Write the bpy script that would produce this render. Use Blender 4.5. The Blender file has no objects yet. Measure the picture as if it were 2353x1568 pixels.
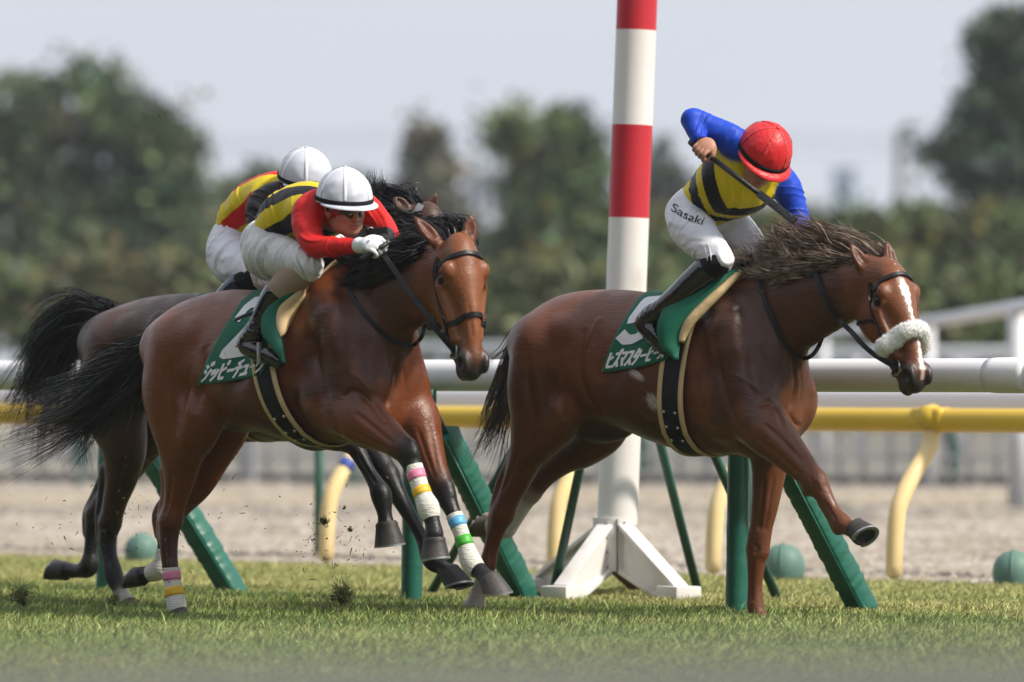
import bpy, bmesh, math, random
import numpy as np
from mathutils import Vector, Matrix
from mathutils.bvhtree import BVHTree

random.seed(7)
rng = np.random.default_rng(7)
scene = bpy.context.scene
COL = scene.collection

# ------------------------------------------------------------------ camera
# picture coordinates used for measuring the photograph: 2353 wide, horizon at HY
F, CX, HY, CH = 13740.0, 1176.5, 864.0, 1.145
cam_data = bpy.data.cameras.new("camera")
cam = bpy.data.objects.new("camera", cam_data)
COL.objects.link(cam)
cam.location = (0, 0, CH)
cam.rotation_euler = (math.radians(90), 0, 0)
cam_data.sensor_width = 36.0
cam_data.lens = 36.0 * F / 2353.0
cam_data.shift_y = (HY - 784.0) / 2353.0
cam_data.clip_start = 0.5
cam_data.clip_end = 3000
cam_data.dof.use_dof = True
cam_data.dof.focus_distance = 27.9
cam_data.dof.aperture_fstop = 1.8
scene.camera = cam

# ------------------------------------------------------------------ light
SUN_ELEV, SUN_AZ = math.radians(45), math.radians(114)   # azimuth from +Y towards +X
world = bpy.data.worlds.new("World")
scene.world = world
world.use_nodes = True
nt = world.node_tree
nt.nodes.clear()
wo = nt.nodes.new("ShaderNodeOutputWorld")
bg = nt.nodes.new("ShaderNodeBackground")
sky = nt.nodes.new("ShaderNodeTexSky")
sky.sky_type = 'NISHITA'
sky.sun_disc = False
sky.sun_elevation = SUN_ELEV
sky.sun_rotation = SUN_AZ
sky.air_density = 1.0
sky.dust_density = 3.0
# thin even cloud over the whole sky: the blue is mostly veiled
mixc = nt.nodes.new("ShaderNodeMixRGB")
mixc.inputs[0].default_value = 0.86
mixc.inputs[2].default_value = (7.0, 7.4, 8.25, 1)
nt.links.new(sky.outputs[0], mixc.inputs[1])
tc = nt.nodes.new("ShaderNodeTexCoord")
mp = nt.nodes.new("ShaderNodeMapping")
mp.inputs['Scale'].default_value = (1.2, 1.2, 5.0)
cn = nt.nodes.new("ShaderNodeTexNoise")
cn.inputs['Scale'].default_value = 2.2
cn.inputs['Detail'].default_value = 4
cr = nt.nodes.new("ShaderNodeMapRange")
cr.inputs['From Min'].default_value = 0.3
cr.inputs['From Max'].default_value = 0.7
cr.inputs['To Min'].default_value = 0.93
cr.inputs['To Max'].default_value = 1.04
mul = nt.nodes.new("ShaderNodeVectorMath")
mul.operation = 'SCALE'
nt.links.new(tc.outputs['Generated'], mp.inputs[0])
nt.links.new(mp.outputs[0], cn.inputs['Vector'])
nt.links.new(cn.outputs[0], cr.inputs[0])
nt.links.new(mixc.outputs[0], mul.inputs[0])
nt.links.new(cr.outputs[0], mul.inputs['Scale'])
nt.links.new(mul.outputs[0], bg.inputs[0])
bg.inputs[1].default_value = 0.10
nt.links.new(bg.outputs[0], wo.inputs[0])

sun_data = bpy.data.lights.new("sun", 'SUN')
sun = bpy.data.objects.new("sun", sun_data)
COL.objects.link(sun)
sun_data.energy = 4.3
sun_data.angle = math.radians(7)
sun_data.color = (1.0, 0.93, 0.82)
_sd = Vector((math.sin(SUN_AZ) * math.cos(SUN_ELEV), math.cos(SUN_AZ) * math.cos(SUN_ELEV), math.sin(SUN_ELEV)))
sun.rotation_euler = _sd.to_track_quat('Z', 'Y').to_euler()

vs = scene.view_settings
vs.view_transform = 'Standard'
vs.look = 'None'
vs.exposure = 0.24
vs.gamma = 1.0
vs.use_curve_mapping = False
scene.cycles.max_bounces = 6
scene.cycles.transparent_max_bounces = 12
scene.cycles.use_denoising = True
scene.cycles.sample_clamp_indirect = 6

# ------------------------------------------------------------------ helpers
def V(*a):
    return np.array(a, dtype=float)

def unproj(px, py, depth):
    """a point of the place measured in the photograph, at a depth from the camera"""
    return V((px - CX) / F * depth, depth, CH + (HY - py) / F * depth)

def gnd(px, py):
    return unproj(px, py, F * CH / (py - HY))

def nrm(v):
    v = np.asarray(v, float)
    return v / max(np.linalg.norm(v), 1e-9)

class Frame:
    """local frame of a runner: x forward, y to its left, z up, standing on the ground"""
    def __init__(s, ox, oy, a):
        s.o = V(ox, oy, 0.0)
        s.a = math.radians(a)
        s.u = V(math.cos(s.a), -math.sin(s.a), 0)
        s.l = V(math.sin(s.a), math.cos(s.a), 0)
        s.R = np.stack([s.u, s.l, V(0, 0, 1)])       # world -> local
    def H(s, px, py, y=0.0):
        r = V((px - CX) / F, 1.0, (HY - py) / F)
        c = V(0, 0, CH)
        k = (y + s.o @ s.l - c @ s.l) / (r @ s.l)
        return s.R @ (c + k * r - s.o)
    def D(s, v):
        return s.R @ np.asarray(v, float)
    def px(s, p):
        w = s.R.T @ np.asarray(p, float) + s.o
        return CX + F * w[0] / w[1], HY - F * (w[2] - CH) / w[1]

# ---- custom properties
def tag(o, label=None, cat=None, group=None, kind=None):
    if label: o["label"] = label
    if cat: o["category"] = cat
    if group: o["group"] = group
    if kind: o["kind"] = kind
    return o

def empty(name, loc=(0, 0, 0), rz=0.0, label=None, cat=None, group=None):
    o = bpy.data.objects.new(name, None)
    o.empty_display_size = 0.2
    COL.objects.link(o)
    o.location = loc
    o.rotation_euler = (0, 0, rz)
    return tag(o, label, cat, group)

def copy_tree(o, parent=None):
    c = o.copy()
    COL.objects.link(c)
    if parent is not None:
        c.parent = parent
    for ch in list(o.children):
        copy_tree(ch, c)
    return c

def mesh_obj(name, verts, faces, mat=None, parent=None, smooth=True, cols=None, mats=None, fmat=None, attrs=None):
    me = bpy.data.meshes.new(name)
    verts = np.asarray(verts, dtype=np.float32).reshape(-1, 3)
    if isinstance(faces, np.ndarray) and faces.ndim == 2:
        n, k = faces.shape
        me.vertices.add(len(verts)); me.vertices.foreach_set("co", verts.ravel())
        me.loops.add(n * k); me.loops.foreach_set("vertex_index", faces.astype(np.int32).ravel())
        me.polygons.add(n)
        me.polygons.foreach_set("loop_start", np.arange(0, n * k, k, dtype=np.int32))
        me.polygons.foreach_set("loop_total", np.full(n, k, dtype=np.int32))
        me.update(calc_edges=True)
        me.validate()
    else:
        me.from_pydata(verts.tolist(), [], [list(map(int, f)) for f in faces])
        me.update()
    if smooth:
        me.polygons.foreach_set("use_smooth", np.ones(len(me.polygons), dtype=bool))
    if cols is not None:
        ca = me.color_attributes.new("col", 'FLOAT_COLOR', 'POINT')
        c4 = np.ones((len(verts), 4), dtype=np.float32)
        c4[:, :3] = cols
        ca.data.foreach_set("color", c4.ravel())
    if attrs:
        for k, a in attrs.items():
            at = me.attributes.new(k, 'FLOAT', 'POINT')
            at.data.foreach_set("value", np.asarray(a, dtype=np.float32))
    for m in (mats or ([mat] if mat else [])):
        me.materials.append(m)
    if fmat is not None:
        me.polygons.foreach_set("material_index", np.asarray(fmat, dtype=np.int32))
    o = bpy.data.objects.new(name, me)
    COL.objects.link(o)
    if parent is not None:
        o.parent = parent
    return o

class MB:
    """collects simple solids into one mesh"""
    def __init__(s):
        s.v, s.f, s.m = [], [], []
        s.mi = 0
    def add(s, verts, faces):
        b = len(s.v)
        s.v.extend([tuple(map(float, p)) for p in verts])
        s.f.extend([tuple(int(i) + b for i in f) for f in faces])
        s.m.extend([s.mi] * len(faces))
        return s
    def box(s, c, half, ax=None, bev=0.0):
        ax = np.eye(3) if ax is None else np.asarray(ax, float)
        c = np.asarray(c, float)
        if bev <= 0:
            vs_ = [c + ax.T @ (V(i, j, k) * half) for i in (-1, 1) for j in (-1, 1) for k in (-1, 1)]
            fs = [(0, 1, 3, 2), (4, 6, 7, 5), (0, 4, 5, 1), (2, 3, 7, 6), (0, 2, 6, 4), (1, 5, 7, 3)]
            return s.add(vs_, fs)
        bm = bmesh.new()
        bmesh.ops.create_cube(bm, size=2.0)
        for v in bm.verts:
            v.co = Vector((v.co.x * half[0], v.co.y * half[1], v.co.z * half[2]))
        bmesh.ops.bevel(bm, geom=bm.edges[:], offset=bev, segments=2, profile=0.6, affect='EDGES')
        bm.verts.index_update()
        vs_ = [c + ax.T @ np.array(v.co) for v in bm.verts]
        fs = [[v.index for v in f.verts] for f in bm.faces]
        bm.free()
        return s.add(vs_, fs)
    def tube(s, pts, rad, n=16, cap=True, flat=1.0, ref=(0, 0, 1)):
        pts = [np.asarray(p, float) for p in pts]
        rad = [rad] * len(pts) if np.isscalar(rad) else list(rad)
        vs_, fs = [], []
        up = nrm(ref)
        for i, p in enumerate(pts):
            t = nrm(pts[min(i + 1, len(pts) - 1)] - pts[max(i - 1, 0)])
            sd = np.cross(up, t)
            if np.linalg.norm(sd) < 1e-3:
                sd = np.cross(V(1, 0, 0.2), t)
            sd = nrm(sd)
            u2 = nrm(np.cross(t, sd))
            for k in range(n):
                q = 2 * math.pi * k / n
                vs_.append(p + rad[i] * (math.cos(q) * sd + flat * math.sin(q) * u2))
        for i in range(len(pts) - 1):
            for k in range(n):
                a, b = i * n + k, i * n + (k + 1) % n
                fs.append((a, b, b + n, a + n))
        if cap:
            fs.append(tuple(range(n - 1, -1, -1)))
            fs.append(tuple(range((len(pts) - 1) * n, len(pts) * n)))
        return s.add(vs_, fs)
    def lathe(s, prof, c, ax=None, n=24, cap=True):
        """prof: (radius, height) pairs along the third row of ax"""
        ax = np.eye(3) if ax is None else np.asarray(ax, float)
        c = np.asarray(c, float)
        vs_, fs = [], []
        for r, h in prof:
            for k in range(n):
                q = 2 * math.pi * k / n
                vs_.append(c + ax.T @ V(r * math.cos(q), r * math.sin(q), h))
        for i in range(len(prof) - 1):
            for k in range(n):
                a, b = i * n + k, i * n + (k + 1) % n
                fs.append((a, b, b + n, a + n))
        if cap:
            fs.append(tuple(range(n - 1, -1, -1)))
            fs.append(tuple(range((len(prof) - 1) * n, len(prof) * n)))
        return s.add(vs_, fs)
    def ball(s, c, r, ax=None, nu=16, nv=10):
        r = V(r, r, r) if np.isscalar(r) else np.asarray(r, float)
        ax = np.eye(3) if ax is None else np.asarray(ax, float)
        c = np.asarray(c, float)
        vs_, fs = [], []
        for i in range(nv + 1):
            ph = math.pi * i / nv
            for k in range(nu):
                q = 2 * math.pi * k / nu
                vs_.append(c + ax.T @ (r * V(math.sin(ph) * math.cos(q), math.sin(ph) * math.sin(q), -math.cos(ph))))
        for i in range(nv):
            for k in range(nu):
                a, b = i * nu + k, i * nu + (k + 1) % nu
                fs.append((a, b, b + nu, a + nu))
        return s.add(vs_, fs)
    def strap(s, pts, nors, w, th=0.004, closed=False):
        """flat band along pts; nors point away from what it lies on"""
        pts = [np.asarray(p, float) for p in pts]
        n = len(pts)
        w = [w] * n if np.isscalar(w) else w
        vs_, fs = [], []
        for i in range(n):
            if closed:
                t = nrm(pts[(i + 1) % n] - pts[i - 1])
            else:
                t = nrm(pts[min(i + 1, n - 1)] - pts[max(i - 1, 0)])
            b = nrm(np.cross(t, nors[i]))
            no = nrm(np.cross(b, t))
            e = w[i] / 2
            vs_ += [pts[i] - b * e, pts[i] - b * e * 0.9 + no * th, pts[i] + b * e * 0.9 + no * th, pts[i] + b * e]
        m = n if closed else n - 1
        for i in range(m):
            a, b = i * 4, ((i + 1) % n) * 4
            for k in range(4):
                k2 = (k + 1) % 4
                fs.append((a + k, a + k2, b + k2, b + k))
        if not closed:
            fs.append((3, 2, 1, 0))
            e = (n - 1) * 4
            fs.append((e, e + 1, e + 2, e + 3))
        return s.add(vs_, fs)
    def torus(s, c, R, r, ax=None, n=24, m=8):
        ax = np.eye(3) if ax is None else np.asarray(ax, float)
        vs_, fs = [], []
        for i in range(n):
            q = 2 * math.pi * i / n
            for k in range(m):
                p = 2 * math.pi * k / m
                vs_.append(np.asarray(c, float) + ax.T @ V((R + r * math.cos(p)) * math.cos(q), (R + r * math.cos(p)) * math.sin(q), r * math.sin(p)))
        for i in range(n):
            for k in range(m):
                a = i * m + k; b = i * m + (k + 1) % m
                c2 = ((i + 1) % n) * m + (k + 1) % m; d = ((i + 1) % n) * m + k
                fs.append((a, d, c2, b))
        return s.add(vs_, fs)
    def build(s, name, mat=None, parent=None, smooth=True, mats=None, sharp=None):
        o = mesh_obj(name, s.v, s.f, mat, parent, smooth=smooth, mats=mats, fmat=s.m if mats else None)
        if sharp is not None:
            o.data.set_sharp_from_angle(angle=math.radians(sharp))
        return o

def axes(z, x=None):
    """rows: x, y, z axes with z along the given direction"""
    z = nrm(z)
    x = V(0, 0, 1) if x is None else np.asarray(x, float)
    if abs(nrm(x) @ z) > 0.98:
        x = V(1, 0, 0)
    x = nrm(x - (x @ z) * z)
    return np.stack([x, np.cross(z, x), z])

# ------------------------------------------------------------------ materials
MATS = {}
def mat(name, col, rough=0.6, spec=0.5, bump=None, var=None, coat=0.0, metal=0.0, sheen=0.0, coords='Object', extra=None):
    """bump: list of (scale, strength, stretch xyz) ; var: (scale, amount, second colour)"""
    if name in MATS:
        return MATS[name]
    m = bpy.data.materials.new(name)
    m.use_nodes = True
    t = m.node_tree
    b = t.nodes["Principled BSDF"]
    b.inputs['Roughness'].default_value = rough
    b.inputs['Specular IOR Level'].default_value = spec
    b.inputs['Metallic'].default_value = metal
    b.inputs['Coat Weight'].default_value = coat
    b.inputs['Sheen Weight'].default_value = sheen
    tcn = t.nodes.new("ShaderNodeTexCoord")
    if col == 'attr':
        a = t.nodes.new("ShaderNodeVertexColor"); a.layer_name = "col"
        csock = a.outputs[0]
    else:
        r = t.nodes.new("ShaderNodeRGB"); r.outputs[0].default_value = (*col, 1)
        csock = r.outputs[0]
    for vv in (var or []):
        sc, amt, c2 = vv[:3]
        st = vv[3] if len(vv) > 3 else (1, 1, 1)
        mpn = t.nodes.new("ShaderNodeMapping"); mpn.inputs['Scale'].default_value = st
        t.links.new(tcn.outputs[coords], mpn.inputs[0])
        n = t.nodes.new("ShaderNodeTexNoise"); n.inputs['Scale'].default_value = sc
        n.inputs['Detail'].default_value = 5
        t.links.new(mpn.outputs[0], n.inputs['Vector'])
        mr = t.nodes.new("ShaderNodeMapRange")
        lo, hi = (vv[4] if len(vv) > 4 else (0.35, 0.7))
        mr.inputs['From Min'].default_value = lo
        mr.inputs['From Max'].default_value = hi
        mr.inputs['To Max'].default_value = amt
        t.links.new(n.outputs[0], mr.inputs[0])
        mx = t.nodes.new("ShaderNodeMixRGB")
        if isinstance(c2, (int, float)):
            mx.blend_type = 'MULTIPLY'; mx.inputs[2].default_value = (c2, c2, c2, 1)
        else:
            mx.inputs[2].default_value = (*c2, 1)
        t.links.new(mr.outputs[0], mx.inputs[0])
        t.links.new(csock, mx.inputs[1])
        csock = mx.outputs[0]
    t.links.new(csock, b.inputs['Base Color'])
    prev = None
    for bb in (bump or []):
        ridged = bb[-1] == 'r'
        if ridged: bb = bb[:-1]
        sc, stg, st = bb[:3]
        mpn = t.nodes.new("ShaderNodeMapping"); mpn.inputs['Scale'].default_value = st
        if len(bb) > 3:
            mpn.inputs['Rotation'].default_value = bb[3]
        t.links.new(tcn.outputs[coords], mpn.inputs[0])
        n = t.nodes.new("ShaderNodeTexNoise"); n.inputs['Scale'].default_value = sc
        n.inputs['Detail'].default_value = 4
        if ridged:
            n.noise_type = 'RIDGED_MULTIFRACTAL'
            n.inputs['Detail'].default_value = 3
        t.links.new(mpn.outputs[0], n.inputs['Vector'])
        bn = t.nodes.new("ShaderNodeBump"); bn.inputs['Strength'].default_value = stg
        bn.inputs['Distance'].default_value = 0.045 if ridged else 0.02
        t.links.new(n.outputs[0], bn.inputs['Height'])
        if prev is not None:
            t.links.new(prev, bn.inputs['Normal'])
        prev = bn.outputs[0]
    if prev is not None:
        t.links.new(prev, b.inputs['Normal'])
    if extra:
        extra(t, b, csock)
    MATS[name] = m
    return m
# ------------------------------------------------------------------ sculpting: smooth blends of tapered limbs and muscles
def catmull(pts, sub):
    P = np.asarray(pts, float)
    n = len(P)
    out = []
    for i in range(n - 1):
        p0, p1, p2, p3 = P[max(i - 1, 0)], P[i], P[i + 1], P[min(i + 2, n - 1)]
        for k in range(sub):
            t = k / sub
            out.append(0.5 * (2 * p1 + (p2 - p0) * t + (2 * p0 - 5 * p1 + 4 * p2 - p3) * t * t + (3 * p1 - p0 - 3 * p2 + p3) * t ** 3))
    out.append(P[-1])
    return np.array(out)

class SDF:
    def __init__(s):
        s.p = []
    def chain(s, pts, k=0.03, col=None, s_=1.0, lat=(0, 1, 0), sub=3, neg=False):
        """pts rows: x,y,z,r[,lateral scale]"""
        rows = [list(p) + [s_] * (5 - len(p)) for p in pts]
        A = catmull(rows, sub) if sub > 1 and len(rows) > 2 else np.array(rows, float)
        lat = nrm(lat)
        mx = A[:, 3] * np.maximum(A[:, 4], 1.0)
        lo = (A[:, :3] - mx[:, None]).min(0); hi = (A[:, :3] + mx[:, None]).max(0)
        segs = [(A[i, :3], A[i + 1, :3], A[i, 3:], A[i + 1, 3:]) for i in range(len(A) - 1)]
        def f(X, Y, Z):
            best = None
            for a, b, ra, rb in segs:
                d = b - a
                dd = float(d @ d) + 1e-12
                qx, qy, qz = X - a[0], Y - a[1], Z - a[2]
                t = np.clip((qx * d[0] + qy * d[1] + qz * d[2]) / dd, 0, 1)
                qx = qx - t * d[0]; qy = qy - t * d[1]; qz = qz - t * d[2]
                r = ra[0] + t * (rb[0] - ra[0]); sc = ra[1] + t * (rb[1] - ra[1])
                qn = qx * lat[0] + qy * lat[1] + qz * lat[2]
                q2 = qx * qx + qy * qy + qz * qz + qn * qn * (1 / (sc * sc) - 1)
                v = (np.sqrt(np.maximum(q2, 0)) - r) * np.minimum(1.0, 0.4 + 0.6 * sc)
                best = v if best is None else np.minimum(best, v)
            return best
        s.p.append(dict(f=f, lo=lo, hi=hi, k=k, col=col, neg=neg))
        return s
    def ell(s, c, rad, ax=None, k=0.03, col=None, neg=False):
        c = np.asarray(c, float); rad = np.asarray(rad, float)
        ax = np.eye(3) if ax is None else np.asarray(ax, float)
        m = float(rad.max())
        ext = np.sqrt(((ax * rad[:, None]) ** 2).sum(0))
        def f(X, Y, Z):
            qx, qy, qz = X - c[0], Y - c[1], Z - c[2]
            u = [(qx * ax[i, 0] + qy * ax[i, 1] + qz * ax[i, 2]) / rad[i] for i in range(3)]
            k0 = np.sqrt(u[0] ** 2 + u[1] ** 2 + u[2] ** 2)
            k1 = np.sqrt((u[0] / rad[0]) ** 2 + (u[1] / rad[1]) ** 2 + (u[2] / rad[2]) ** 2)
            return k0 * (k0 - 1) / np.maximum(k1, 1e-6)
        s.p.append(dict(f=f, lo=c - ext, hi=c + ext, k=k, col=col, neg=neg))
        return s
    def loft(s, xs, zc, hh, hw, k=0.03, col=None, p=2.2):
        xs, zc, hh, hw = [np.asarray(a, float) for a in (xs, zc, hh, hw)]
        o = np.argsort(xs); xs, zc, hh, hw = xs[o], zc[o], hh[o], hw[o]
        fx = np.linspace(xs[0], xs[-1], 120)
        def sm(a):
            b = np.interp(fx, xs, a)
            for _ in range(14):
                b[1:-1] = 0.25 * b[:-2] + 0.5 * b[1:-1] + 0.25 * b[2:]
            return b
        zc, hh, hw = sm(zc), sm(hh), sm(hw)
        def f(X, Y, Z):
            c = np.interp(X, fx, zc); a = np.interp(X, fx, hh); w = np.interp(X, fx, hw)
            dz = (Z - c) / a
            wz = w * (1 - 0.10 * np.clip(dz, -1, 1))
            rho = (np.abs(Y / wz) ** p + np.abs(dz) ** p) ** (1 / p)
            d = (rho - 1) * np.minimum(a, w) * 0.95
            e = np.maximum(np.maximum(fx[0] - X, X - fx[-1]), 0)
            return np.where(e > 0, np.sqrt(np.maximum(d, 0) ** 2 + e ** 2), d)
        lo = V(fx[0], -hw.max() * 1.1, (zc - hh).min()); hi = V(fx[-1], hw.max() * 1.1, (zc + hh).max())
        s.p.append(dict(f=f, lo=lo, hi=hi, k=k, col=col, neg=False))
        return s
    def mesh(s, h, smooth=1):
        lo = np.min([p['lo'] for p in s.p if not p['neg']], 0) - 4 * h
        hi = np.max([p['hi'] for p in s.p if not p['neg']], 0) + 4 * h
        n = np.ceil((hi - lo) / h).astype(int) + 1
        G = np.full(n, 1.0, dtype=np.float32)
        ax = [(lo[i] + h * np.arange(n[i])).astype(np.float32) for i in range(3)]
        for p in s.p:
            m = p['k'] + 3 * h
            i0 = np.maximum(np.floor((p['lo'] - m - lo) / h).astype(int), 0)
            i1 = np.minimum(np.ceil((p['hi'] + m - lo) / h).astype(int) + 1, n)
            if (i1 <= i0).any():
                continue
            X = ax[0][i0[0]:i1[0]][:, None, None]; Y = ax[1][i0[1]:i1[1]][None, :, None]; Z = ax[2][i0[2]:i1[2]][None, None, :]
            d = p['f'](X, Y, Z).astype(np.float32)
            g = G[i0[0]:i1[0], i0[1]:i1[1], i0[2]:i1[2]]
            k = p['k']
            if p['neg']:
                d = -d
                hh = np.maximum(k - np.abs(g - d), 0) / k
                g[...] = np.maximum(g, d) + hh * hh * k * 0.25
            else:
                hh = np.maximum(k - np.abs(g - d), 0) / k
                g[...] = np.minimum(g, d) - hh * hh * k * 0.25
        ins = G < 0
        c = [ins[a:n[0] - 1 + a, b:n[1] - 1 + b, e:n[2] - 1 + e] for a in (0, 1) for b in (0, 1) for e in (0, 1)]
        anyc = c[0].copy(); allc = c[0].copy()
        for q in c[1:]:
            anyc |= q; allc &= q
        act = np.argwhere(anyc & ~allc)
        vid = np.full(n - 1, -1, dtype=np.int32)
        vid[act[:, 0], act[:, 1], act[:, 2]] = np.arange(len(act))
        cor = np.array([(a, b, e) for a in (0, 1) for b in (0, 1) for e in (0, 1)])
        val = np.stack([G[act[:, 0] + a, act[:, 1] + b, act[:, 2] + e] for a, b, e in cor], 1)
        acc = np.zeros((len(act), 3)); cnt = np.zeros(len(act))
        for i in range(8):
            for j in range(i + 1, 8):
                if np.abs(cor[i] - cor[j]).sum() == 1:
                    a, b = val[:, i], val[:, j]
                    m = (a < 0) != (b < 0)
                    t = np.where(m, a / np.where(m, a - b, 1), 0)
                    acc += m[:, None] * (cor[i] + t[:, None] * (cor[j] - cor[i]))
                    cnt += m
        verts = lo + h * (act + acc / cnt[:, None])
        quads = []
        for axis in range(3):
            sl0 = [slice(None)] * 3; sl1 = [slice(None)] * 3
            sl0[axis] = slice(0, -1); sl1[axis] = slice(1, None)
            e0 = ins[tuple(sl0)]; e1 = ins[tuple(sl1)]
            b, cx = (axis + 1) % 3, (axis + 2) % 3
            for sgn in (0, 1):
                E = np.argwhere((e0 & ~e1) if sgn == 0 else (~e0 & e1))
                ok = (E[:, b] > 0) & (E[:, cx] > 0) & (E[:, b] < n[b] - 1) & (E[:, cx] < n[cx] - 1)
                E = E[ok]
                def at(db, dc):
                    q = E.copy(); q[:, b] += db; q[:, cx] += dc
                    return vid[q[:, 0], q[:, 1], q[:, 2]]
                Q = np.stack([at(-1, -1), at(0, -1), at(0, 0), at(-1, 0)], 1)
                quads.append(Q if sgn == 0 else Q[:, ::-1])
        quads = np.concatenate(quads)
        for _ in range(smooth):
            a2 = np.zeros_like(verts); n2 = np.zeros(len(verts))
            for i in range(4):
                j = (i + 1) % 4
                np.add.at(a2, quads[:, i], verts[quads[:, j]]); np.add.at(n2, quads[:, i], 1)
                np.add.at(a2, quads[:, j], verts[quads[:, i]]); np.add.at(n2, quads[:, j], 1)
            verts = 0.5 * verts + 0.5 * a2 / np.maximum(n2, 1)[:, None]
        return verts, quads
    def colours(s, verts, tau=0.010, default=(0.5, 0.5, 0.5)):
        X, Y, Z = verts[:, 0], verts[:, 1], verts[:, 2]
        ps = [p for p in s.p if p['col'] is not None]
        if not ps:
            return np.tile(np.array(default), (len(verts), 1))
        D = np.full((len(ps), len(verts)), 9.0, dtype=np.float32)
        for i, p in enumerate(ps):
            m = ((verts > p['lo'] - 0.08) & (verts < p['hi'] + 0.08)).all(1)
            if m.any():
                D[i, m] = p['f'](X[m], Y[m], Z[m])
        dm = D.min(0)
        Wt = np.exp(-np.minimum((D - dm) / tau, 60))
        C = np.array([p['col'] for p in ps])
        return (Wt.T @ C) / Wt.sum(0)[:, None]

def bvh_of(o):
    me = o.data
    return BVHTree.FromPolygons([v.co for v in me.vertices], [tuple(p.vertices) for p in me.polygons])

def cast(bvh, org, d, default=None):
    h = bvh.ray_cast(Vector(org), Vector(nrm(d)))
    if h[0] is None:
        return default, None
    return np.array(h[0]), np.array(h[1])
# ------------------------------------------------------------------ horses
def coat_extra(foam=()):
    def ex(t, b, csock):
        # fine lie of the hair, veins and sweat: roughness breakup
        tcn = t.nodes.new("ShaderNodeTexCoord")
        n = t.nodes.new("ShaderNodeTexNoise"); n.inputs['Scale'].default_value = 9; n.inputs['Detail'].default_value = 6
        t.links.new(tcn.outputs['Object'], n.inputs['Vector'])
        mr = t.nodes.new("ShaderNodeMapRange")
        mr.inputs['From Min'].default_value = 0.35; mr.inputs['From Max'].default_value = 0.65
        mr.inputs['To Min'].default_value = 0.31; mr.inputs['To Max'].default_value = 0.50
        t.links.new(n.outputs[0], mr.inputs[0])
        t.links.new(mr.outputs[0], b.inputs['Roughness'])
        # dried foam of sweat in streaks
        last = csock
        for (c, r, rot, amt) in foam:
            mp_ = t.nodes.new("ShaderNodeMapping"); mp_.vector_type = 'TEXTURE'
            mp_.inputs['Location'].default_value = c; mp_.inputs['Rotation'].default_value = rot; mp_.inputs['Scale'].default_value = r
            t.links.new(tcn.outputs['Object'], mp_.inputs[0])
            ln = t.nodes.new("ShaderNodeVectorMath"); ln.operation = 'LENGTH'
            t.links.new(mp_.outputs[0], ln.inputs[0])
            fall = t.nodes.new("ShaderNodeMapRange")
            fall.inputs['From Min'].default_value = 1.0; fall.inputs['From Max'].default_value = 0.15
            t.links.new(ln.outputs['Value'], fall.inputs[0])
            st = t.nodes.new("ShaderNodeMapping"); st.inputs['Scale'].default_value = (0.5, 2, 3.2)
            t.links.new(mp_.outputs[0], st.inputs[0])
            nn = t.nodes.new("ShaderNodeTexNoise"); nn.inputs['Scale'].default_value = 6.0; nn.inputs['Detail'].default_value = 6
            nn.inputs['Roughness'].default_value = 0.7
            t.links.new(st.outputs[0], nn.inputs['Vector'])
            ml = t.nodes.new("ShaderNodeMath"); ml.operation = 'MULTIPLY'
            t.links.new(fall.outputs[0], ml.inputs[0]); t.links.new(nn.outputs[0], ml.inputs[1])
            th = t.nodes.new("ShaderNodeMapRange"); th.inputs['From Min'].default_value = 0.36; th.inputs['From Max'].default_value = 0.50
            th.inputs['To Max'].default_value = amt
            t.links.new(ml.outputs[0], th.inputs[0])
            mx = t.nodes.new("ShaderNodeMixRGB"); mx.inputs[2].default_value = (0.62, 0.6, 0.58, 1)
            t.links.new(th.outputs[0], mx.inputs[0]); t.links.new(last, mx.inputs[1])
            last = mx.outputs[0]
        t.links.new(last, b.inputs['Base Color'])
    return ex

COAT_BUMP = [(4, 0.20, (1, 1, 1)), (3.4, 0.09, (1, 1, .8), 'r'), (9, 0.12, (1, 1, 1)), (60, 0.13, (0.22, 1, 1), (0, 0.5, 0)), (160, 0.16, (0.2, 1, 1), (0, 0.7, 0))]

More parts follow.
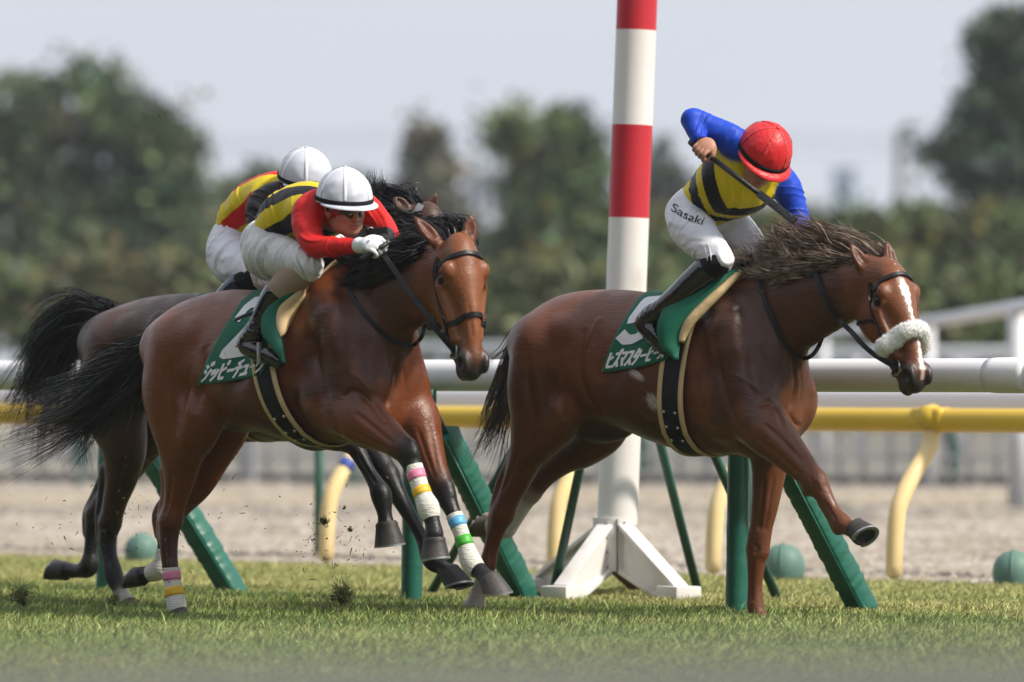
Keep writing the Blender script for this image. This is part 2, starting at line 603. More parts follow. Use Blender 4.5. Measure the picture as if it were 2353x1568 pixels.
def hair(name, fr, guides, n, mat_, parent, w=0.004, spread=(0.01, 0.05), wav=0.012, seg=12, jit=0.25, seed=1, short=0.5, clump=14, tight=0.35):
    """guides: rows of (px,py,y) from root to tip; strands run between neighbouring guides"""
    r = np.random.default_rng(seed)
    G = [catmull([fr.H(*q) for q in g], 6) for g in guides]
    K = seg + 1
    G = np.array([np.stack([np.interp(np.linspace(0, 1, K), np.linspace(0, 1, len(g)), g[:, i]) for i in range(3)], 1) for g in G])
    vs_, fs = [], []
    ng = len(G)
    cl = [(r.uniform(0, ng - 1), r.normal(0, 1, 3), r.uniform(0, 6.28, 3), r.uniform(1.0, 3.0, 3), r.uniform(short, 1.0) if r.random() < .85 else r.uniform(.95, 1.12)) for _ in range(max(n // clump, 4))]
    for i in range(n):
        cu, co, cph, cfq, cL = cl[r.integers(len(cl))]
        u = float(np.clip(cu + r.normal(0, .06), 0, ng - 1))
        a = min(int(u), ng - 2) if ng > 1 else 0
        w_ = u - a
        base = G[a] * (1 - w_) + G[a + 1] * w_ if ng > 1 else G[0].copy()
        L = cL * r.uniform(.8, 1.03)
        tt = np.linspace(0, 1, K)
        off0 = r.normal(0, 1, 3) * spread[0]
        off1 = (co + r.normal(0, 1, 3) * tight) * spread[1]
        ph = cph + r.normal(0, .35, 3); fq = cfq
        wv = np.stack([np.sin(ph[k] + fq[k] * tt * 3.2) - np.sin(ph[k]) for k in range(3)], 1) * wav * tt[:, None]
        tq = tt * L
        p = np.stack([np.interp(np.clip(tq, 0, 1), tt, base[:, k]) for k in range(3)], 1)
        if L > 1:
            p += np.maximum(tq - 1, 0)[:, None] * (base[-1] - base[-2]) * K
        p = p + off0 + (off1 - off0) * (tt ** 1.5)[:, None] + wv
        d = nrm(r.normal(0, 1, 3))
        ww = w * r.uniform(0.5, 1.3) * (1 - 0.85 * tt ** 2)
        b = len(vs_)
        for k in range(K):
            t = nrm(p[min(k + 1, K - 1)] - p[max(k - 1, 0)])
            sd = nrm(np.cross(t, d))
            vs_ += [p[k] - sd * ww[k], p[k] + sd * ww[k]]
        for k in range(K - 1):
            fs.append((b + 2 * k, b + 2 * k + 1, b + 2 * k + 3, b + 2 * k + 2))
    return mesh_obj(name, vs_, np.array(fs), mat_, parent)

def hoof(fr, top, bot, toe, col_mat, parent, r0=0.047, r1=0.062, nsole=None):
    """top, bot: (px,py,y) centres of coronet and ground ring; toe, nsole: directions in the place"""
    T = fr.H(*top); B = fr.H(*bot)
    ax_ = nrm(B - T)
    ns = fr.D(nsole) if nsole is not None else ax_
    ns = nrm(ns)
    toe = nrm(fr.D(toe))
    n = 28
    m = MB(); rings = []
    for i, q in enumerate([-0.12, 0.0, 0.1, 0.35, 0.7, 0.97, 1.0]):
        c = T + (B - T) * q
        nn = nrm(ax_ * (1 - max(q, 0)) + ns * max(q, 0))
        f = nrm(toe - (toe @ nn) * nn); l = np.cross(nn, f)
        r = r0 + (r1 - r0) * max(q, 0)
        if i == 0: r = r0 * 0.93
        if i == 1: r = r0 * 1.06
        ring = []
        for k in range(n):
            a = 2 * math.pi * k / n
            ca, sa = math.cos(a), math.sin(a)
            e = 1.0 if ca > -0.2 else 1.0 - 0.22 * (-(ca + 0.2) / 0.8)
            ring.append(c + r * (1.08 * ca * e * f + 0.98 * sa * l))
        rings.append(ring)
    for ring in rings: m.v.extend([tuple(p) for p in ring])
    for i in range(len(rings) - 1):
        for k in range(n):
            m.f.append((i * n + k, i * n + (k + 1) % n, (i + 1) * n + (k + 1) % n, (i + 1) * n + k)); m.m.append(0)
    # sole: recessed cup
    b0 = (len(rings) - 1) * n
    c = B
    last = b0
    for sc, dp in ((0.86, 0.0), (0.72, -0.012), (0.3, -0.014)):
        s0 = len(m.v)
        for k in range(n):
            p = np.array(rings[-1][k])
            m.v.append(tuple(c + (p - c) * sc + ns * dp))
        for k in range(n):
            m.f.append((last + k, last + (k + 1) % n, s0 + (k + 1) % n, s0 + k)); m.m.append(0)
        last = s0
    m.f.append(tuple(last + k for k in range(n))); m.m.append(0)
    o = m.build("hoof", col_mat, parent, sharp=50)
    # thin shoe, open at the heel
    s = MB()
    f = nrm(toe - (toe @ ns) * ns); l = np.cross(ns, f)
    idx = [k for k in range(n) if math.cos(2 * math.pi * k / n) > -0.88]
    idx = sorted(idx, key=lambda k: (k if k <= n // 2 else k - n))
    row = []
    for k in idx:
        p = np.array(rings[-1][k]); q = c + (p - c) * 0.76
        p = c + (p - c) * 1.02
        row.append([p - ns * 0.001, p + ns * 0.008, q + ns * 0.008, q - ns * 0.001])
    for i, rr in enumerate(row):
        s.v.extend([tuple(x) for x in rr])
        if i:
            a, b_ = (i - 1) * 4, i * 4
            for k in range(4):
                s.f.append((a + k, a + (k + 1) % 4, b_ + (k + 1) % 4, b_ + k)); s.m.append(0)
    s.f.append((3, 2, 1, 0)); s.f.append(tuple((len(row) - 1) * 4 + k for k in range(4))); s.m += [0, 0]
    s.build("horseshoe", M_STEEL, o, sharp=40)
    return o

class Head:
    """head frame: t from the eyes towards the muzzle, n out of the forehead, l to the animal's left"""
    def __init__(s, fr, E, psi, pitch, k=1.0, roll=0.0):
        s.E = fr.H(*E); s.k = k
        ps, p = math.radians(psi), math.radians(pitch)
        f = V(math.cos(ps), -math.sin(ps), 0)
        s.t = f * math.cos(p) - V(0, 0, 1) * math.sin(p)
        s.n = f * math.sin(p) + V(0, 0, 1) * math.cos(p)
        s.l = V(math.sin(ps), math.cos(ps), 0)
        r = math.radians(roll)
        s.n, s.l = s.n * math.cos(r) + s.l * math.sin(r), s.l * math.cos(r) - s.n * math.sin(r)
        s.ax = np.stack([s.t, s.n, s.l])
    def P(s, t, n, l):
        return s.E + s.k * (t * s.t + n * s.n + l * s.l)

def carve(v, f, fr, lines):
    """press furrows (+) and raise veins or tendons (-) along lines measured on the visible side; mirrored lines are not needed"""
    bv = BVHTree.FromPolygons([tuple(p) for p in v], [tuple(q) for q in f])
    nn = np.zeros_like(v)
    for i in range(4):
        a, b, c = v[f[:, i]], v[f[:, (i + 1) % 4]], v[f[:, (i + 2) % 4]]
        np.add.at(nn, f[:, i], np.cross(b - a, c - a))
    nn /= np.maximum(np.linalg.norm(nn, axis=1), 1e-12)[:, None]
    o = fr.R @ (V(0, 0, CH) - fr.o)
    dsp = np.zeros(len(v))
    for pts, w, dep in lines:
        P_ = catmull([(a, b) for a, b in pts], 8)
        hit = []
        for a, b in P_:
            d = fr.R @ V((a - CX) / F, 1.0, (HY - b) / F)
            h = bv.ray_cast(Vector(o), Vector(nrm(d)))
            if h[0] is None: continue
            h = np.array(h[0])
            if hit and np.linalg.norm(h - hit[-1]) > .12: break
            hit.append(h)
        if len(hit) < 3: continue
        hit = np.array(hit)
        lo, hi = hit.min(0) - 3 * w, hit.max(0) + 3 * w
        idx = np.where(((v > lo) & (v < hi)).all(1))[0]
        if not len(idx): continue
        q = v[idx]
        best = np.full(len(idx), 9.0); tb = np.zeros(len(idx))
        for k in range(len(hit) - 1):
            a, b = hit[k], hit[k + 1]; d = b - a
            t = np.clip(((q - a) @ d) / (d @ d + 1e-12), 0, 1)
            e = np.linalg.norm(q - a - t[:, None] * d, axis=1)
            m = e < best; best[m] = e[m]; tb[m] = (k + t[m]) / (len(hit) - 1)
        fade = np.clip(np.minimum(tb, 1 - tb) / .22, 0, 1) ** .7
        dsp[idx] -= dep * fade * np.exp(-(best / w) ** 2)
    return v + nn * dsp[:, None]

def sculpt_horse(sp):
    fr, C = sp['fr'], sp['coat']
    D = SDF()
    H = fr.H
    # trunk
    st = sp['stations']
    xs, zc, hh, hw = [], [], [], []
    for px, tp, bt, w in st:
        a, b = H(px, tp, 0), H(px, bt, 0)
        xs.append((a[0] + b[0]) / 2); zc.append((a[2] + b[2]) / 2); hh.append((a[2] - b[2]) / 2); hw.append(w)
    D.loft(xs, zc, hh, hw, k=0.02, col=C)
    mir = lambda p: V(p[0], -p[1], p[2])
    # breast
    cx, cy = sp['breast']
    c = H(cx, cy, 0)
    D.ell(c + V(-0.125, 0, -0.03), (0.155, 0.205, 0.27), k=0.06, col=C)
    D.ell(c + V(-0.09, 0, 0.15), (0.15, 0.13, 0.20), k=0.07, col=C)
    D.ell(c + V(-0.17, 0, -0.17), (0.15, 0.15, 0.15), k=0.06, col=C)
    q0 = H(*sp['point'], -0.10)
    for s in (-1, 1):
        D.ell(V(q0[0] - 0.098, s * 0.088, q0[2] + 0.075), (0.076, 0.076, 0.118), k=0.035, col=C)
        D.ell(c + V(-0.09, s * 0.09, 0.17), (0.10, 0.085, 0.15), k=0.05, col=C)
    # shoulders
    for s in (-1, 1):
        w = H(*sp['withers'], 0)
        q = V(q0[0] - 0.125, s * 0.135, q0[2] + 0.05)
        D.chain([(*(w + V(0.02, s * 0.10, -0.13)), 0.06), (*(w * 0.5 + q * 0.5 + V(-0.01, s * 0.075, 0.02)), 0.125), (*q, 0.108)], k=0.06, col=C)
        e = H(*sp['elbow'], -0.16); e = V(e[0], s * 0.16, e[2])
        D.ell(e * 0.6 + q * 0.4 + V(-0.07, s * 0.035, 0.06), (0.17, 0.075, 0.15), axes(V(0, 0, 1), nrm(q - e)), k=0.09, col=C)
    # croup and thighs
    for s in (-1, 1):
        h = H(*sp['hip'], -0.14); h = V(h[0], s * 0.135, h[2])
        D.ell(h, (0.25, 0.125, 0.16), axes(V(0, 0, 1), V(1, 0, -0.25)), k=0.05, col=C)
        D.ell(h + V(0.17, s * 0.05, 0.06), (0.09, 0.06, 0.06), k=0.06, col=C)
    # neck
    D.chain([(*H(a, b, y), r, s_) for a, b, y, r, s_ in sp['neck']], k=0.06, col=C, sub=3)
    # windpipe and crest line
    if 'throat' in sp:
        D.chain([(*H(a, b, y), r) for a, b, y, r in sp['throat']], k=0.05, col=C)
        D.chain([(*H(a, b, y), r) for a, b, y, r in sp['groove']], k=0.03, neg=True)
    # head
    hd = sp['head']; P = hd.P; A = hd.ax; k_ = hd.k
    HC = sp.get('headcol', C)
    R = lambda *a: tuple(k_ * np.array(a))
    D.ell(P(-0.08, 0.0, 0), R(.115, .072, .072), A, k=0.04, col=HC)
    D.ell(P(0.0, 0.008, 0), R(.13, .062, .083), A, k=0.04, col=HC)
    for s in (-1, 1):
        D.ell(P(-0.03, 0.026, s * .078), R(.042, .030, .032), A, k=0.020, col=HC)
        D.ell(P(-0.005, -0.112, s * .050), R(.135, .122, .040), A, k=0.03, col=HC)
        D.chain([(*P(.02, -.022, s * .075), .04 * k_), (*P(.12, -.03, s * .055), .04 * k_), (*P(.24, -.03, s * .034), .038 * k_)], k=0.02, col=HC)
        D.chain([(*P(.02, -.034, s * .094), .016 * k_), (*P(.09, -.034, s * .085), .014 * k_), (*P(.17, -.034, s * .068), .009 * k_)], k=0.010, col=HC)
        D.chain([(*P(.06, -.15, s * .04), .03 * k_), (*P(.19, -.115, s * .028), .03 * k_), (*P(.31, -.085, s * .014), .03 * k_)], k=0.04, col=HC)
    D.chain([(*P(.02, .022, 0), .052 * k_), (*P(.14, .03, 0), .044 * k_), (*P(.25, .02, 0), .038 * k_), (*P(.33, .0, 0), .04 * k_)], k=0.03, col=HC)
    MC = sp['muzzle']
    D.ell(P(.335, -.025, 0), R(.075, .058, .052), A, k=0.03, col=MC)
    D.ell(P(.385, -.035, 0), R(.04, .042, .046), A, k=0.02, col=MC)
    D.ell(P(.365, -.092, 0), R(.045, .03, .036), A, k=0.02, col=MC)
    for s in (-1, 1):
        D.ell(P(.355, .006, s * .044), R(.050, .038, .024), A, k=0.014, col=MC)
        D.ell(P(.366, .006, s * .068), R(.030, .022, .020), A, k=0.008, neg=True)
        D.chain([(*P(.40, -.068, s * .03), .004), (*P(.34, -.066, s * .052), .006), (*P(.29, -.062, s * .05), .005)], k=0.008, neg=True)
        # eye socket and lids
        D.ell(P(0.0, -.004, s * .086), R(.044, .033, .021), A, k=0.012, col=tuple(np.array(HC) * 0.30))
        D.ell(P(0.002, -.004, s * .102), R(.031, .022, .021), A, k=0.006, neg=True)
        # hollow above the eye
        D.ell(P(-.075, .012, s * .09), R(.03, .02, .02), A, k=0.03, neg=True)
        # hollows of the face between nasal bone and cheek ridge
        D.chain([(*P(.06, .012, s * .088), .014 * k_), (*P(.14, .006, s * .070), .015 * k_), (*P(.24, .0, s * .056), .012 * k_)], k=0.025, neg=True)
    # ears
    for (b_, t_, fc) in sp['ears']:
        b3, t3 = H(*b_), H(*t_)
        mid = b3 * 0.55 + t3 * 0.45
        fd = fr.D(fc)
        lat = nrm(np.cross(t3 - b3, fd))
        D.chain([(*b3, .034), (*(b3 * .78 + t3 * .22), .037), (*mid, .034), (*(b3 * .2 + t3 * .8), .018), (*t3, .004)], k=0.02, col=sp['earcol'], s_=0.55, lat=nrm(fd), sub=3)
        D.chain([(*(b3 * .8 + t3 * .2 + .026 * fd), .017), (*(mid + .024 * fd), .019), (*(b3 * .25 + t3 * .75 + .015 * fd), .007)], k=0.012, neg=True)
    # legs
    for lg in sp['legs']:
        for grp in lg['chains']:
            D.chain([(*H(a, b, y), r, *rest) for a, b, y, r, *rest in grp['p']], k=grp.get('k', 0.03), col=grp.get('c', C), sub=6)
    for e in sp.get('extra', []):
        e(D, H, fr)
    v, f = D.mesh(sp.get('h', 0.0068), smooth=2)
    col = D.colours(v, default=C)
    if 'lines' in sp: v = carve(v, f, fr, sp['lines'])
    q = (v - hd.E) @ hd.ax.T / hd.k
    for s in (-1, 1):
        d = np.sqrt(((q[:, 0] - .366) / .034) ** 2 + ((q[:, 1] - .006) / .026) ** 2 + ((q[:, 2] - s * .058) / .016) ** 2)
        col = col * (1 - .85 * np.clip((1.15 - d) / .3, 0, 1))[:, None]  # inner shade of the nostrils painted into the coat colour
    for fn in sp.get('paint', []):
        col = fn(v, col, fr, hd)
    return v, f, col

M_STEEL = mat("shoe_steel", (0.42, 0.43, 0.44), rough=0.38, metal=0.8, var=[(30, 0.5, 0.5)])
M_HOOF = mat("hoof_horn", (0.032, 0.029, 0.028), rough=0.55, var=[(6, 0.7, (0.10, 0.09, 0.075), (1, 1, 1)), (40, 0.6, 0.6)], bump=[(60, 0.2, (1, 1, 3))])
M_HOOFP = mat("hoof_horn_pale", (0.16, 0.12, 0.075), rough=0.6, var=[(8, 0.8, (0.06, 0.045, 0.03))], bump=[(60, 0.2, (1, 1, 3))])
M_HAIRB = mat("black_hair", (0.011, 0.010, 0.011), rough=0.36, spec=0.5)
M_HAIRC = mat("brown_hair", (0.13, 0.090, 0.064), rough=0.5, spec=0.4, var=[(22, 0.95, (0.38, 0.29, 0.215), (1, 1, 1), (0.42, 0.66)), (5, 0.5, (0.05, 0.03, 0.02))])
M_HAIRT = mat("tail_hair", (0.075, 0.052, 0.040), rough=0.5, spec=0.4, var=[(4, 0.9, (0.20, 0.18, 0.155), (1, 1, 1), (0.4, 0.65))])
M_LEATH = mat("black_leather", (0.008, 0.008, 0.009), rough=0.40, spec=0.3, bump=[(90, 0.15, (1, 1, 1))])
M_EYE = mat("eye", (0.006, 0.004, 0.003), rough=0.10, spec=0.35)
M_BAND = mat("white_bandage", (0.72, 0.70, 0.63), rough=0.85, spec=0.2, var=[(6, 0.55, (0.38, 0.33, 0.26), (1, 1, 1), (0.55, 0.75)), (25, 0.35, 0.75)], bump=[(28, 0.5, (1, 1, 6)), (200, 0.2, (1, 1, 1))])
M_FLEECE = mat("white_fleece", (0.88, 0.875, 0.85), rough=0.95, spec=0.1, bump=[(70, 0.4, (1, 1, 1))], sheen=0.2)
# ------------------------------------------------------------------ the setting: turf, dirt track, far ground
RA = math.radians(42.5)                      # the course runs this way past the camera
RU = V(math.cos(RA), -math.sin(RA), 0)       # along the rail, towards the camera
RN = V(math.sin(RA), math.cos(RA), 0)        # away from the camera, across the course

def sheet(name, mat_, along, across0, across1, org, z, kind="structure", nx=2, ny=2):
    vs_, fs = [], []
    for i in range(nx):
        for j in range(ny):
            a = along[0] + (along[1] - along[0]) * i / (nx - 1); b = across0 + (across1 - across0) * j / (ny - 1)
            p = org + RU * a + RN * b
            vs_.append((p[0], p[1], z))
    for i in range(nx - 1):
        for j in range(ny - 1):
            q = i * ny + j
            fs.append((q, q + ny, q + ny + 1, q + 1))
    o = mesh_obj(name, vs_, fs, mat_, None, smooth=False)
    tag(o, kind=kind)
    return o

def turf_extra(t, b, csock):
    pass
M_TURF = mat("turf_soil", (0.075, 0.085, 0.030), rough=0.95, spec=0.1, var=[(0.8, 0.6, (0.15, 0.135, 0.055)), (12, 0.5, 0.6)], bump=[(20, 0.6, (1, 1, 1))])
M_SAND = mat("dirt_track", (0.385, 0.335, 0.275), rough=0.95, spec=0.1,
             var=[(0.55, 0.75, (0.29, 0.24, 0.19), (0.3, 2.6, 1), (.42, .62)), (1.5, 0.85, (0.54, 0.49, 0.425), (0.3, 3.0, 1), (.44, .58)), (5, 0.7, (0.29, 0.24, 0.195), (0.35, 2.5, 1), (.5, .68)), (9, 0.6, 0.62, (1, 1, 1), (.5, .7)), (30, 0.5, 0.7)],
             bump=[(5, 0.9, (.6, 2.0, 1)), (22, 0.8, (1, 1, 1)), (60, 0.5, (1, 1, 1))])
M_FARG = mat("far_grass", (0.060, 0.066, 0.030), rough=0.95, spec=0.1, var=[(0.05, 0.6, (0.09, 0.08, 0.042))])
M_STRIP = mat("dry_strip", (0.38, 0.315, 0.23), rough=0.95, spec=0.1, var=[(0.4, 0.5, 0.8)])
M_KERB = mat("edge_board", (0.10, 0.095, 0.09), rough=0.9)

rail0 = gnd(945, 1386)                                        # foot of one rail post
EDGE = float((gnd(1180, 1318) - rail0) @ RN)                  # far edge of the turf, across
FARF = 30.5                                                   # far side of the dirt track, across
sheet("ground", M_FARG, (-900, 500), -300, 1500, rail0, -0.03)
sheet("turf", M_TURF, (-60, 60), -45, EDGE, rail0, 0.0)
sheet("dirt_track", M_SAND, (-160, 90), EDGE + 0.05, 75, rail0, -0.006)
def far_quad(name, m_, d0, d1, z, sl=-.22):
    vs_ = [(-60, d0 - sl * -60, z), (60, d0 + sl * 60, z), (120, d1 + sl * 60, z), (-120, d1 - sl * -60, z)]
    o = mesh_obj(name, vs_, [(0, 1, 2, 3)], m_, None, smooth=False)
    return tag(o, kind="structure")
far_quad("far_path", mat("grey_path", (0.20, 0.19, 0.165), rough=.95, spec=.1, var=[(.6, .5, .8)]), 62.4, 130, 0.004)
far_quad("dry_strip", M_STRIP, 66, 72.5, 0.010)

# grass blades: real blades where the picture resolves them
def grass_field():
    r = np.random.default_rng(11)
    N = 490000
    # sample in the visible wedge, denser close by the runners
    d = r.uniform(20.5, 38.5, N)
    px = r.uniform(-420, 2780, N)
    X = (px - CX) / F * d
    P = np.stack([X, d], 1)
    ac = (P - rail0[:2]) @ RN[:2]
    P = P[ac < EDGE + .03]; ac = ac[ac < EDGE + .03]
    n = len(P)
    # patches of long and short growth
    def pn(p, s, ph):
        return (np.sin(p[:, 0] * s + ph) * np.sin(p[:, 1] * s * 1.3 + ph * 2.1) + np.sin((p[:, 0] + p[:, 1]) * s * 0.63 + ph * 3.7)) * 0.5
    pat = pn(P, 3.1, 1.0) * .45 + pn(P, 8.3, 2.0) * .30 + pn(P, 27., 4.0) * .12
    h = (0.041 + 0.017 * np.clip(pat, -1, 1)) * r.uniform(0.5, 1.35, n)
    h *= np.where(ac > 0.1, 0.72, 1.0)
    long_ = r.random(n) < 0.02
    h[long_] *= 1.6
    az = r.uniform(0, 2 * np.pi, n)
    wid = r.uniform(0.0022, 0.0042, n)
    lean = r.normal(0, 0.45, (n, 2)) * h[:, None] + np.array([0.25, 0.0]) * h[:, None]
    bx = np.cos(az) * wid; by = np.sin(az) * wid
    z0 = np.zeros(n) - 0.004
    A = np.stack([P[:, 0] - bx, P[:, 1] - by, z0], 1); B = np.stack([P[:, 0] + bx, P[:, 1] + by, z0], 1)
    Cc = np.stack([P[:, 0] + lean[:, 0] * .38 + bx * .75, P[:, 1] + lean[:, 1] * .38 + by * .75, h * 0.62], 1)
    Dd = np.stack([P[:, 0] + lean[:, 0] * .38 - bx * .75, P[:, 1] + lean[:, 1] * .38 - by * .75, h * 0.62], 1)
    E = np.stack([P[:, 0] + lean[:, 0], P[:, 1] + lean[:, 1], h], 1)
    v = np.stack([A, B, Cc, Dd, E], 1).reshape(-1, 3)
    i = np.arange(n)[:, None] * 5
    tri = np.concatenate([i + np.array([[0, 1, 2]]), i + np.array([[0, 2, 3]]), i + np.array([[3, 2, 4]])], 1).reshape(-1, 3)
    green = np.array([0.185, 0.275, 0.066]); dry = np.array([0.58, 0.52, 0.22]); lush = np.array([0.140, 0.240, 0.052])
    f = np.clip(0.24 + 0.28 * pat + np.where(ac > 0.15, 0.34, -0.06) + r.normal(0, .25, n), 0, 1)[:, None]
    c = green * (1 - f) + dry * f
    l2 = np.clip(-pat * .8, 0, 1)[:, None]
    c = c * (1 - l2 * .6) + lush * l2 * .6
    c = c * r.uniform(0.7, 1.3, (n, 1))
    c5 = np.repeat(c, 5, 0)
    m = mat("grass_blade", 'attr', rough=0.55, spec=0.25)
    o = mesh_obj("grass", v, tri, m, None, smooth=False, cols=c5)
    tag(o, kind="stuff")
    return o
grass_field()

# loose sand left in rows by the harrow
def sand_lumps():
    r = np.random.default_rng(8)
    n = 26000
    ac = EDGE + .3 + 24 * r.random(n) ** 1.6
    ac = np.where(r.random(n) < .75, EDGE + .3 + np.round((ac - EDGE - .3) / .62) * .62 + r.normal(0, .07, n), ac)
    d0 = r.uniform(-.5, .5, n)
    # along the course, within the view
    base = rail0[None, :2] + ac[:, None] * RN[None, :2]
    s = (d0 * 9.5 * (1 + ac / 20) - base[:, 0]) / RU[0]
    P = base + s[:, None] * RU[None, :2]
    sz = r.uniform(.010, .036, n) * (1 + ac / 30)
    a0 = r.uniform(0, 6.28, n)
    v = []
    for k in range(4):
        a = a0 + k * np.pi / 2
        q = sz * r.uniform(.7, 1.5, n)
        v.append(np.stack([P[:, 0] + np.cos(a) * q * 1.4, P[:, 1] + np.sin(a) * q * 1.4, np.full(n, -.012)], 1))
    v.append(np.stack([P[:, 0] + r.normal(0, .2, n) * sz, P[:, 1] + r.normal(0, .2, n) * sz, sz * r.uniform(.35, .8, n)], 1))
    v = np.stack(v, 1).reshape(-1, 3)
    i = np.arange(n)[:, None] * 5
    f = np.concatenate([i + np.array([[k, (k + 1) % 4, 4]]) for k in range(4)], 1).reshape(-1, 3)
    o = mesh_obj("loose_sand", v, f, M_SAND, None, smooth=False)
    tag(o, kind="stuff")
sand_lumps()

# ------------------------------------------------------------------ rails and posts
M_WHITEP = mat("white_pad", (0.84, 0.84, 0.86), rough=0.5, spec=0.35, var=[(6, 0.2, 0.9), (40, .2, .92)])
M_YEL = mat("yellow_rail", (0.70, 0.47, 0.05), rough=0.42, spec=0.4, var=[(3, 0.4, (0.62, 0.38, 0.03)), (18, .3, .85)])
M_CREAMP = mat("cream_post", (0.80, 0.60, 0.28), rough=0.5, spec=0.35, var=[(4, 0.4, (0.82, 0.68, 0.42)), (25, .3, .85)])
M_BLUEB = mat("blue_tape", (0.03, 0.08, 0.36), rough=0.5)
M_GREENP = mat("green_pad", (0.014, 0.125, 0.086), rough=0.36, spec=0.5, coat=0.2, var=[(5, 0.4, (0.03, 0.15, 0.11)), (30, .3, .8)],
               bump=[(7, 0.22, (1, 1, 2.6), (0.5, 0.2, 0)), (16, 0.10, (1, 1, 2.2))])
M_GREENT = mat("green_pipe", (0.030, 0.105, 0.075), rough=0.5, spec=0.4, var=[(12, .4, .75)], bump=[(60, .25, (1, 1, .3))])
M_GREEND = mat("green_dome", (0.115, 0.215, 0.175), rough=0.55, spec=0.4, var=[(6, .4, .8)])
M_BLACKR = mat("black_rubber", (0.014, 0.014, 0.015), rough=0.6)

def cyl_along(mb, org, u, a0, a1, r, n=24, seg=8, wob=0.0):
    pts = [org + u * (a0 + (a1 - a0) * i / seg) + V(0, 0, wob * math.sin(i * 2.1)) for i in range(seg + 1)]
    mb.tube(pts, r, n=n)

# white inner rail with padded posts and braces: posts, braces and rail move as one
zr = 1.147
rail = empty("white_rail", tuple(rail0), 0, "padded white running rail on green posts, right behind the horses", "rail")
loc = lambda p: np.asarray(p, float) - rail0
mb = MB(); cyl_along(mb, V(0, 0, zr), RU, -22, 12, 0.079, n=32, seg=34)
mb.build("rail_pad", M_WHITEP, rail)
jo = unproj(2338, 862, 27.6)
ja = float((jo - rail0) @ RU)
for a_ in (ja, ja - 4.0, ja - 8.0):
    mb = MB()
    pts = [V(0, 0, zr) + RU * (a_ - 0.12 + 0.24 * i / 6) for i in range(7)]
    mb.tube(pts, [.0795, .0825, .083, .083, .083, .0825, .0795], n=32)
    mb.build("rail_sleeve", M_WHITEP, rail)
def post_unit(foot_px, head_px_top, fx2, fy2, tx, ty, rb=.048):
    p = loc(gnd(*foot_px))
    q = np.random.default_rng(int(foot_px[0]))
    mb = MB()
    tilt = V(0.016, 0, 0)
    N = 60
    wr_ = np.convolve(q.normal(0, 1, N + 8), np.ones(3) / 3, 'same')[4:N + 4]
    pts = [p + V(0, 0, -.05 + i * 1.13 / (N - 1)) + tilt * (i * 1.13 / (N - 1)) for i in range(N)]
    mb.tube(pts, [.054 * (1 + .022 * w) for w in wr_], n=24)
    o = mb.build("post", M_GREENP, rail)
    # brace padding: square quilted cushion sloping back into the infield
    b = loc(gnd(fx2, fy2)); f_ = b + V(0, 0, -.04)
    a = p + RU * 0.235 + V(0, 0, 0.86)
    ax_ = axes(nrm(a - f_), RN)
    vs_, fs = [], []
    prof = [(-1, -1), (-.82, -1.07), (0, -1.12), (.82, -1.07), (1, -1), (1.07, -.82), (1.12, 0), (1.07, .82), (1, 1), (.82, 1.07), (0, 1.12), (-.82, 1.07), (-1, 1), (-1.07, .82), (-1.12, 0), (-1.07, -.82)]
    N = 90
    wr_ = np.convolve(q.normal(0, 1, N + 8), np.ones(2) / 2, 'same')[4:N + 4]
    sk_ = q.uniform(-.6, .6)
    for i in range(N):
        c = f_ + (a - f_) * i / (N - 1)
        for j, (u, w) in enumerate(prof):
            e = 1 + .045 * wr_[i] * (.35 + .65 * abs(math.sin(j * 1.1 + sk_)))
            vs_.append(c + ax_[0] * u * .052 * e + ax_[1] * w * .052 * e)
    m_ = len(prof)
    fs = [(i * m_ + k, i * m_ + (k + 1) % m_, (i + 1) * m_ + (k + 1) % m_, (i + 1) * m_ + k) for i in range(N - 1) for k in range(m_)]
    fs += [tuple(range(m_ - 1, -1, -1)), tuple(range((N - 1) * m_, N * m_))]
    mb = MB(); mb.add(vs_, fs)
    o2 = mb.build("brace_pad", M_GREENP, rail, sharp=70)
    seam = MB(); 
    seam.tube([f_ + ax_[0] * -.0602 + ax_[1] * -.045 , a + ax_[0] * -.0602 + ax_[1] * -.045], .006, n=6)
    seam.build("seam", M_GREENP, o2)
    mb = MB(); mb.tube([a, a + nrm(a - f_) * .34], .017, n=10)
    mb.build("brace_pipe", M_GREENT, rail)
post_unit((945, 1388), None, 1222, 1382, 0, 0)
post_unit((1692, 1414), None, 1998, 1408, 0, 0)
post_unit((243, 1366), None, 552, 1368, 0, 0)
mb = MB(); mb.box(loc(unproj(990, 911, 29.9)), V(.02, .02, .035), np.stack([RU, RN, V(0, 0, 1)]))
mb.build("rail_bracket", M_GREENT, rail)

# second white rail, a little further back
for (a, b, c, d) in ((1645, 1052, 1790, 1385), (1520, 1030, 1606, 1368), (1332, 1078, 1268, 1378), (1150, 1085, 985, 1372)):
    f_ = gnd(c, d)
    top = unproj(a, b, f_[1] - 0.55)
    up = top + (top - f_) * 0.30
    mb = MB(); mb.tube([f_ - rail0 - (top - f_) * .03, top - rail0, up - rail0], .024, n=12)
    mb.build("stay", M_GREENT, rail)

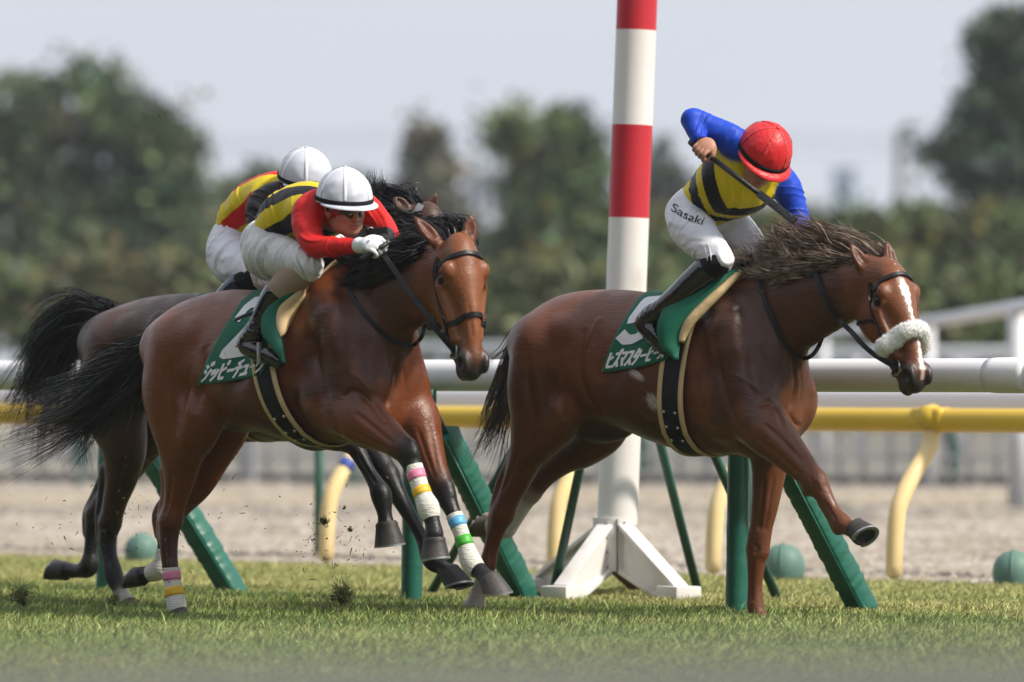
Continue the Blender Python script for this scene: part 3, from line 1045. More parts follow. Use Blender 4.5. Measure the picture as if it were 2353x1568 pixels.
# yellow dirt-track rail on cream goosenecks
yb = gnd(2055, 1341)
yel = empty("yellow_rail", tuple(yb), 0, "yellow dirt-track rail carried on curved cream posts", "rail")
yo = RN * 0.34 + V(0, 0, 0.898)
mb = MB(); cyl_along(mb, yo, RU, -26, 10, 0.067, n=28, seg=36)
mb.build("rail_tube", M_YEL, yel)
def goose(px, py, band=False):
    kx = (px - CX) / F                       # they stand in one line along the rail
    p = RU * ((kx * yb[1] - yb[0]) / (RU[0] - kx * RU[1]))
    prof = [(0, -.05), (0, .10), (0.006, .25), (.030, .40), (.085, .50), (.17, .60), (.27, .70), (.315, .77), (.335, .84)]
    mb = MB(); mb.tube([p + RN * q + V(0, 0, z) for q, z in catmull(prof, 3)], .048, n=20)
    o = mb.build("post", M_CREAMP, yel)
    if band:
        seg = [p + RN * q + V(0, 0, z) for q, z in [(.150, .578), (.170, .600), (.192, .624)]]
        m2 = MB(); m2.tube(seg, .0495, n=20); m2.build("blue_band", M_BLUEB, o)
    m3 = MB(); m3.tube([p + RN * .25 + V(0, 0, .92), p + RN * .34 + V(0, 0, .915)], [.055, .074], n=20)
    m3.box(p + RN * .34 + V(0, 0, .915) , V(.11, .076, .055), np.stack([RU, RN, V(0, 0, 1)]), bev=.03)
    m3.build("saddle_bracket", M_YEL, o)
for q in ((2055, 1341, False), (1640, 1332, False), (1275, 1318, False), (750, 1303, True)):
    goose(*q)

# second white rail beyond it
r2o = yb + RN * 1.6
r2 = empty("white_rail", tuple(r2o), 0, "slim white rail showing between the padded white rail and the yellow rail", "rail")
mb = MB(); cyl_along(mb, V(0, 0, 1.005), RU, -28, 12, 0.085, n=28, seg=30)
mb.build("rail_pad", mat("lavender_white_pad", (0.80, 0.79, 0.84), rough=0.5, spec=.3), r2)
for k in range(-6, 4):
    mb = MB(); mb.tube([RU * (k * 3.6 + 1.2) + V(0, 0, -.05), RU * (k * 3.6 + 1.2) + V(0, 0, .95)], .03, n=12)
    mb.build("post", M_GREENT, r2)

# cushion domes along the edge of the dirt
def dome(px, py, rpx, label):
    p = gnd(px, py); r = rpx / F * p[1]
    o = empty("cushion_dome", tuple(p), 0.4, label, "cushion", "green cushion domes on the edge of the dirt track")
    m = MB()
    m.lathe([(r * .80, -.02), (r * .95, r * .28), (r * 1.0, r * .72), (r * .93, r * 1.12), (r * .74, r * 1.45), (r * .45, r * 1.68), (r * .12, r * 1.76)], (0, 0, 0), n=28)
    m.build("shell", M_GREEND, o)
    m = MB(); m.torus((0, 0, r * .82), r * .985, r * .05, np.stack([V(0, 0, 1), V(.55, .83, 0), V(.83, -.55, 0)]), n=32)
    m.build("seam", M_GREEND, o)
dome(1800, 1338, 50, "round green cushion dome behind the front horse's standing leg")
dome(2328, 1350, 48, "green cushion dome cut by the right edge of the picture")
dome(325, 1296, 40, "green cushion dome behind the bay horse's hind legs")

# ------------------------------------------------------------------ finish post
pole_base = gnd(1412, 1374)
pole = empty("finish_post", tuple(pole_base), 0, "tall red and white banded finish post on a white four-legged stand", "post")
M_PW = mat("pole_white", (0.76, 0.73, 0.70), rough=0.45, spec=.4, var=[(3, .3, (0.70, 0.64, 0.58)), (30, .2, .9), (7, .55, (.50, .46, .41), (1, 1, .5), (.60, .74))])
M_PR = mat("pole_red", (0.52, 0.022, 0.035), rough=0.45, spec=.4, var=[(5, .3, .85), (9, .5, (.40, .05, .06), (1, 1, .6), (.58, .72))])
M_PWD = mat("pole_wood", (0.26, 0.12, 0.05), rough=.7, var=[(20, .5, .6, (1, 1, .1))])
k_m = pole_base[1] / F
tl = V(0.038, 0, 1.0); tl = tl / tl[2]
zz = lambda py: (HY - py) * k_m + CH
levels = [(1205, M_PW), (501, M_PR), (288, M_PW), (70, M_PR), (-160, M_PW), (-380, None)]
lv = [1205, 501, 288, 70, -150, -370]
mm = [M_PW, M_PR, M_PW, M_PR, M_PW]
for i in range(5):
    m = MB(); m.tube([tl * zz(lv[i]), tl * (zz(lv[i]) * .5 + zz(lv[i + 1]) * .5), tl * zz(lv[i + 1])], .104, n=40)
    m.build("red_band" if mm[i] is M_PR else "white_band", mm[i], pole, sharp=60)
# stand: clamp collar and four sloping legs with feet
zc0, zc1 = zz(1312), zz(1190)
m = MB(); m.lathe([(.075, zc0), (.112, zc0), (.112, zc1), (.10, zc1)], tl * 0, n=40)
col_ = m.build("collar", M_PW, pole, sharp=50)
m = MB()
for s_ in (-.006, .006):
    pass
m.box(V(.012, -.113, (zc0 + zc1) / 2), V(.002, .006, (zc1 - zc0) / 2 - .005))
m.build("collar_gap", M_BLACKR, col_)
for sx in (-.038, .052):
    for q in (.08, .36, .64, .92):
        b_ = MB(); b_.ball(V(sx, -.108, zc0 + (zc1 - zc0) * q), .0065, nu=8, nv=5); b_.build("bolt", M_STEEL, col_)
lb = pole_base
feet = [((1296, 1382), M_PW), ((1556, 1383), M_PW), ((1242, 1362), M_PW), ((1478, 1360), M_PWD)]
for (fp, fm) in feet:
    f_ = gnd(*fp) - lb
    d = nrm(V(f_[0], f_[1], 0)); side = V(-d[1], d[0], 0)
    L = float(np.linalg.norm(f_[:2]))
    m = MB()
    # web plate with edges: from collar top down to the foot
    t0 = d * .105 + V(0, 0, zc1 - .04); t1 = d * .10 + V(0, 0, zc0 + .0)
    e0 = d * (L + .03) + V(0, 0, .075); e1 = d * (L - .12) + V(0, 0, .012)
    for w_, th in ((.012, 0),):
        vv = []
        for p in (t0, e0, e1, t1):
            vv += [p - side * .014, p + side * .014]
        m.add(vv, [(0, 2, 4, 6), (7, 5, 3, 1), (0, 1, 3, 2), (2, 3, 5, 4), (4, 5, 7, 6), (6, 7, 1, 0)])
    leg_o = m.build("leg", fm, pole, smooth=False)
    for a_, b_ in ((t0, e0), (t1, e1)):
        m = MB(); ax_ = axes(nrm(b_ - a_), side)
        m.box((a_ + b_) / 2, V(.042, .012, float(np.linalg.norm(b_ - a_)) / 2), ax_, bev=.003)
        m.build("flange", fm, leg_o, sharp=40)
    m = MB(); m.box(d * (L + .015) + V(0, 0, .03), V(.10, .075, .05), np.stack([d, side, V(0, 0, 1)]), bev=.008)
    m.build("foot", fm, leg_o, sharp=40)

# ------------------------------------------------------------------ near barrier, far out of focus
nb = empty("near_barrier", (0, 6.3, 0), 0, "grey barrier board in the near foreground, blurred along the bottom edge", "barrier")
M_NB = mat("barrier_grey", (0.27, 0.275, 0.265), rough=.6, var=[(3, .4, .8)])
sk = nrm(V(1, .05, .006))
m = MB(); m.box(V(0, 0, .525), V(3.2, .02, .325), np.stack([sk, nrm(V(-.05, 1, 0)), V(0, 0, 1)])); m.build("board", M_NB, nb, smooth=False)
for x in (-2.6, -.9, .9, 2.6):
    m = MB(); m.box(V(x, .05 + x * .05, .40), V(.03, .03, .42)); m.build("post", M_NB, nb, smooth=False)
# ------------------------------------------------------------------ beyond the track: fence, far rail, hedges, trees, houses
M_BARK = mat("bark", (0.055, 0.045, 0.036), rough=.9, var=[(8, .5, .6)])
def leaf_mat(name, rough=.6):
    return mat(name, 'attr', rough=rough, spec=.25)
M_LEAF = leaf_mat("leaves")

def foliage(blobs, D, n, size, base, var, seed, depth=1.0, clump=.55, per=40):
    """leaf faces gathered in clumps through the volume of the crown; blobs: (px,py,rx,ry) measured at depth D"""
    r = np.random.default_rng(seed)
    area = np.array([b[2] * b[3] for b in blobs], float); area /= area.sum()
    nc = max(n // per, 8)
    which = r.choice(len(blobs), nc, p=area)
    B = np.array(blobs, float)[which]
    u = r.normal(0, 1, (nc, 3)); u /= np.linalg.norm(u, axis=1)[:, None]
    rad = r.uniform(0.25, 1.0, nc) ** (1 / 2.2)
    k = D / F
    cx = (B[:, 0] - CX) * k + u[:, 0] * rad * B[:, 2] * k
    cy = D + u[:, 1] * rad * B[:, 2] * k * depth
    cz = CH + (HY - B[:, 1]) * k + u[:, 2] * rad * B[:, 3] * k
    cc = np.stack([cx, cy, cz], 1)
    cs = r.uniform(.6, 1.4, nc) * clump
    ccol = 2.1 * np.array(base)[None] * np.array([.95, 1.06, 1.08]) * np.exp(r.normal(0, .32, nc))[:, None] * (1 + r.normal(0, .10, (nc, 3)))
    alt = r.random(nc) < var[1] * .6
    ccol[alt] = 1.6 * np.array(var[0]) * np.exp(r.normal(0, .25, alt.sum()))[:, None]
    ci = np.repeat(np.arange(nc), per)
    m = len(ci)
    p = cc[ci] + r.normal(0, .5, (m, 3)) * cs[ci][:, None] * np.array([1, 1, .75])
    a = r.normal(0, 1, (m, 3)); a /= np.linalg.norm(a, axis=1)[:, None]
    b = np.cross(a, r.normal(0, 1, (m, 3))); b /= np.linalg.norm(b, axis=1)[:, None]
    s = size * r.uniform(.6, 1.4, m)[:, None]
    v = np.stack([p - a * s, p + b * s * .5, p + a * s, p - b * s * .5], 1).reshape(-1, 3)
    f = np.arange(m)[:, None] * 4 + np.array([[0, 1, 2, 3]])
    c = np.repeat(np.clip(ccol[ci] * np.exp(r.normal(0, .2, m))[:, None], .004, .6), 4, 0)
    return v, f, c

def tree(name, label, blobs, D, trunk, n, size, base, var, seed, group, cat="tree", clump=.55, limbs=5, depth=1.0):
    k = D / F
    bx = (trunk[0] - CX) * k
    tr = empty(name, (bx, D, 0), 0, label, cat, group)
    o = V(bx, D, 0)
    v, f, c = foliage(blobs, D, n, size, base, var, seed, depth, clump)
    mesh_obj("crown", v - o, f, M_LEAF, tr, smooth=False, cols=c)
    r = random.Random(seed)
    topz = CH + (HY - trunk[1]) * k
    m = MB()
    rad = trunk[2]
    pts = [V(0, 0, -.2), V(.02, 0, topz * .25), V(.1 * r.uniform(-1, 1), 0, topz * .6), V(.2 * r.uniform(-1, 1), 0, topz)]
    m.tube(catmull(pts, 4), list(np.linspace(rad * 1.2, rad * .25, 13)), n=9)
    for q in range(limbs):
        b = blobs[r.randrange(len(blobs))]
        e = V((b[0] - CX) * k - bx + r.uniform(-.4, .4) * b[2] * k, r.uniform(-.5, .5) * b[2] * k, CH + (HY - b[1]) * k + r.uniform(-.3, .5) * b[3] * k)
        s_ = V(0, 0, topz * r.uniform(.3, .7))
        m.tube(catmull([s_, s_ * .5 + e * .5 + V(0, 0, -.3), e], 3), list(np.linspace(rad * .5, rad * .08, 7)), n=7)
    m.build("trunk", M_BARK, tr)
    return tr

GT = "trees beyond the course"
OL = ((0.085, 0.080, 0.035), .18)
tree("broadleaf_tree", "huge round-topped dark tree with sky holes at the left edge", 
     [(60, 290, 110, 110), (190, 250, 130, 95), (300, 300, 110, 90), (380, 380, 85, 110), (60, 460, 120, 120), (200, 480, 120, 110), (330, 520, 120, 110), (430, 500, 50, 90), (-40, 380, 90, 150), (210, 190, 90, 40), (40, 580, 130, 70), (330, 590, 150, 60)], 150,
     (215, 420, .35), 13000, .17, (0.034, 0.043, 0.019), ((0.070, 0.066, 0.034), .25), 21, GT, clump=.62, limbs=9, depth=.8)
tree("bushy_tree", "low dark bushy tree behind the two white-capped jockeys", [(560, 520, 90, 90), (660, 500, 90, 80), (760, 520, 80, 90), (820, 500, 60, 80), (620, 440, 50, 30)], 165,
     (640, 500, .2), 7000, .22, (0.036, 0.043, 0.020), OL, 22, GT)
tree("conifer", "ragged brownish conifer rising right of the two white caps", [(975, 330, 28, 50), (985, 390, 45, 50), (975, 450, 70, 50), (990, 520, 100, 60), (1000, 600, 110, 80), (930, 480, 60, 40)], 170,
     (980, 330, .16), 5200, .20, (0.055, 0.048, 0.032), ((0.10, 0.08, 0.05), .25), 23, GT, clump=.5)
tree("tall_tree", "tall green tree, shorter of the pair left of the finish post", [(1160, 290, 26, 34), (1192, 325, 38, 48), (1212, 395, 34, 60), (1235, 470, 42, 70), (1225, 570, 80, 85), (1200, 660, 115, 80)], 140,
     (1215, 320, .2), 6500, .17, (0.046, 0.056, 0.022), ((0.13, 0.125, 0.035), .16), 24, GT)
tree("tall_tree", "yellow-topped tall tree touching the left edge of the finish post", [(1306, 280, 27, 40), (1324, 345, 36, 55), (1318, 425, 45, 70), (1312, 515, 62, 80), (1320, 620, 90, 90), (1340, 690, 110, 70)], 138,
     (1315, 300, .2), 7500, .17, (0.042, 0.056, 0.021), ((0.16, 0.14, 0.03), .18), 25, GT)
tree("thin_tree", "thin grey leafless-looking tree right of the finish post", [(1530, 350, 40, 30), (1520, 410, 45, 40), (1560, 480, 60, 60), (1530, 560, 80, 80), (1450, 560, 90, 120)], 190,
     (1535, 360, .14), 3600, .22, (0.052, 0.052, 0.040), OL, 26, GT)
tree("airy_tree", "tall airy dark tree with gaps at the right edge", 
     [(2320, 90, 70, 70), (2290, 170, 60, 60), (2360, 190, 80, 80), (2270, 270, 75, 55), (2350, 300, 80, 70), (2180, 350, 65, 40), (2260, 380, 70, 60), (2340, 410, 80, 80), (2215, 410, 45, 30), (2400, 250, 70, 150)], 130,
     (2345, 250, .26), 9000, .165, (0.034, 0.044, 0.028), ((0.062, 0.070, 0.045), .25), 27, GT, clump=.5, limbs=12)

def hedge(label, blobs, D, n, size, base, var, seed, name="hedge"):
    xs = [b[0] for b in blobs]
    k = D / F
    o = V((sum(xs) / len(xs) - CX) * k, D, 0)
    v, f, c = foliage(blobs, D, n, size, base, var, seed, .6, .5)
    h = mesh_obj(name, v - o, f, M_LEAF, None, smooth=False, cols=c)
    h.location = tuple(o)
    return tag(h, label, "hedge", "hedges along the far side")
hedge("long olive hedge under the big tree at the left", [(x, 700 + 8 * math.sin(x), 90, 100) for x in range(-60, 1000, 60)], 112, 15000, .15, (0.062, 0.062, 0.028), ((0.11, 0.085, 0.04), .2), 31)
hedge("olive green hedge with yellow patches behind the front horse's head", [(x, 590 + 14 * math.sin(x * .05), 75, 105) for x in range(1400, 2440, 50)], 120, 15000, .16, (0.044, 0.052, 0.020), ((0.12, 0.11, 0.025), .13), 32)
hedge("lower grass-green hedge behind the far white rail", [(x, 720, 80, 85) for x in range(1000, 2460, 60)], 104, 14000, .15, (0.058, 0.064, 0.026), ((0.09, 0.085, 0.03), .2), 33)

# grey fence at the far side of the dirt
M_FENCE = mat("fence_grey", (0.33, 0.33, 0.345), rough=.6, var=[(2, .3, .85)])
M_FENCD = mat("fence_kerb", (0.12, 0.115, 0.12), rough=.8)
fd = nrm(V(1, -.22, 0)); fo_ = V(0, 63.2, 0); fn = V(.22, 1, 0) / math.hypot(.22, 1)
fen = empty("grey_fence", tuple(fo_), 0, "pale grey upright-bar fence along the far side of the dirt track", "fence")
base_ = MB(); base_.box(V(0, 0, .05), V(13, .06, .05), np.stack([fd, fn, V(0, 0, 1)])); base_.build("kerb", M_FENCD, fen, smooth=False)
for zt in (.74, .30):
    m = MB(); m.box(V(0, 0, zt), V(13, .022, .022), np.stack([fd, fn, V(0, 0, 1)])); m.build("rail_bar", M_FENCE, fen, smooth=False)
rr = random.Random(5)
bar = MB(); bar.box(V(0, 0, .40), V(.024, .012, .36), np.stack([fd, fn, V(0, 0, 1)])); bar_o = bar.build("bar", M_FENCE, fen, smooth=False)
bar_o.location = tuple(fd * -8.0 + fn * .035)
for i in range(1, 58):
    b = bar_o.copy(); COL.objects.link(b); b.parent = fen; b.location = tuple(fd * (-8.0 + i * .28 + rr.uniform(-.02, .02)) + fn * .035)
pst = MB(); pst.box(V(0, 0, .43), V(.058, .05, .43), np.stack([fd, fn, V(0, 0, 1)])); pst_o = pst.build("post", M_FENCE, fen, smooth=False)
pst_o.location = tuple(fd * -7.9 - fn * .06)
for i in range(1, 10):
    b = pst_o.copy(); COL.objects.link(b); b.parent = fen; b.location = tuple(fd * (-7.9 + i * 1.75 + rr.uniform(-.2, .2)) - fn * .06)

# green gooseneck posts standing by the far fence
for (px, lab) in ((182, "dark green curved post by the far fence, seen under the black tails"), (812, "dark green curved post behind the blue-banded cream post"), (1480, "dark green curved post by the far fence, beside the finish post"), (2192, "dark green curved post by the far fence, right of the last cream post")):
    p = gnd(px, 1113)
    m = MB(); m.tube([V(x, y, z) for x, y, z in catmull([(0, 0, -.05), (0, 0, .25), (-.02, .02, .45), (-.10, .05, .64), (-.22, .1, .74)], 4)], .062, n=14)
    o = m.build("green_post", mat("dark_green_post", (0.022, 0.070, 0.062), rough=.6), None)
    o.location = tuple(p); tag(o, lab, "post", "green posts by the far fence")

# white rail of another course curving away at the right
M_FW = mat("far_white", (0.62, 0.63, 0.66), rough=.5)
wr = empty("white_rail", tuple(unproj(2335, 864, 52) * V(1, 1, 0)), 0, "white rail curving away in the right background on stout posts", "rail")
wo_ = V(*wr.location)
m = MB(); m.tube([p - wo_ for p in catmull([unproj(2470, 682, 46), unproj(2335, 708, 52), unproj(2110, 744, 62), unproj(1870, 768, 72), unproj(1600, 778, 82)], 5)], .062, n=14); m.build("rail_tube", M_FW, wr)
for (px, py, dd, w_) in ((2338, 700, 52, .085), (2136, 742, 61, .06), (1893, 766, 71, .06), (1640, 776, 80, .06)):
    t_ = unproj(px, py, dd) - wo_
    m = MB(); m.tube([V(t_[0], t_[1], -.1), t_ + V(0, 0, .03)], w_, n=12); m.build("post", M_FW, wr)
wr2 = empty("white_rail", tuple(unproj(1900, 864, 90) * V(1, 1, 0)), 0, "low white rail in the far background below the hedges", "rail")
wo_ = V(*wr2.location)
m = MB(); m.tube([unproj(2500, 812, 84) - wo_, unproj(1850, 812, 90) - wo_, unproj(1100, 800, 100) - wo_, unproj(-100, 795, 118) - wo_], .085, n=12); m.build("rail_tube", M_FW, wr2)
for i in range(11):
    q = i / 10
    t_ = unproj(2450 - 2400 * q, 812 - 16 * q, 84 + 33 * q) - wo_
    m = MB(); m.tube([V(t_[0], t_[1], -.1), t_], .06, n=10); m.build("post", M_FW, wr2)

# far-off houses showing through the trees
def house(name, label, x0, x1, ytop, D, wallc, roofc, floors, cols):
    k = D / F
    X0, X1 = (x0 - CX) * k, (x1 - CX) * k; Z = CH + (HY - ytop) * k
    h = empty(name, ((X0 + X1) / 2, D, 0), 0, label, "building")
    w_ = (X1 - X0) / 2
    m = MB(); m.box(V(0, 5, Z / 2 - .5), V(w_, 5, Z / 2 + .5)); m.build("wall", mat("wall_" + name, wallc, rough=.8), h, smooth=False)
    m = MB(); m.box(V(0, 5, Z + .15), V(w_ + .3, 5.3, .15)); m.build("roof", mat("roof_" + name, roofc, rough=.8), h, smooth=False)
    fh = Z / floors
    for i in range(floors):
        for j in range(cols):
            wx = -w_ + (j + .5) * 2 * w_ / cols
            m = MB(); m.box(V(wx, -.02, fh * (i + .55)), V(w_ / cols * .55, .04, fh * .24)); m.build("window", mat("far_glass", (0.10, 0.12, 0.15), rough=.2, spec=.6), h, smooth=False)
    return h
house("apartment_house", "pale apartment block glimpsed between the conifer and the tall trees", 1066, 1215, 400, 330, (0.60, 0.60, 0.66), (.4, .4, .44), 4, 5)
house("white_house", "white house glimpsed through the lower left tree", 150, 205, 465, 320, (0.62, 0.60, 0.60), (.3, .3, .33), 3, 4)
house("blue_tower", "faint slim blue tower on the skyline left of the lamp pole", 1926, 1966, 392, 620, (0.38, 0.47, 0.62), (.4, .45, .55), 7, 2)
house("long_shed", "long pale shed on the skyline behind the red-capped jockey", 1560, 1900, 470, 420, (0.55, 0.57, 0.62), (.45, .46, .5), 2, 9)

# lamp pole and wires
k = 185 / F
M_LAMP = mat("lamp_grey", (.15, .15, .16), rough=.6)
lp = empty("lamp_pole", ((2068 - CX) * k, 185, 0), 0, "tall grey lamp pole with a short arm in the right background", "lamp pole")
m = MB(); m.tube([V(0, 0, -.2), V(0, 0, CH + (HY - 300) * k)], [.20, .16], n=10); m.build("pole", M_LAMP, lp)
m = MB(); m.tube([V(0, 0, CH + (HY - 300) * k), V(.2, 0, CH + (HY - 290) * k), V(.6, 0, CH + (HY - 287) * k)], .10, n=8); m.build("arm", M_LAMP, lp)
m = MB(); m.box(V(.62, 0, CH + (HY - 288) * k), V(.2, .1, .05)); m.build("lamp_head", M_FENCE, lp, smooth=False)
M_WIRE = mat("wire", (.05, .05, .055), rough=.6)
wl = empty("power_line", (0, 260, 0), 0, "thin overhead power lines crossing the sky behind the trees", "power line")
for z0, z1 in ((318, 300), (332, 316), (360, 342)):
    pts = [unproj(-300 + 3000 * t, z0 + (z1 - z0) * t + 14 * math.sin(t * 9.4), 260) - V(0, 260, 0) for t in np.linspace(0, 1, 24)]
    m = MB(); m.tube(pts, .02, n=6); m.build("wire", M_WIRE, wl)

# ------------------------------------------------------------------ unseen stand added behind the camera to dim sky light on near flanks
M_CONC = mat("stand_concrete", (0.16, 0.155, 0.15), rough=.9)
M_SEATS = mat("stand_seats", (0.05, 0.055, 0.065), rough=.7, var=[(1.2, .8, .5)])
gso = rail0 - RN * 62
gs = empty("shading_stand", tuple(gso), 0, "unseen roofed stand added behind the camera to dim front sky light and reflections", "shading_stand")
for i in range(12):
    m = MB(); m.box(RN * (-i * 2.0) + V(0, 0, 1.0 + i * .95), V(110, 1.0, 1.0 + i * .95), np.stack([RU, RN, V(0, 0, 1)]))
    m.build("tier", M_SEATS, gs, smooth=False)
m = MB(); m.box(RN * -25.2 + V(0, 0, 14), V(110, .5, 14), np.stack([RU, RN, V(0, 0, 1)])); m.build("back_wall", M_CONC, gs, smooth=False)
m = MB(); m.box(RN * -12 + V(0, 0, 28.6), V(112, 15, .5), np.stack([RU, RN, V(0, 0, 1)])); m.build("roof", M_CONC, gs, smooth=False)
for k in range(-5, 6):
    m = MB(); m.box(RU * k * 20 + RN * -10 + V(0, 0, 14), V(.5, .5, 14.05), np.stack([RU, RN, V(0, 0, 1)])); m.build("column", M_CONC, gs, smooth=False)

# ------------------------------------------------------------------ autumn haze
hz = MB(); hz.box(V(0, 340, 14.0), V(420, 342, 15.2))
mh = bpy.data.materials.new("haze"); mh.use_nodes = True
mh.node_tree.nodes.clear()
ho = mh.node_tree.nodes.new("ShaderNodeOutputMaterial")
pv = mh.node_tree.nodes.new("ShaderNodeVolumePrincipled")
pv.inputs['Color'].default_value = (0.82, 0.87, 0.95, 1)
pv.inputs['Density'].default_value = 0.0004
pv.inputs['Anisotropy'].default_value = 0.2
mh.node_tree.links.new(pv.outputs[0], ho.inputs['Volume'])
hzo = hz.build("haze", mh, None, smooth=False)
tag(hzo, kind="stuff")
def leg(upper, lower, cU, cL, k=0.035, extra=()):
    """upper and lower chains share their joint; colours differ"""
    ch = [dict(p=upper, k=k, c=cU), dict(p=lower, k=0.02, c=cL)]
    return dict(chains=ch + list(extra))

ANG5, ANG2, ANG3 = 41.0, 45.0, 43.0
def frame_at(px, py, lat, ang):
    """frame whose point (0, lat, 0) stands on the ground at a measured point"""
    g = gnd(px, py)
    f = Frame(0, 0, ang)
    o = g - lat * f.l
    return Frame(o[0], o[1], ang)

# ---- chestnut horse in front
fr5 = frame_at(1736, 1427, 0.12, ANG5)
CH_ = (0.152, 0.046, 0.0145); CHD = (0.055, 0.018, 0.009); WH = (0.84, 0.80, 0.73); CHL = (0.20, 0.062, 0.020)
hd5 = Head(fr5, (2060, 690, -0.07), 19, 64, k=1.06)
def paint5(v, c, fr, hd):
    q = (v - hd.E) @ hd.ax.T
    t, n, l = q[:, 0], q[:, 1], q[:, 2]
    # blaze: a star tapering to a stripe and a snip
    w = np.interp(t, [-.075, -.06, -.03, 0.01, 0.06, 0.14, 0.24, 0.30, 0.36, 0.42], [0, .012, .026, .024, .012, .008, .009, .014, .018, .006])
    cen = np.interp(t, [-.08, 0.1, 0.25, 0.4], [0.0, 0.004, 0.012, 0.008])
    ed = np.clip((w + 0.003 * np.sin(t * 160) + 0.002 * np.sin(t * 410 + 2) - np.abs(l - cen)) / 0.004, 0, 1) * (n > 0.0) * (t < .41)
    wcol = np.where((t > .37)[:, None], np.array([.55, .36, .30]), np.array([.78, .75, .71]))
    c = c * (1 - ed[:, None]) + wcol * ed[:, None]
    # dark skin round the muzzle fades up the nose
    return c
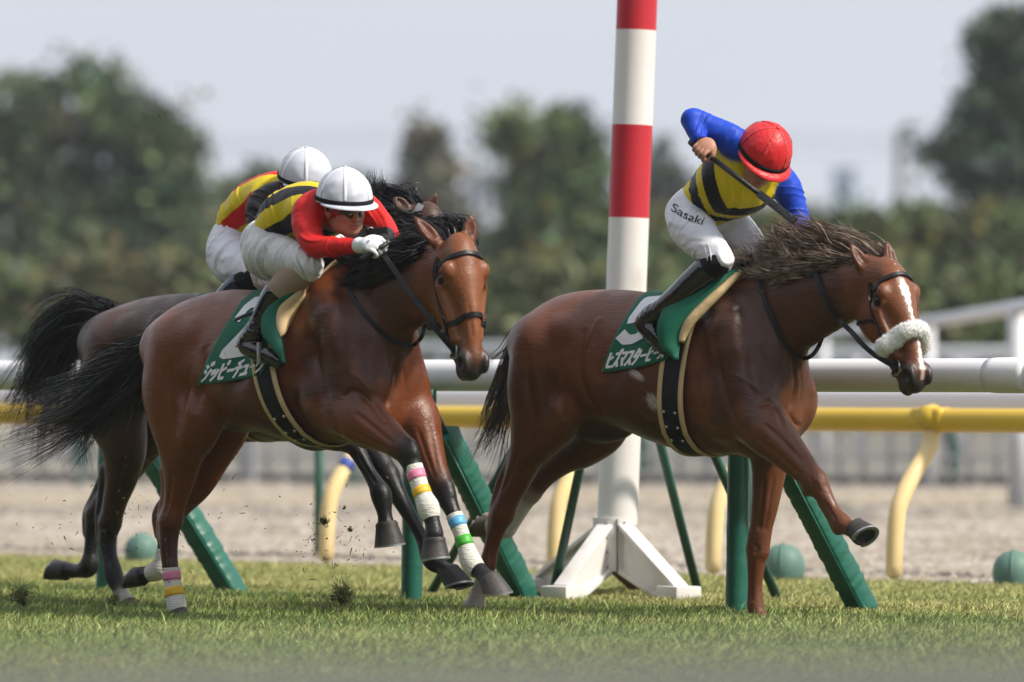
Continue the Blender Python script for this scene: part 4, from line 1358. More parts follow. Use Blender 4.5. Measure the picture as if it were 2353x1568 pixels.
sp5 = dict(fr=fr5, coat=CH_, muzzle=(0.028, 0.022, 0.021), earcol=tuple(np.array(CH_) * .75), head=hd5, headcol=CHL,
    stations=[(1218, 735, 880, .13), (1240, 708, 905, .17), (1290, 680, 945, .225), (1340, 668, 962, .255), (1400, 665, 972, .262), (1460, 668, 992, .272),
              (1510, 677, 1014, .290), (1560, 684, 1032, .300), (1620, 672, 1044, .288), (1680, 642, 1048, .25), (1730, 642, 1036, .215), (1780, 690, 1000, .16)],
    breast=(1815, 895), withers=(1692, 632), point=(1790, 935), elbow=(1718, 1000), hip=(1262, 790),
    neck=[(1735, 748, 0, .25, .60), (1790, 720, 0, .225, .54), (1850, 695, -.01, .198, .50), (1910, 671, -.025, .176, .49), (1960, 656, -.045, .150, .54), (2003, 645, -.055, .112, .68)],
    ears=[((1984, 612, -.105), (1953, 560, -.13), (.55, -.8, .1)), ((2050, 608, 0.0), (2037, 555, .02), (.6, -.75, .1))],
    legs=[
        # near fore, reaching
        leg([(1732, 962, -.165, .112), (1757, 985, -.168, .115), (1786, 1014, -.162, .100), (1814, 1042, -.158, .084), (1845, 1075, -.155, .067), (1872, 1106, -.155, .056)],
            [(1872, 1106, -.155, .056), (1884, 1124, -.152, .049), (1900, 1150, -.15, .037), (1917, 1178, -.15, .034), (1934, 1200, -.15, .043), (1950, 1213, -.15, .038), (1964, 1216, -.15, .042)], CH_, CH_,
            extra=[dict(p=[(1878, 1098, -.155, .032), (1886, 1110, -.155, .030)], k=.02), dict(p=[(1855, 1130, -.155, .024), (1864, 1122, -.155, .03)], k=.03),
                   dict(p=[(1888, 1160, -.15, .016), (1905, 1186, -.15, .018), (1926, 1216, -.15, .030)], k=.02)]),
        # far fore, on the ground
        leg([(1790, 960, .16, .115), (1772, 1020, .15, .105), (1767, 1085, .14, .080), (1758, 1160, .13, .064), (1746, 1228, .125, .050)],
            [(1746, 1228, .125, .050), (1741, 1258, .125, .054), (1738, 1290, .12, .044), (1735, 1345, .12, .035), (1736, 1392, .12, .040), (1742, 1412, .12, .037), (1750, 1424, .12, .042)], CH_, CH_,
            extra=[dict(p=[(1732, 1262, .125, .034), (1735, 1278, .125, .03)], k=.02), dict(p=[(1750, 1246, .125, .034), (1750, 1270, .125, .034)], k=.02)]),
        # near hind, driving
        leg([(1255, 800, -.14, .165), (1245, 890, -.145, .165), (1236, 960, -.145, .132), (1216, 1030, -.14, .092), (1194, 1090, -.135, .070), (1172, 1140, -.13, .056), (1155, 1182, -.13, .055)],
            [(1155, 1182, -.13, .055), (1141, 1220, -.13, .040), (1130, 1262, -.13, .034), (1121, 1300, -.13, .040), (1110, 1330, -.13, .036), (1098, 1368, -.13, .036), (1092, 1396, -.13, .042)], CH_, CH_,
            extra=[dict(p=[(1190, 1040, -.135, .045), (1162, 1085, -.13, .026), (1148, 1122, -.13, .027), (1137, 1180, -.13, .030), (1126, 1250, -.13, .022), (1114, 1302, -.13, .028)], k=.022),
                   dict(p=[(1300, 945, -.165, .10), (1268, 985, -.16, .105), (1240, 1030, -.15, .07)], k=.05),
                   dict(p=[(1107, 1336, -.13, .034), (1097, 1368, -.13, .037), (1091, 1392, -.13, .044)], k=.01, c=WH), dict(p=[(1082, 1390, -.13, .034), (1076, 1398, -.13, .030)], k=.02, c=WH)]),
        # far hind, gathered under
        leg([(1370, 900, .15, .16), (1385, 975, .15, .13), (1345, 1030, .14, .090), (1295, 1058, .13, .068), (1250, 1096, .125, .054), (1220, 1132, .12, .052)],
            [(1220, 1132, .12, .048), (1200, 1168, .12, .037), (1180, 1202, .12, .034), (1164, 1218, .12, .042), (1144, 1214, .12, .037), (1122, 1210, .12, .041)], CH_, WH,
            extra=[dict(p=[(1270, 1060, .12, .03), (1225, 1095, .12, .024), (1205, 1118, .12, .026)], k=.02), dict(p=[(1130, 1192, .12, .026), (1118, 1190, .12, .026)], k=.016, c=(.68, .48, .42))]),
    ],
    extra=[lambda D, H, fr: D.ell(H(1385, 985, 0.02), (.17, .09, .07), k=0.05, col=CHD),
           # ribs and the hollow of the flank
           lambda D, H, fr: D.ell(H(1405, 800, -.315), (.07, .035, .17), axes(V(.35, 0, 1)), k=.07, neg=True),
           lambda D, H, fr: D.chain([(*H(1330, 745, -.30), .012), (*H(1325, 800, -.315), .012), (*H(1345, 860, -.32), .010)], k=.04, neg=True),
           # furrow between shoulder and ribs, and in front of the arm
           lambda D, H, fr: D.chain([(*H(1650, 760, -.31), .012), (*H(1668, 850, -.33), .014), (*H(1690, 940, -.32), .012), (*H(1705, 1000, -.30), .010)], k=.05, neg=True),
           lambda D, H, fr: D.chain([(*H(1822, 860, .0), .010), (*H(1815, 920, .0), .014), (*H(1808, 975, .0), .016)], k=.025, neg=True)],
    paint=[paint5], h=0.0066)
sp5['extra'] += [lambda D, H, fr: D.chain([(*H(1752, 975, -.285), .008), (*H(1790, 1012, -.266), .010), (*H(1838, 1062, -.230), .008)], k=.03, neg=True),
    lambda D, H, fr: D.chain([(*H(1215, 880, -.315), .012), (*H(1222, 960, -.295), .014), (*H(1205, 1040, -.24), .010)], k=.04, neg=True),
    lambda D, H, fr: D.chain([(*H(1300, 880, -.315), .012), (*H(1262, 960, -.30), .014), (*H(1235, 1010, -.265), .010)], k=.04, neg=True),
    lambda D, H, fr: D.chain([(*H(1745, 1150, .05), .008), (*H(1735, 1210, .06), .008)], k=.02, neg=True)]

# ---- bay horse
fr2 = frame_at(407, 1424, -0.13, ANG2)
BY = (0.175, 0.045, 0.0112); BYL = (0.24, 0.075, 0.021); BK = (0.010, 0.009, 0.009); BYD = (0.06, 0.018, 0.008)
hd2 = Head(fr2, (1064, 640, -0.06), 20, 74, k=1.10)
def paint2(v, c, fr, hd):
    # small old mark on the forehead
    q = (v - hd.E) @ hd.ax.T
    m = np.exp(-((q[:, 0] + .05) ** 2 + (q[:, 2] - .012) ** 2) / .00008) * (q[:, 1] > 0)
    return c * (1 - .6 * m[:, None]) + np.array([.3, .25, .22]) * .6 * m[:, None]
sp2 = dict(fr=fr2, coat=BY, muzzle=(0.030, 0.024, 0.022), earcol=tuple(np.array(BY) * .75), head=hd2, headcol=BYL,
    stations=[(378, 745, 870, .13), (398, 715, 900, .17), (440, 690, 930, .225), (490, 673, 946, .255), (540, 665, 958, .262), (590, 668, 984, .28),
              (640, 674, 1002, .30), (690, 668, 1016, .30), (735, 640, 1020, .285), (775, 612, 1020, .25), (820, 622, 1012, .215), (865, 680, 985, .16)],
    breast=(912, 868), withers=(772, 608), point=(890, 912), elbow=(795, 985), hip=(412, 800),
    neck=[(815, 726, 0, .25, .60), (858, 706, 0, .228, .54), (903, 684, -.01, .200, .50), (948, 660, -.025, .178, .50), (990, 638, -.045, .152, .55), (1028, 615, -.05, .112, .70)],
    ears=[((1000, 553, -.10), (950, 497, -.15), (.45, -.85, .2)), ((1078, 548, .005), (1083, 493, .02), (.35, -.9, .1))],
    legs=[
        leg([(800, 945, -.165, .112), (830, 964, -.168, .112), (860, 983, -.162, .096), (892, 1004, -.16, .076), (918, 1024, -.16, .060)],
            [(918, 1024, -.16, .058), (934, 1040, -.155, .056), (946, 1066, -.15, .046), (957, 1100, -.15, .037), (972, 1140, -.15, .036), (983, 1166, -.15, .046), (993, 1198, -.15, .036), (998, 1228, -.15, .043)], BY, BK,
            extra=[dict(p=[(940, 1024, -.155, .034), (948, 1040, -.155, .03)], k=.02, c=BK)]),
        leg([(925, 920, .16, .115), (955, 960, .15, .11), (978, 1010, .145, .078), (996, 1065, .14, .060), (1008, 1100, .14, .052)],
            [(1008, 1100, .14, .052), (1018, 1130, .14, .052), (1034, 1162, .14, .040), (1048, 1195, .14, .033), (1066, 1245, .14, .033), (1083, 1294, .14, .046), (1105, 1315, .14, .037), (1122, 1332, .14, .044)], BY, BK,
            extra=[dict(p=[(1027, 1120, .14, .034), (1032, 1136, .14, .03)], k=.02, c=BK)]),
        leg([(418, 800, -.14, .160), (408, 890, -.145, .168), (412, 960, -.145, .145), (416, 1035, -.14, .104), (414, 1095, -.135, .076), (404, 1150, -.13, .054), (393, 1195, -.13, .054)],
            [(393, 1195, -.13, .054), (388, 1235, -.13, .046), (389, 1280, -.13, .040), (395, 1335, -.13, .038), (403, 1380, -.13, .044), (408, 1404, -.13, .040)], BY, BYD,
            extra=[dict(p=[(390, 1080, -.14, .05), (384, 1130, -.135, .030), (373, 1190, -.13, .028), (372, 1240, -.13, .026)], k=.02), dict(p=[(468, 950, -.165, .11), (450, 1000, -.16, .10), (430, 1050, -.15, .06)], k=.05)]),
        leg([(480, 890, .15, .16), (515, 965, .15, .13), (485, 1055, .14, .088), (458, 1115, .13, .066), (420, 1160, .125, .052), (390, 1190, .12, .050)],
            [(390, 1190, .12, .050), (380, 1230, .12, .036), (376, 1272, .12, .034), (370, 1306, .12, .044), (348, 1318, .12, .037), (326, 1322, .12, .042)], BY, BK,
            extra=[dict(p=[(420, 1110, .12, .03), (380, 1150, .12, .026), (362, 1185, .12, .028), (366, 1230, .12, .024)], k=.02)]),
    ],
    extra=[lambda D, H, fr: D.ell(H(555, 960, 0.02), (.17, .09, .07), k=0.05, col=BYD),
           lambda D, H, fr: D.ell(H(545, 800, -.315), (.07, .035, .17), axes(V(.35, 0, 1)), k=.07, neg=True),
           lambda D, H, fr: D.chain([(*H(470, 790, -.30), .012), (*H(478, 850, -.32), .014), (*H(455, 920, -.32), .012)], k=.04, neg=True),
           lambda D, H, fr: D.chain([(*H(405, 820, -.31), .010), (*H(400, 900, -.315), .012), (*H(405, 980, -.30), .010)], k=.04, neg=True),
           lambda D, H, fr: D.chain([(*H(742, 760, -.31), .012), (*H(760, 860, -.33), .014), (*H(778, 950, -.32), .012), (*H(792, 1000, -.30), .010)], k=.05, neg=True),
           lambda D, H, fr: D.chain([(*H(916, 830, .0), .010), (*H(912, 890, .0), .015), (*H(906, 945, .0), .016)], k=.025, neg=True)],
    paint=[paint2], h=0.0066)
sp2['extra'] += [lambda D, H, fr: D.chain([(*H(845, 935, -.28), .012), (*H(880, 985, -.258), .012), (*H(905, 1012, -.23), .009)], k=.03, neg=True),
    lambda D, H, fr: D.chain([(*H(440, 960, -.30), .012), (*H(425, 1040, -.255), .012), (*H(412, 1110, -.21), .009)], k=.035, neg=True)]

# ---- dark horse on the far side
fr3 = frame_at(296, 1398, -0.12, ANG3)
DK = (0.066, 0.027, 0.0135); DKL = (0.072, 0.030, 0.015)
hd3 = Head(fr3, (992, 556, -0.02), 14, 78)
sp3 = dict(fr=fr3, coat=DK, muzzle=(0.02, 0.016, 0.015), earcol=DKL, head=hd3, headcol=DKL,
    stations=[(228, 745, 870, .13), (248, 722, 895, .17), (290, 700, 925, .225), (345, 684, 940, .25), (400, 676, 952, .26), (450, 674, 972, .27),
              (510, 682, 992, .295), (560, 684, 1006, .30), (615, 664, 1014, .285), (665, 625, 1016, .25), (715, 632, 1006, .215), (760, 690, 980, .16)],
    breast=(782, 880), withers=(665, 622), point=(765, 930), elbow=(705, 985), hip=(265, 790),
    neck=[(705, 726, 0, .25, .60), (755, 675, 0, .222, .54), (808, 618, 0, .195, .50), (858, 566, 0, .170, .50), (910, 532, -.005, .145, .55), (952, 520, -.01, .108, .70)],
    ears=[((930, 480, -.08), (905, 455, -.10), (.5, -.8, .1)), ((984, 492, .05), (1003, 444, .075), (.45, -.85, .1))],
    legs=[
        leg([(750, 930, -.16, .11), (722, 975, -.165, .10), (765, 1000, -.16, .075), (800, 1012, -.155, .055)],
            [(800, 1012, -.155, .052), (820, 1035, -.15, .042), (846, 1082, -.15, .033), (866, 1116, -.15, .040), (876, 1138, -.15, .051), (884, 1182, -.15, .035), (888, 1212, -.15, .045)], DK, BK),
        leg([(790, 940, .15, .11), (820, 1000, .145, .085), (865, 1052, .14, .062), (892, 1092, .14, .052)],
            [(892, 1092, .14, .052), (910, 1130, .14, .046), (938, 1180, .14, .036), (968, 1232, .14, .032), (992, 1284, .14, .049), (1014, 1304, .14, .036), (1030, 1316, .14, .044)], BK, BK),
        leg([(268, 800, -.14, .155), (262, 880, -.145, .165), (268, 950, -.145, .15), (285, 1030, -.14, .112), (280, 1095, -.135, .082), (265, 1150, -.13, .062), (253, 1202, -.13, .055)],
            [(253, 1202, -.13, .055), (248, 1240, -.13, .044), (252, 1280, -.13, .040), (262, 1322, -.13, .047), (277, 1360, -.13, .035), (290, 1386, -.13, .042)], DK, BK,
            extra=[dict(p=[(250, 1080, -.14, .05), (238, 1130, -.135, .03), (230, 1190, -.13, .028), (233, 1245, -.13, .026)], k=.02, c=BK), dict(p=[(282, 1372, -.13, .038), (292, 1388, -.13, .044)], k=.01, c=WH)]),
        leg([(330, 890, .15, .16), (350, 965, .15, .13), (310, 1050, .14, .088), (270, 1110, .13, .066), (240, 1150, .125, .052), (220, 1180, .12, .050)],
            [(220, 1180, .12, .050), (212, 1225, .12, .037), (208, 1268, .12, .035), (204, 1302, .12, .051), (180, 1312, .12, .036), (152, 1310, .12, .042)], DK, BK,
            extra=[dict(p=[(240, 1100, .12, .035), (220, 1140, .12, .028), (202, 1180, .12, .028), (200, 1225, .12, .024)], k=.02, c=BK)]),
    ],
    extra=[lambda D, H, fr: D.ell(H(400, 800, -.315), (.07, .035, .17), axes(V(.35, 0, 1)), k=.07, neg=True),
           ],
    h=0.0072)

def vnoise(v, sc, seed):
    r = np.random.default_rng(seed); o = np.zeros(len(v))
    for k in range(7):
        d = r.normal(0, 1, 3) * sc * (1.0 + .5 * k / 7); o += np.sin(v @ d + r.uniform(0, 6.28) + 1.3 * np.sin(v @ r.normal(0, 1, 3) * sc * .7))
    return o / 3.7
def dark_patches(fr, pts, amt, tint=(1, 1, 1)):
    """darker coat patches with a ragged outline; sweat over shoulder and neck"""
    def fn(v, c, f_, hd):
        m = np.zeros(len(v))
        for px, py, y, r in pts:
            d = np.linalg.norm((v - fr.H(px, py, y)) * V(1, .5, 1), axis=1) / r
            m = np.maximum(m, np.clip((1.15 + .30 * vnoise(v, 16, 3) + .12 * vnoise(v, 45, 4) - d) / .45, 0, 1))
        k = (m * amt)[:, None]
        return c * (1 - k * np.array(tint))
    return fn
sp5['paint'].insert(0, dark_patches(fr5, [(1700, 720, -.2, .22), (1760, 820, -.15, .24), (1820, 720, -.1, .20), (1890, 690, -.1, .16), (1700, 880, -.2, .20)], .52, (1.0, .94, .80)))
sp5['paint'].insert(0, dark_patches(fr5, [(1520, 940, -.25, .22), (1450, 900, -.25, .16), (1250, 900, -.2, .14)], .38, (1.0, .95, .9)))  # darker patches on the lower flank and haunch
sp2['paint'].insert(0, dark_patches(fr2, [(790, 720, -.2, .22), (850, 780, -.15, .22), (900, 690, -.1, .18), (780, 850, -.2, .20)], .55, (1.0, .94, .8)))
sp2['paint'].insert(0, dark_patches(fr2, [(620, 930, -.25, .20), (560, 900, -.25, .15), (680, 960, -.2, .18)], .5, (1.0, .9, .75)))  # darker patches along the lower flank and belly

sp5['lines'] = [
    ([(1735, 650), (1768, 715), (1797, 785), (1810, 835)], .026, .007), ([(1655, 720), (1646, 800), (1660, 880), (1688, 960), (1706, 1008)], .022, .010),
    ([(1724, 755), (1712, 840), (1733, 915)], .020, .006), ([(1690, 690), (1684, 760), (1700, 830)], .024, -.005), ([(1745, 790), (1752, 850), (1776, 890)], .022, .005),
    ([(1744, 936), (1768, 924), (1790, 948), (1801, 984)], .013, .013), ([(1820, 800), (1829, 880), (1814, 955), (1806, 982)], .014, .016), ([(1812, 950), (1826, 972), (1840, 982)], .012, .008),
    ([(1835, 830), (1842, 880), (1836, 930)], .012, .005), ([(1808, 800), (1812, 840), (1806, 880)], .010, .004), ([(1800, 790), (1800, 830), (1792, 870)], .010, .004),
    ([(1754, 972), (1795, 1010), (1848, 1064)], .012, .007), ([(1735, 1004), (1790, 1046), (1842, 1094)], .012, .006), ([(1690, 1012), (1706, 1024), (1728, 1030)], .012, .010),
    ([(1345, 755), (1332, 820), (1338, 880), (1362, 930), (1392, 955)], .026, .013), ([(1381, 728), (1362, 760), (1342, 800)], .016, -.009), ([(1378, 760), (1368, 820), (1378, 880)], .03, .006),
    ([(1213, 820), (1216, 900), (1227, 960), (1222, 1030)], .020, .008), ([(1255, 830), (1248, 900), (1256, 965)], .022, .005), ([(1303, 860), (1291, 930), (1302, 968)], .020, .008),
    ([(1192, 1035), (1171, 1090), (1154, 1132)], .012, .010), ([(1218, 1040), (1198, 1092), (1180, 1135)], .012, .005), ([(1160, 1150), (1152, 1175), (1142, 1200)], .010, .006),
    ([(1757, 1095), (1750, 1170), (1745, 1222)], .010, .006), ([(1778, 1090), (1766, 1170), (1756, 1222)], .010, .004), ([(1728, 1292), (1726, 1340), (1727, 1385)], .009, .007), ([(1733, 1250), (1742, 1262), (1733, 1274)], .009, .005),
    ([(1892, 1148), (1908, 1176), (1920, 1196)], .009, .006), ([(1876, 1100), (1884, 1112), (1888, 1126)], .009, -.004), ([(1860, 1090), (1866, 1112), (1872, 1130)], .009, .004),
    ([(1146, 1200), (1132, 1256), (1124, 1290)], .009, .007), ([(1690, 862), (1722, 880), (1750, 902)], .010, -.004), ([(1765, 950), (1798, 992), (1832, 1036)], .009, -.0035),
    ([(1440, 930), (1500, 968), (1580, 1002), (1640, 1012)], .011, -.004), ([(1480, 770), (1500, 850), (1525, 930)], .020, .003), ([(1450, 775), (1466, 850), (1490, 930)], .020, .003), ([(1600, 850), (1610, 920), (1632, 985)], .018, .003),
    ([(2030, 745), (2048, 790), (2052, 825)], .009, -.003), ([(2058, 730), (2070, 780), (2078, 820)], .010, .004)]
sp2['lines'] = [
    ([(822, 640), (850, 705), (880, 775), (896, 828)], .026, .007), ([(735, 740), (728, 820), (746, 900), (768, 970), (786, 1004)], .022, .011),
    ([(795, 755), (786, 840), (802, 900)], .020, .006), ([(770, 690), (762, 760), (776, 830)], .024, -.005), ([(825, 780), (832, 840), (852, 880)], .022, .005),
    ([(788, 914), (812, 899), (846, 918), (871, 953), (884, 974)], .013, .015), ([(912, 805), (908, 880), (900, 912), (886, 936)], .014, .017), ([(925, 840), (932, 890), (926, 940)], .012, .005), ([(890, 800), (894, 840), (890, 875)], .010, .004),
    ([(815, 948), (858, 982), (902, 1020)], .012, .008), ([(800, 985), (845, 1010), (890, 1030)], .012, .006), ([(772, 1000), (788, 1012), (805, 1014)], .012, .010),
    ([(470, 795), (476, 860), (456, 915), (450, 950)], .026, .013), ([(395, 825), (391, 900), (399, 960), (406, 1005)], .018, .009), ([(440, 840), (424, 910), (418, 970)], .018, .006), ([(408, 840), (404, 900), (412, 950)], .014, -.005),
    ([(396, 1080), (389, 1140), (379, 1185)], .011, .009), ([(425, 1080), (414, 1140), (404, 1180)], .011, .005), ([(388, 1215), (384, 1250), (388, 1290)], .009, .006),
    ([(800, 855), (830, 872), (850, 900)], .010, -.004), ([(600, 955), (650, 985), (710, 998)], .011, -.004), ([(575, 780), (590, 850), (610, 920)], .020, .003),
    ([(960, 985), (978, 1040), (1000, 1100)], .011, .006), ([(985, 960), (996, 1030), (1008, 1090)], .011, .004), ([(1034, 705), (1046, 760), (1050, 790)], .009, -.003), ([(1075, 690), (1082, 740), (1086, 780)], .010, .003), ([(1050, 690), (1062, 745), (1068, 790)], .010, .004)]
sp3['lines'] = [([(240, 790), (236, 860), (246, 930)], .02, .008), ([(320, 760), (328, 830), (312, 890)], .026, .010), ([(290, 1040), (272, 1110), (258, 1170)], .012, .007), ([(250, 1220), (246, 1260), (254, 1300)], .009, .006),
    ([(820, 1040), (846, 1085), (866, 1115)], .009, .007), ([(372, 715), (350, 735), (338, 770)], .02, -.006)]

def root(fr, name, label, cat, group=None):
    return empty(name, tuple(fr.o), -fr.a, label, cat, group)

def make_horse(sp, name, label, coatname, foam=()):
    v, f, c = sculpt_horse(sp)
    r = root(sp['fr'], name, label, "horse", "racehorses galloping past the post")
    m = mat(coatname, 'attr', rough=0.42, spec=0.45, coat=0.0, bump=COAT_BUMP,
            var=[(3.0, 0.45, 0.72), (60, 0.5, 0.8, (0.4, 1, 1)), (16, 0.35, 0.75)], extra=coat_extra(foam))
    body = mesh_obj("body", v, f, m, r, cols=c)
    hd = sp['head']
    for s in (-1, 1):
        MB().ball(hd.P(0.002, -.004, s * .088), .0205 * hd.k, hd.ax).build("eye", M_EYE, r)
    return r, body, bvh_of(body)

fo = lambda fr, px, py, y: tuple(fr.H(px, py, y))
horse5, body5, bv5 = make_horse(sp5, "racehorse", "chestnut racehorse with white blaze and white fleece noseband, leading past the post", "chestnut_coat",
    foam=[(fo(fr5, 1465, 862, -.29), (.15, .12, .05), (0, .45, 0), .8), (fo(fr5, 1500, 925, -.29), (.14, .12, .10), (0, .7, 0), .6),
          (fo(fr5, 1612, 812, -.29), (.035, .08, .085), (0, -.3, 0), .8), (fo(fr5, 1806, 738, -.15), (.09, .08, .11), (0, -.5, 0), .6), (fo(fr5, 1690, 705, -.2), (.04, .08, .05), (0, .5, 0), .5)])
horse2, body2, bv2 = make_horse(sp2, "racehorse", "bright bay racehorse with white leg bandages carrying the jockey in red sleeves", "bay_coat",
    foam=[(fo(fr2, 710, 790, -.29), (.03, .08, .07), (0, -.2, 0), .5), (fo(fr2, 487, 790, -.29), (.04, .08, .06), (0, .6, 0), .3)])
horse3, body3, bv3 = make_horse(sp3, "racehorse", "dark brown racehorse mostly hidden behind the bay, black tail lifted high", "dark_coat")

# hooves
hoof(fr5, (1962, 1215, -.15), (1986, 1233, -.15), (.75, -.35, .35), M_HOOF, horse5, r0=.050, r1=.066, nsole=(.36, -.62, -.70))
hoof(fr5, (1752, 1424, .12), (1760, 1440, .12), (.72, -.65, 0), M_HOOF, horse5, nsole=(0, 0, -1))
hoof(fr5, (1092, 1396, -.13), (1086, 1416, -.13), (.5, -.5, -.7), M_HOOFP, horse5, nsole=(-.4, .4, -.8))
hoof(fr5, (1122, 1210, .12), (1087, 1208, .12), (-.55, .35, -.6), M_HOOFP, horse5, r0=.046, r1=.058, nsole=(-.80, .1, .45))
hoof(fr2, (997, 1240, -.15), (999, 1284, -.15), (.55, -.75, -.1), M_HOOF, horse2, r0=.050, r1=.068, nsole=(.12, -.1, -.97))
hoof(fr2, (1124, 1332, .14), (1142, 1362, .14), (.7, -.6, -.1), M_HOOF, horse2, r0=.050, r1=.068, nsole=(.12, .05, -.98))
hoof(fr2, (408, 1406, -.13), (415, 1428, -.13), (.6, -.7, 0), M_HOOF, horse2, nsole=(0, 0, -1))
hoof(fr2, (328, 1322, .12), (296, 1326, .12), (-.5, .4, -.6), M_HOOF, horse2, r0=.046, r1=.058, nsole=(-.82, .2, .38))
hoof(fr3, (888, 1206, -.15), (895, 1252, -.15), (.6, -.7, 0), M_HOOF, horse3, r0=.052, r1=.074, nsole=(.12, .0, -.98))
hoof(fr3, (1032, 1318, .14), (1054, 1345, .14), (.75, -.5, .1), M_HOOF, horse3, r0=.052, r1=.070, nsole=(.18, -.25, -.92))
hoof(fr3, (291, 1386, -.13), (299, 1404, -.13), (.65, -.7, 0), M_HOOFP, horse3, nsole=(0, 0, -1))
hoof(fr3, (152, 1310, .12), (116, 1306, .12), (-.5, .4, -.6), M_HOOF, horse3, r0=.048, r1=.060, nsole=(-.82, .2, .40))

# manes and tails
g = lambda y, *pts: [(a, b, y * 1.0) for a, b in pts]
hair("mane", fr5, [g(.02, (2046, 606), (2012, 572), (1962, 560), (1905, 548), (1862, 533)), g(0, (1990, 594), (1950, 572), (1900, 555), (1850, 533), (1803, 512)),
                   g(-.02, (1935, 592), (1890, 580), (1842, 562), (1805, 542), (1780, 518)), g(-.04, (1880, 597), (1840, 590), (1800, 578), (1772, 570), (1748, 560)),
                   g(-.04, (1830, 605), (1800, 603), (1765, 600), (1742, 590), (1720, 576)), g(-.05, (1770, 615), (1742, 620), (1715, 615), (1700, 612), (1680, 603)),
                   g(-.05, (1715, 626), (1700, 628), (1690, 625), (1682, 619), (1674, 612))], 4200, M_HAIRC, horse5, w=.0027, spread=(.020, .032), wav=.026, seed=3, short=.65, clump=16, tight=.36)
hair("mane", fr5, [g(-.07, (1990, 604), (1950, 596), (1905, 592), (1870, 590), (1840, 590)), g(-.09, (1900, 606), (1860, 610), (1820, 615), (1790, 616), (1760, 606)),
                   g(-.10, (1840, 618), (1805, 622), (1775, 628), (1750, 630), (1725, 622))], 1900, M_HAIRC, horse5, w=.0027, spread=(.018, .026), wav=.018, seed=4, short=.7)
hair("tail", fr5, [g(0, (1225, 738), (1188, 765), (1158, 830), (1136, 890), (1112, 960), (1088, 1002)), g(0, (1225, 745), (1196, 800), (1172, 880), (1152, 960), (1128, 1022), (1100, 1082)),
                   g(.03, (1225, 745), (1200, 820), (1180, 900), (1160, 980), (1140, 1030), (1112, 1075))], 520, M_HAIRT, horse5, w=.003, spread=(.012, .04), wav=.025, seed=5, short=.55)
hair("mane", fr2, [g(.02, (1076, 553), (1068, 524), (1042, 512), (1005, 513), (970, 522)), g(0, (1040, 556), (1022, 533), (992, 524), (960, 532), (928, 546)),
                   g(-.02, (990, 572), (962, 560), (935, 562), (905, 575), (878, 590)), g(-.03, (930, 598), (900, 592), (870, 596), (840, 605), (806, 612)),
                   g(-.04, (865, 612), (832, 610), (800, 612), (775, 612), (752, 614))], 5200, M_HAIRB, horse2, w=.0022, spread=(.022, .022), wav=.014, seed=6, short=.75)
hair("mane", fr2, [g(-.08, (985, 580), (950, 590), (915, 602), (880, 612), (850, 618)), g(-.10, (930, 606), (898, 622), (868, 634), (835, 640), (800, 640)),
                   g(-.10, (860, 620), (835, 630), (810, 640), (785, 645), (765, 640))], 1900, M_HAIRB, horse2, w=.003, spread=(.02, .03), wav=.010, seed=7, short=.6)
hair("tail", fr2, [g(0, (378, 752), (338, 788), (296, 816), (238, 838), (160, 880), (58, 960)), g(0, (376, 765), (336, 812), (290, 852), (230, 902), (150, 962), (30, 1000)),
                   g(0, (376, 775), (338, 835), (290, 892), (232, 935), (160, 985), (90, 1030)), g(.02, (376, 775), (336, 835), (280, 892), (225, 942), (195, 985), (205, 1045))],
     2900, M_HAIRB, horse2, w=.0024, clump=22, tight=.30, spread=(.02, .065), wav=.03, seed=8, short=.55)
hair("mane", fr3, [g(.02, (972, 480), (950, 452), (920, 438), (890, 438), (858, 446)), g(0, (940, 482), (910, 470), (885, 462), (862, 456), (838, 452)),
                   g(-.02, (905, 500), (880, 480), (865, 455), (860, 432), (868, 412)), g(-.04, (880, 520), (860, 505), (845, 490), (830, 480), (815, 470))],
     2600, M_HAIRB, horse3, w=.0028, spread=(.02, .028), wav=.02, seed=9)
hair("mane", fr3, [g(-.07, (975, 500), (955, 500), (930, 490), (900, 490), (870, 492)), g(-.07, (935, 512), (905, 512), (880, 510), (855, 508), (835, 500))],
     600, M_HAIRB, horse3, w=.004, spread=(.02, .025), wav=.012, seed=10)
hair("tail", fr3, [g(0, (247, 712), (216, 699), (172, 705), (126, 735), (84, 800), (38, 862)), g(0, (245, 720), (206, 710), (160, 726), (110, 790), (76, 880), (58, 965)),
                   g(0, (245, 725), (210, 732), (165, 762), (124, 832), (95, 920), (78, 1010)), g(0, (245, 730), (215, 748), (182, 785), (152, 855), (132, 935), (118, 1010))],
     3000, M_HAIRB, horse3, w=.0024, clump=22, tight=.30, spread=(.022, .062), wav=.025, seed=11, short=.6)
# ------------------------------------------------------------------ tack
M_GREENC = mat("green_cloth", (0.005, 0.125, 0.070), rough=0.75, spec=0.25, var=[(9, .35, .8)], bump=[(14, .25, (1, 1, 1)), (240, .12, (1, 1, 1))], sheen=.15)
M_GREENF = mat("green_flap", (0.005, 0.115, 0.066), rough=0.6, spec=0.3, var=[(7, .35, .78), (30, .55, (0.25, 0.30, 0.26), (1, 1, 1), (.68, .80))], bump=[(9, .25, (1, 1, 1))])
M_CREAM = mat("cream_piping", (0.62, 0.46, 0.25), rough=0.6, spec=.3, var=[(10, .35, .8)], bump=[(18, .3, (1, 1, 1))])
M_GIRTH = mat("girth_web", (0.008, 0.009, 0.016), rough=0.6, spec=.3, bump=[(40, .2, (1, 1, 1))])
M_WPRINT = mat("white_print", (0.80, 0.80, 0.82), rough=0.6, spec=.2, var=[(12, .3, .88)])
M_BRASS = mat("buckle_metal", (0.55, 0.52, 0.44), rough=0.3, metal=.9)

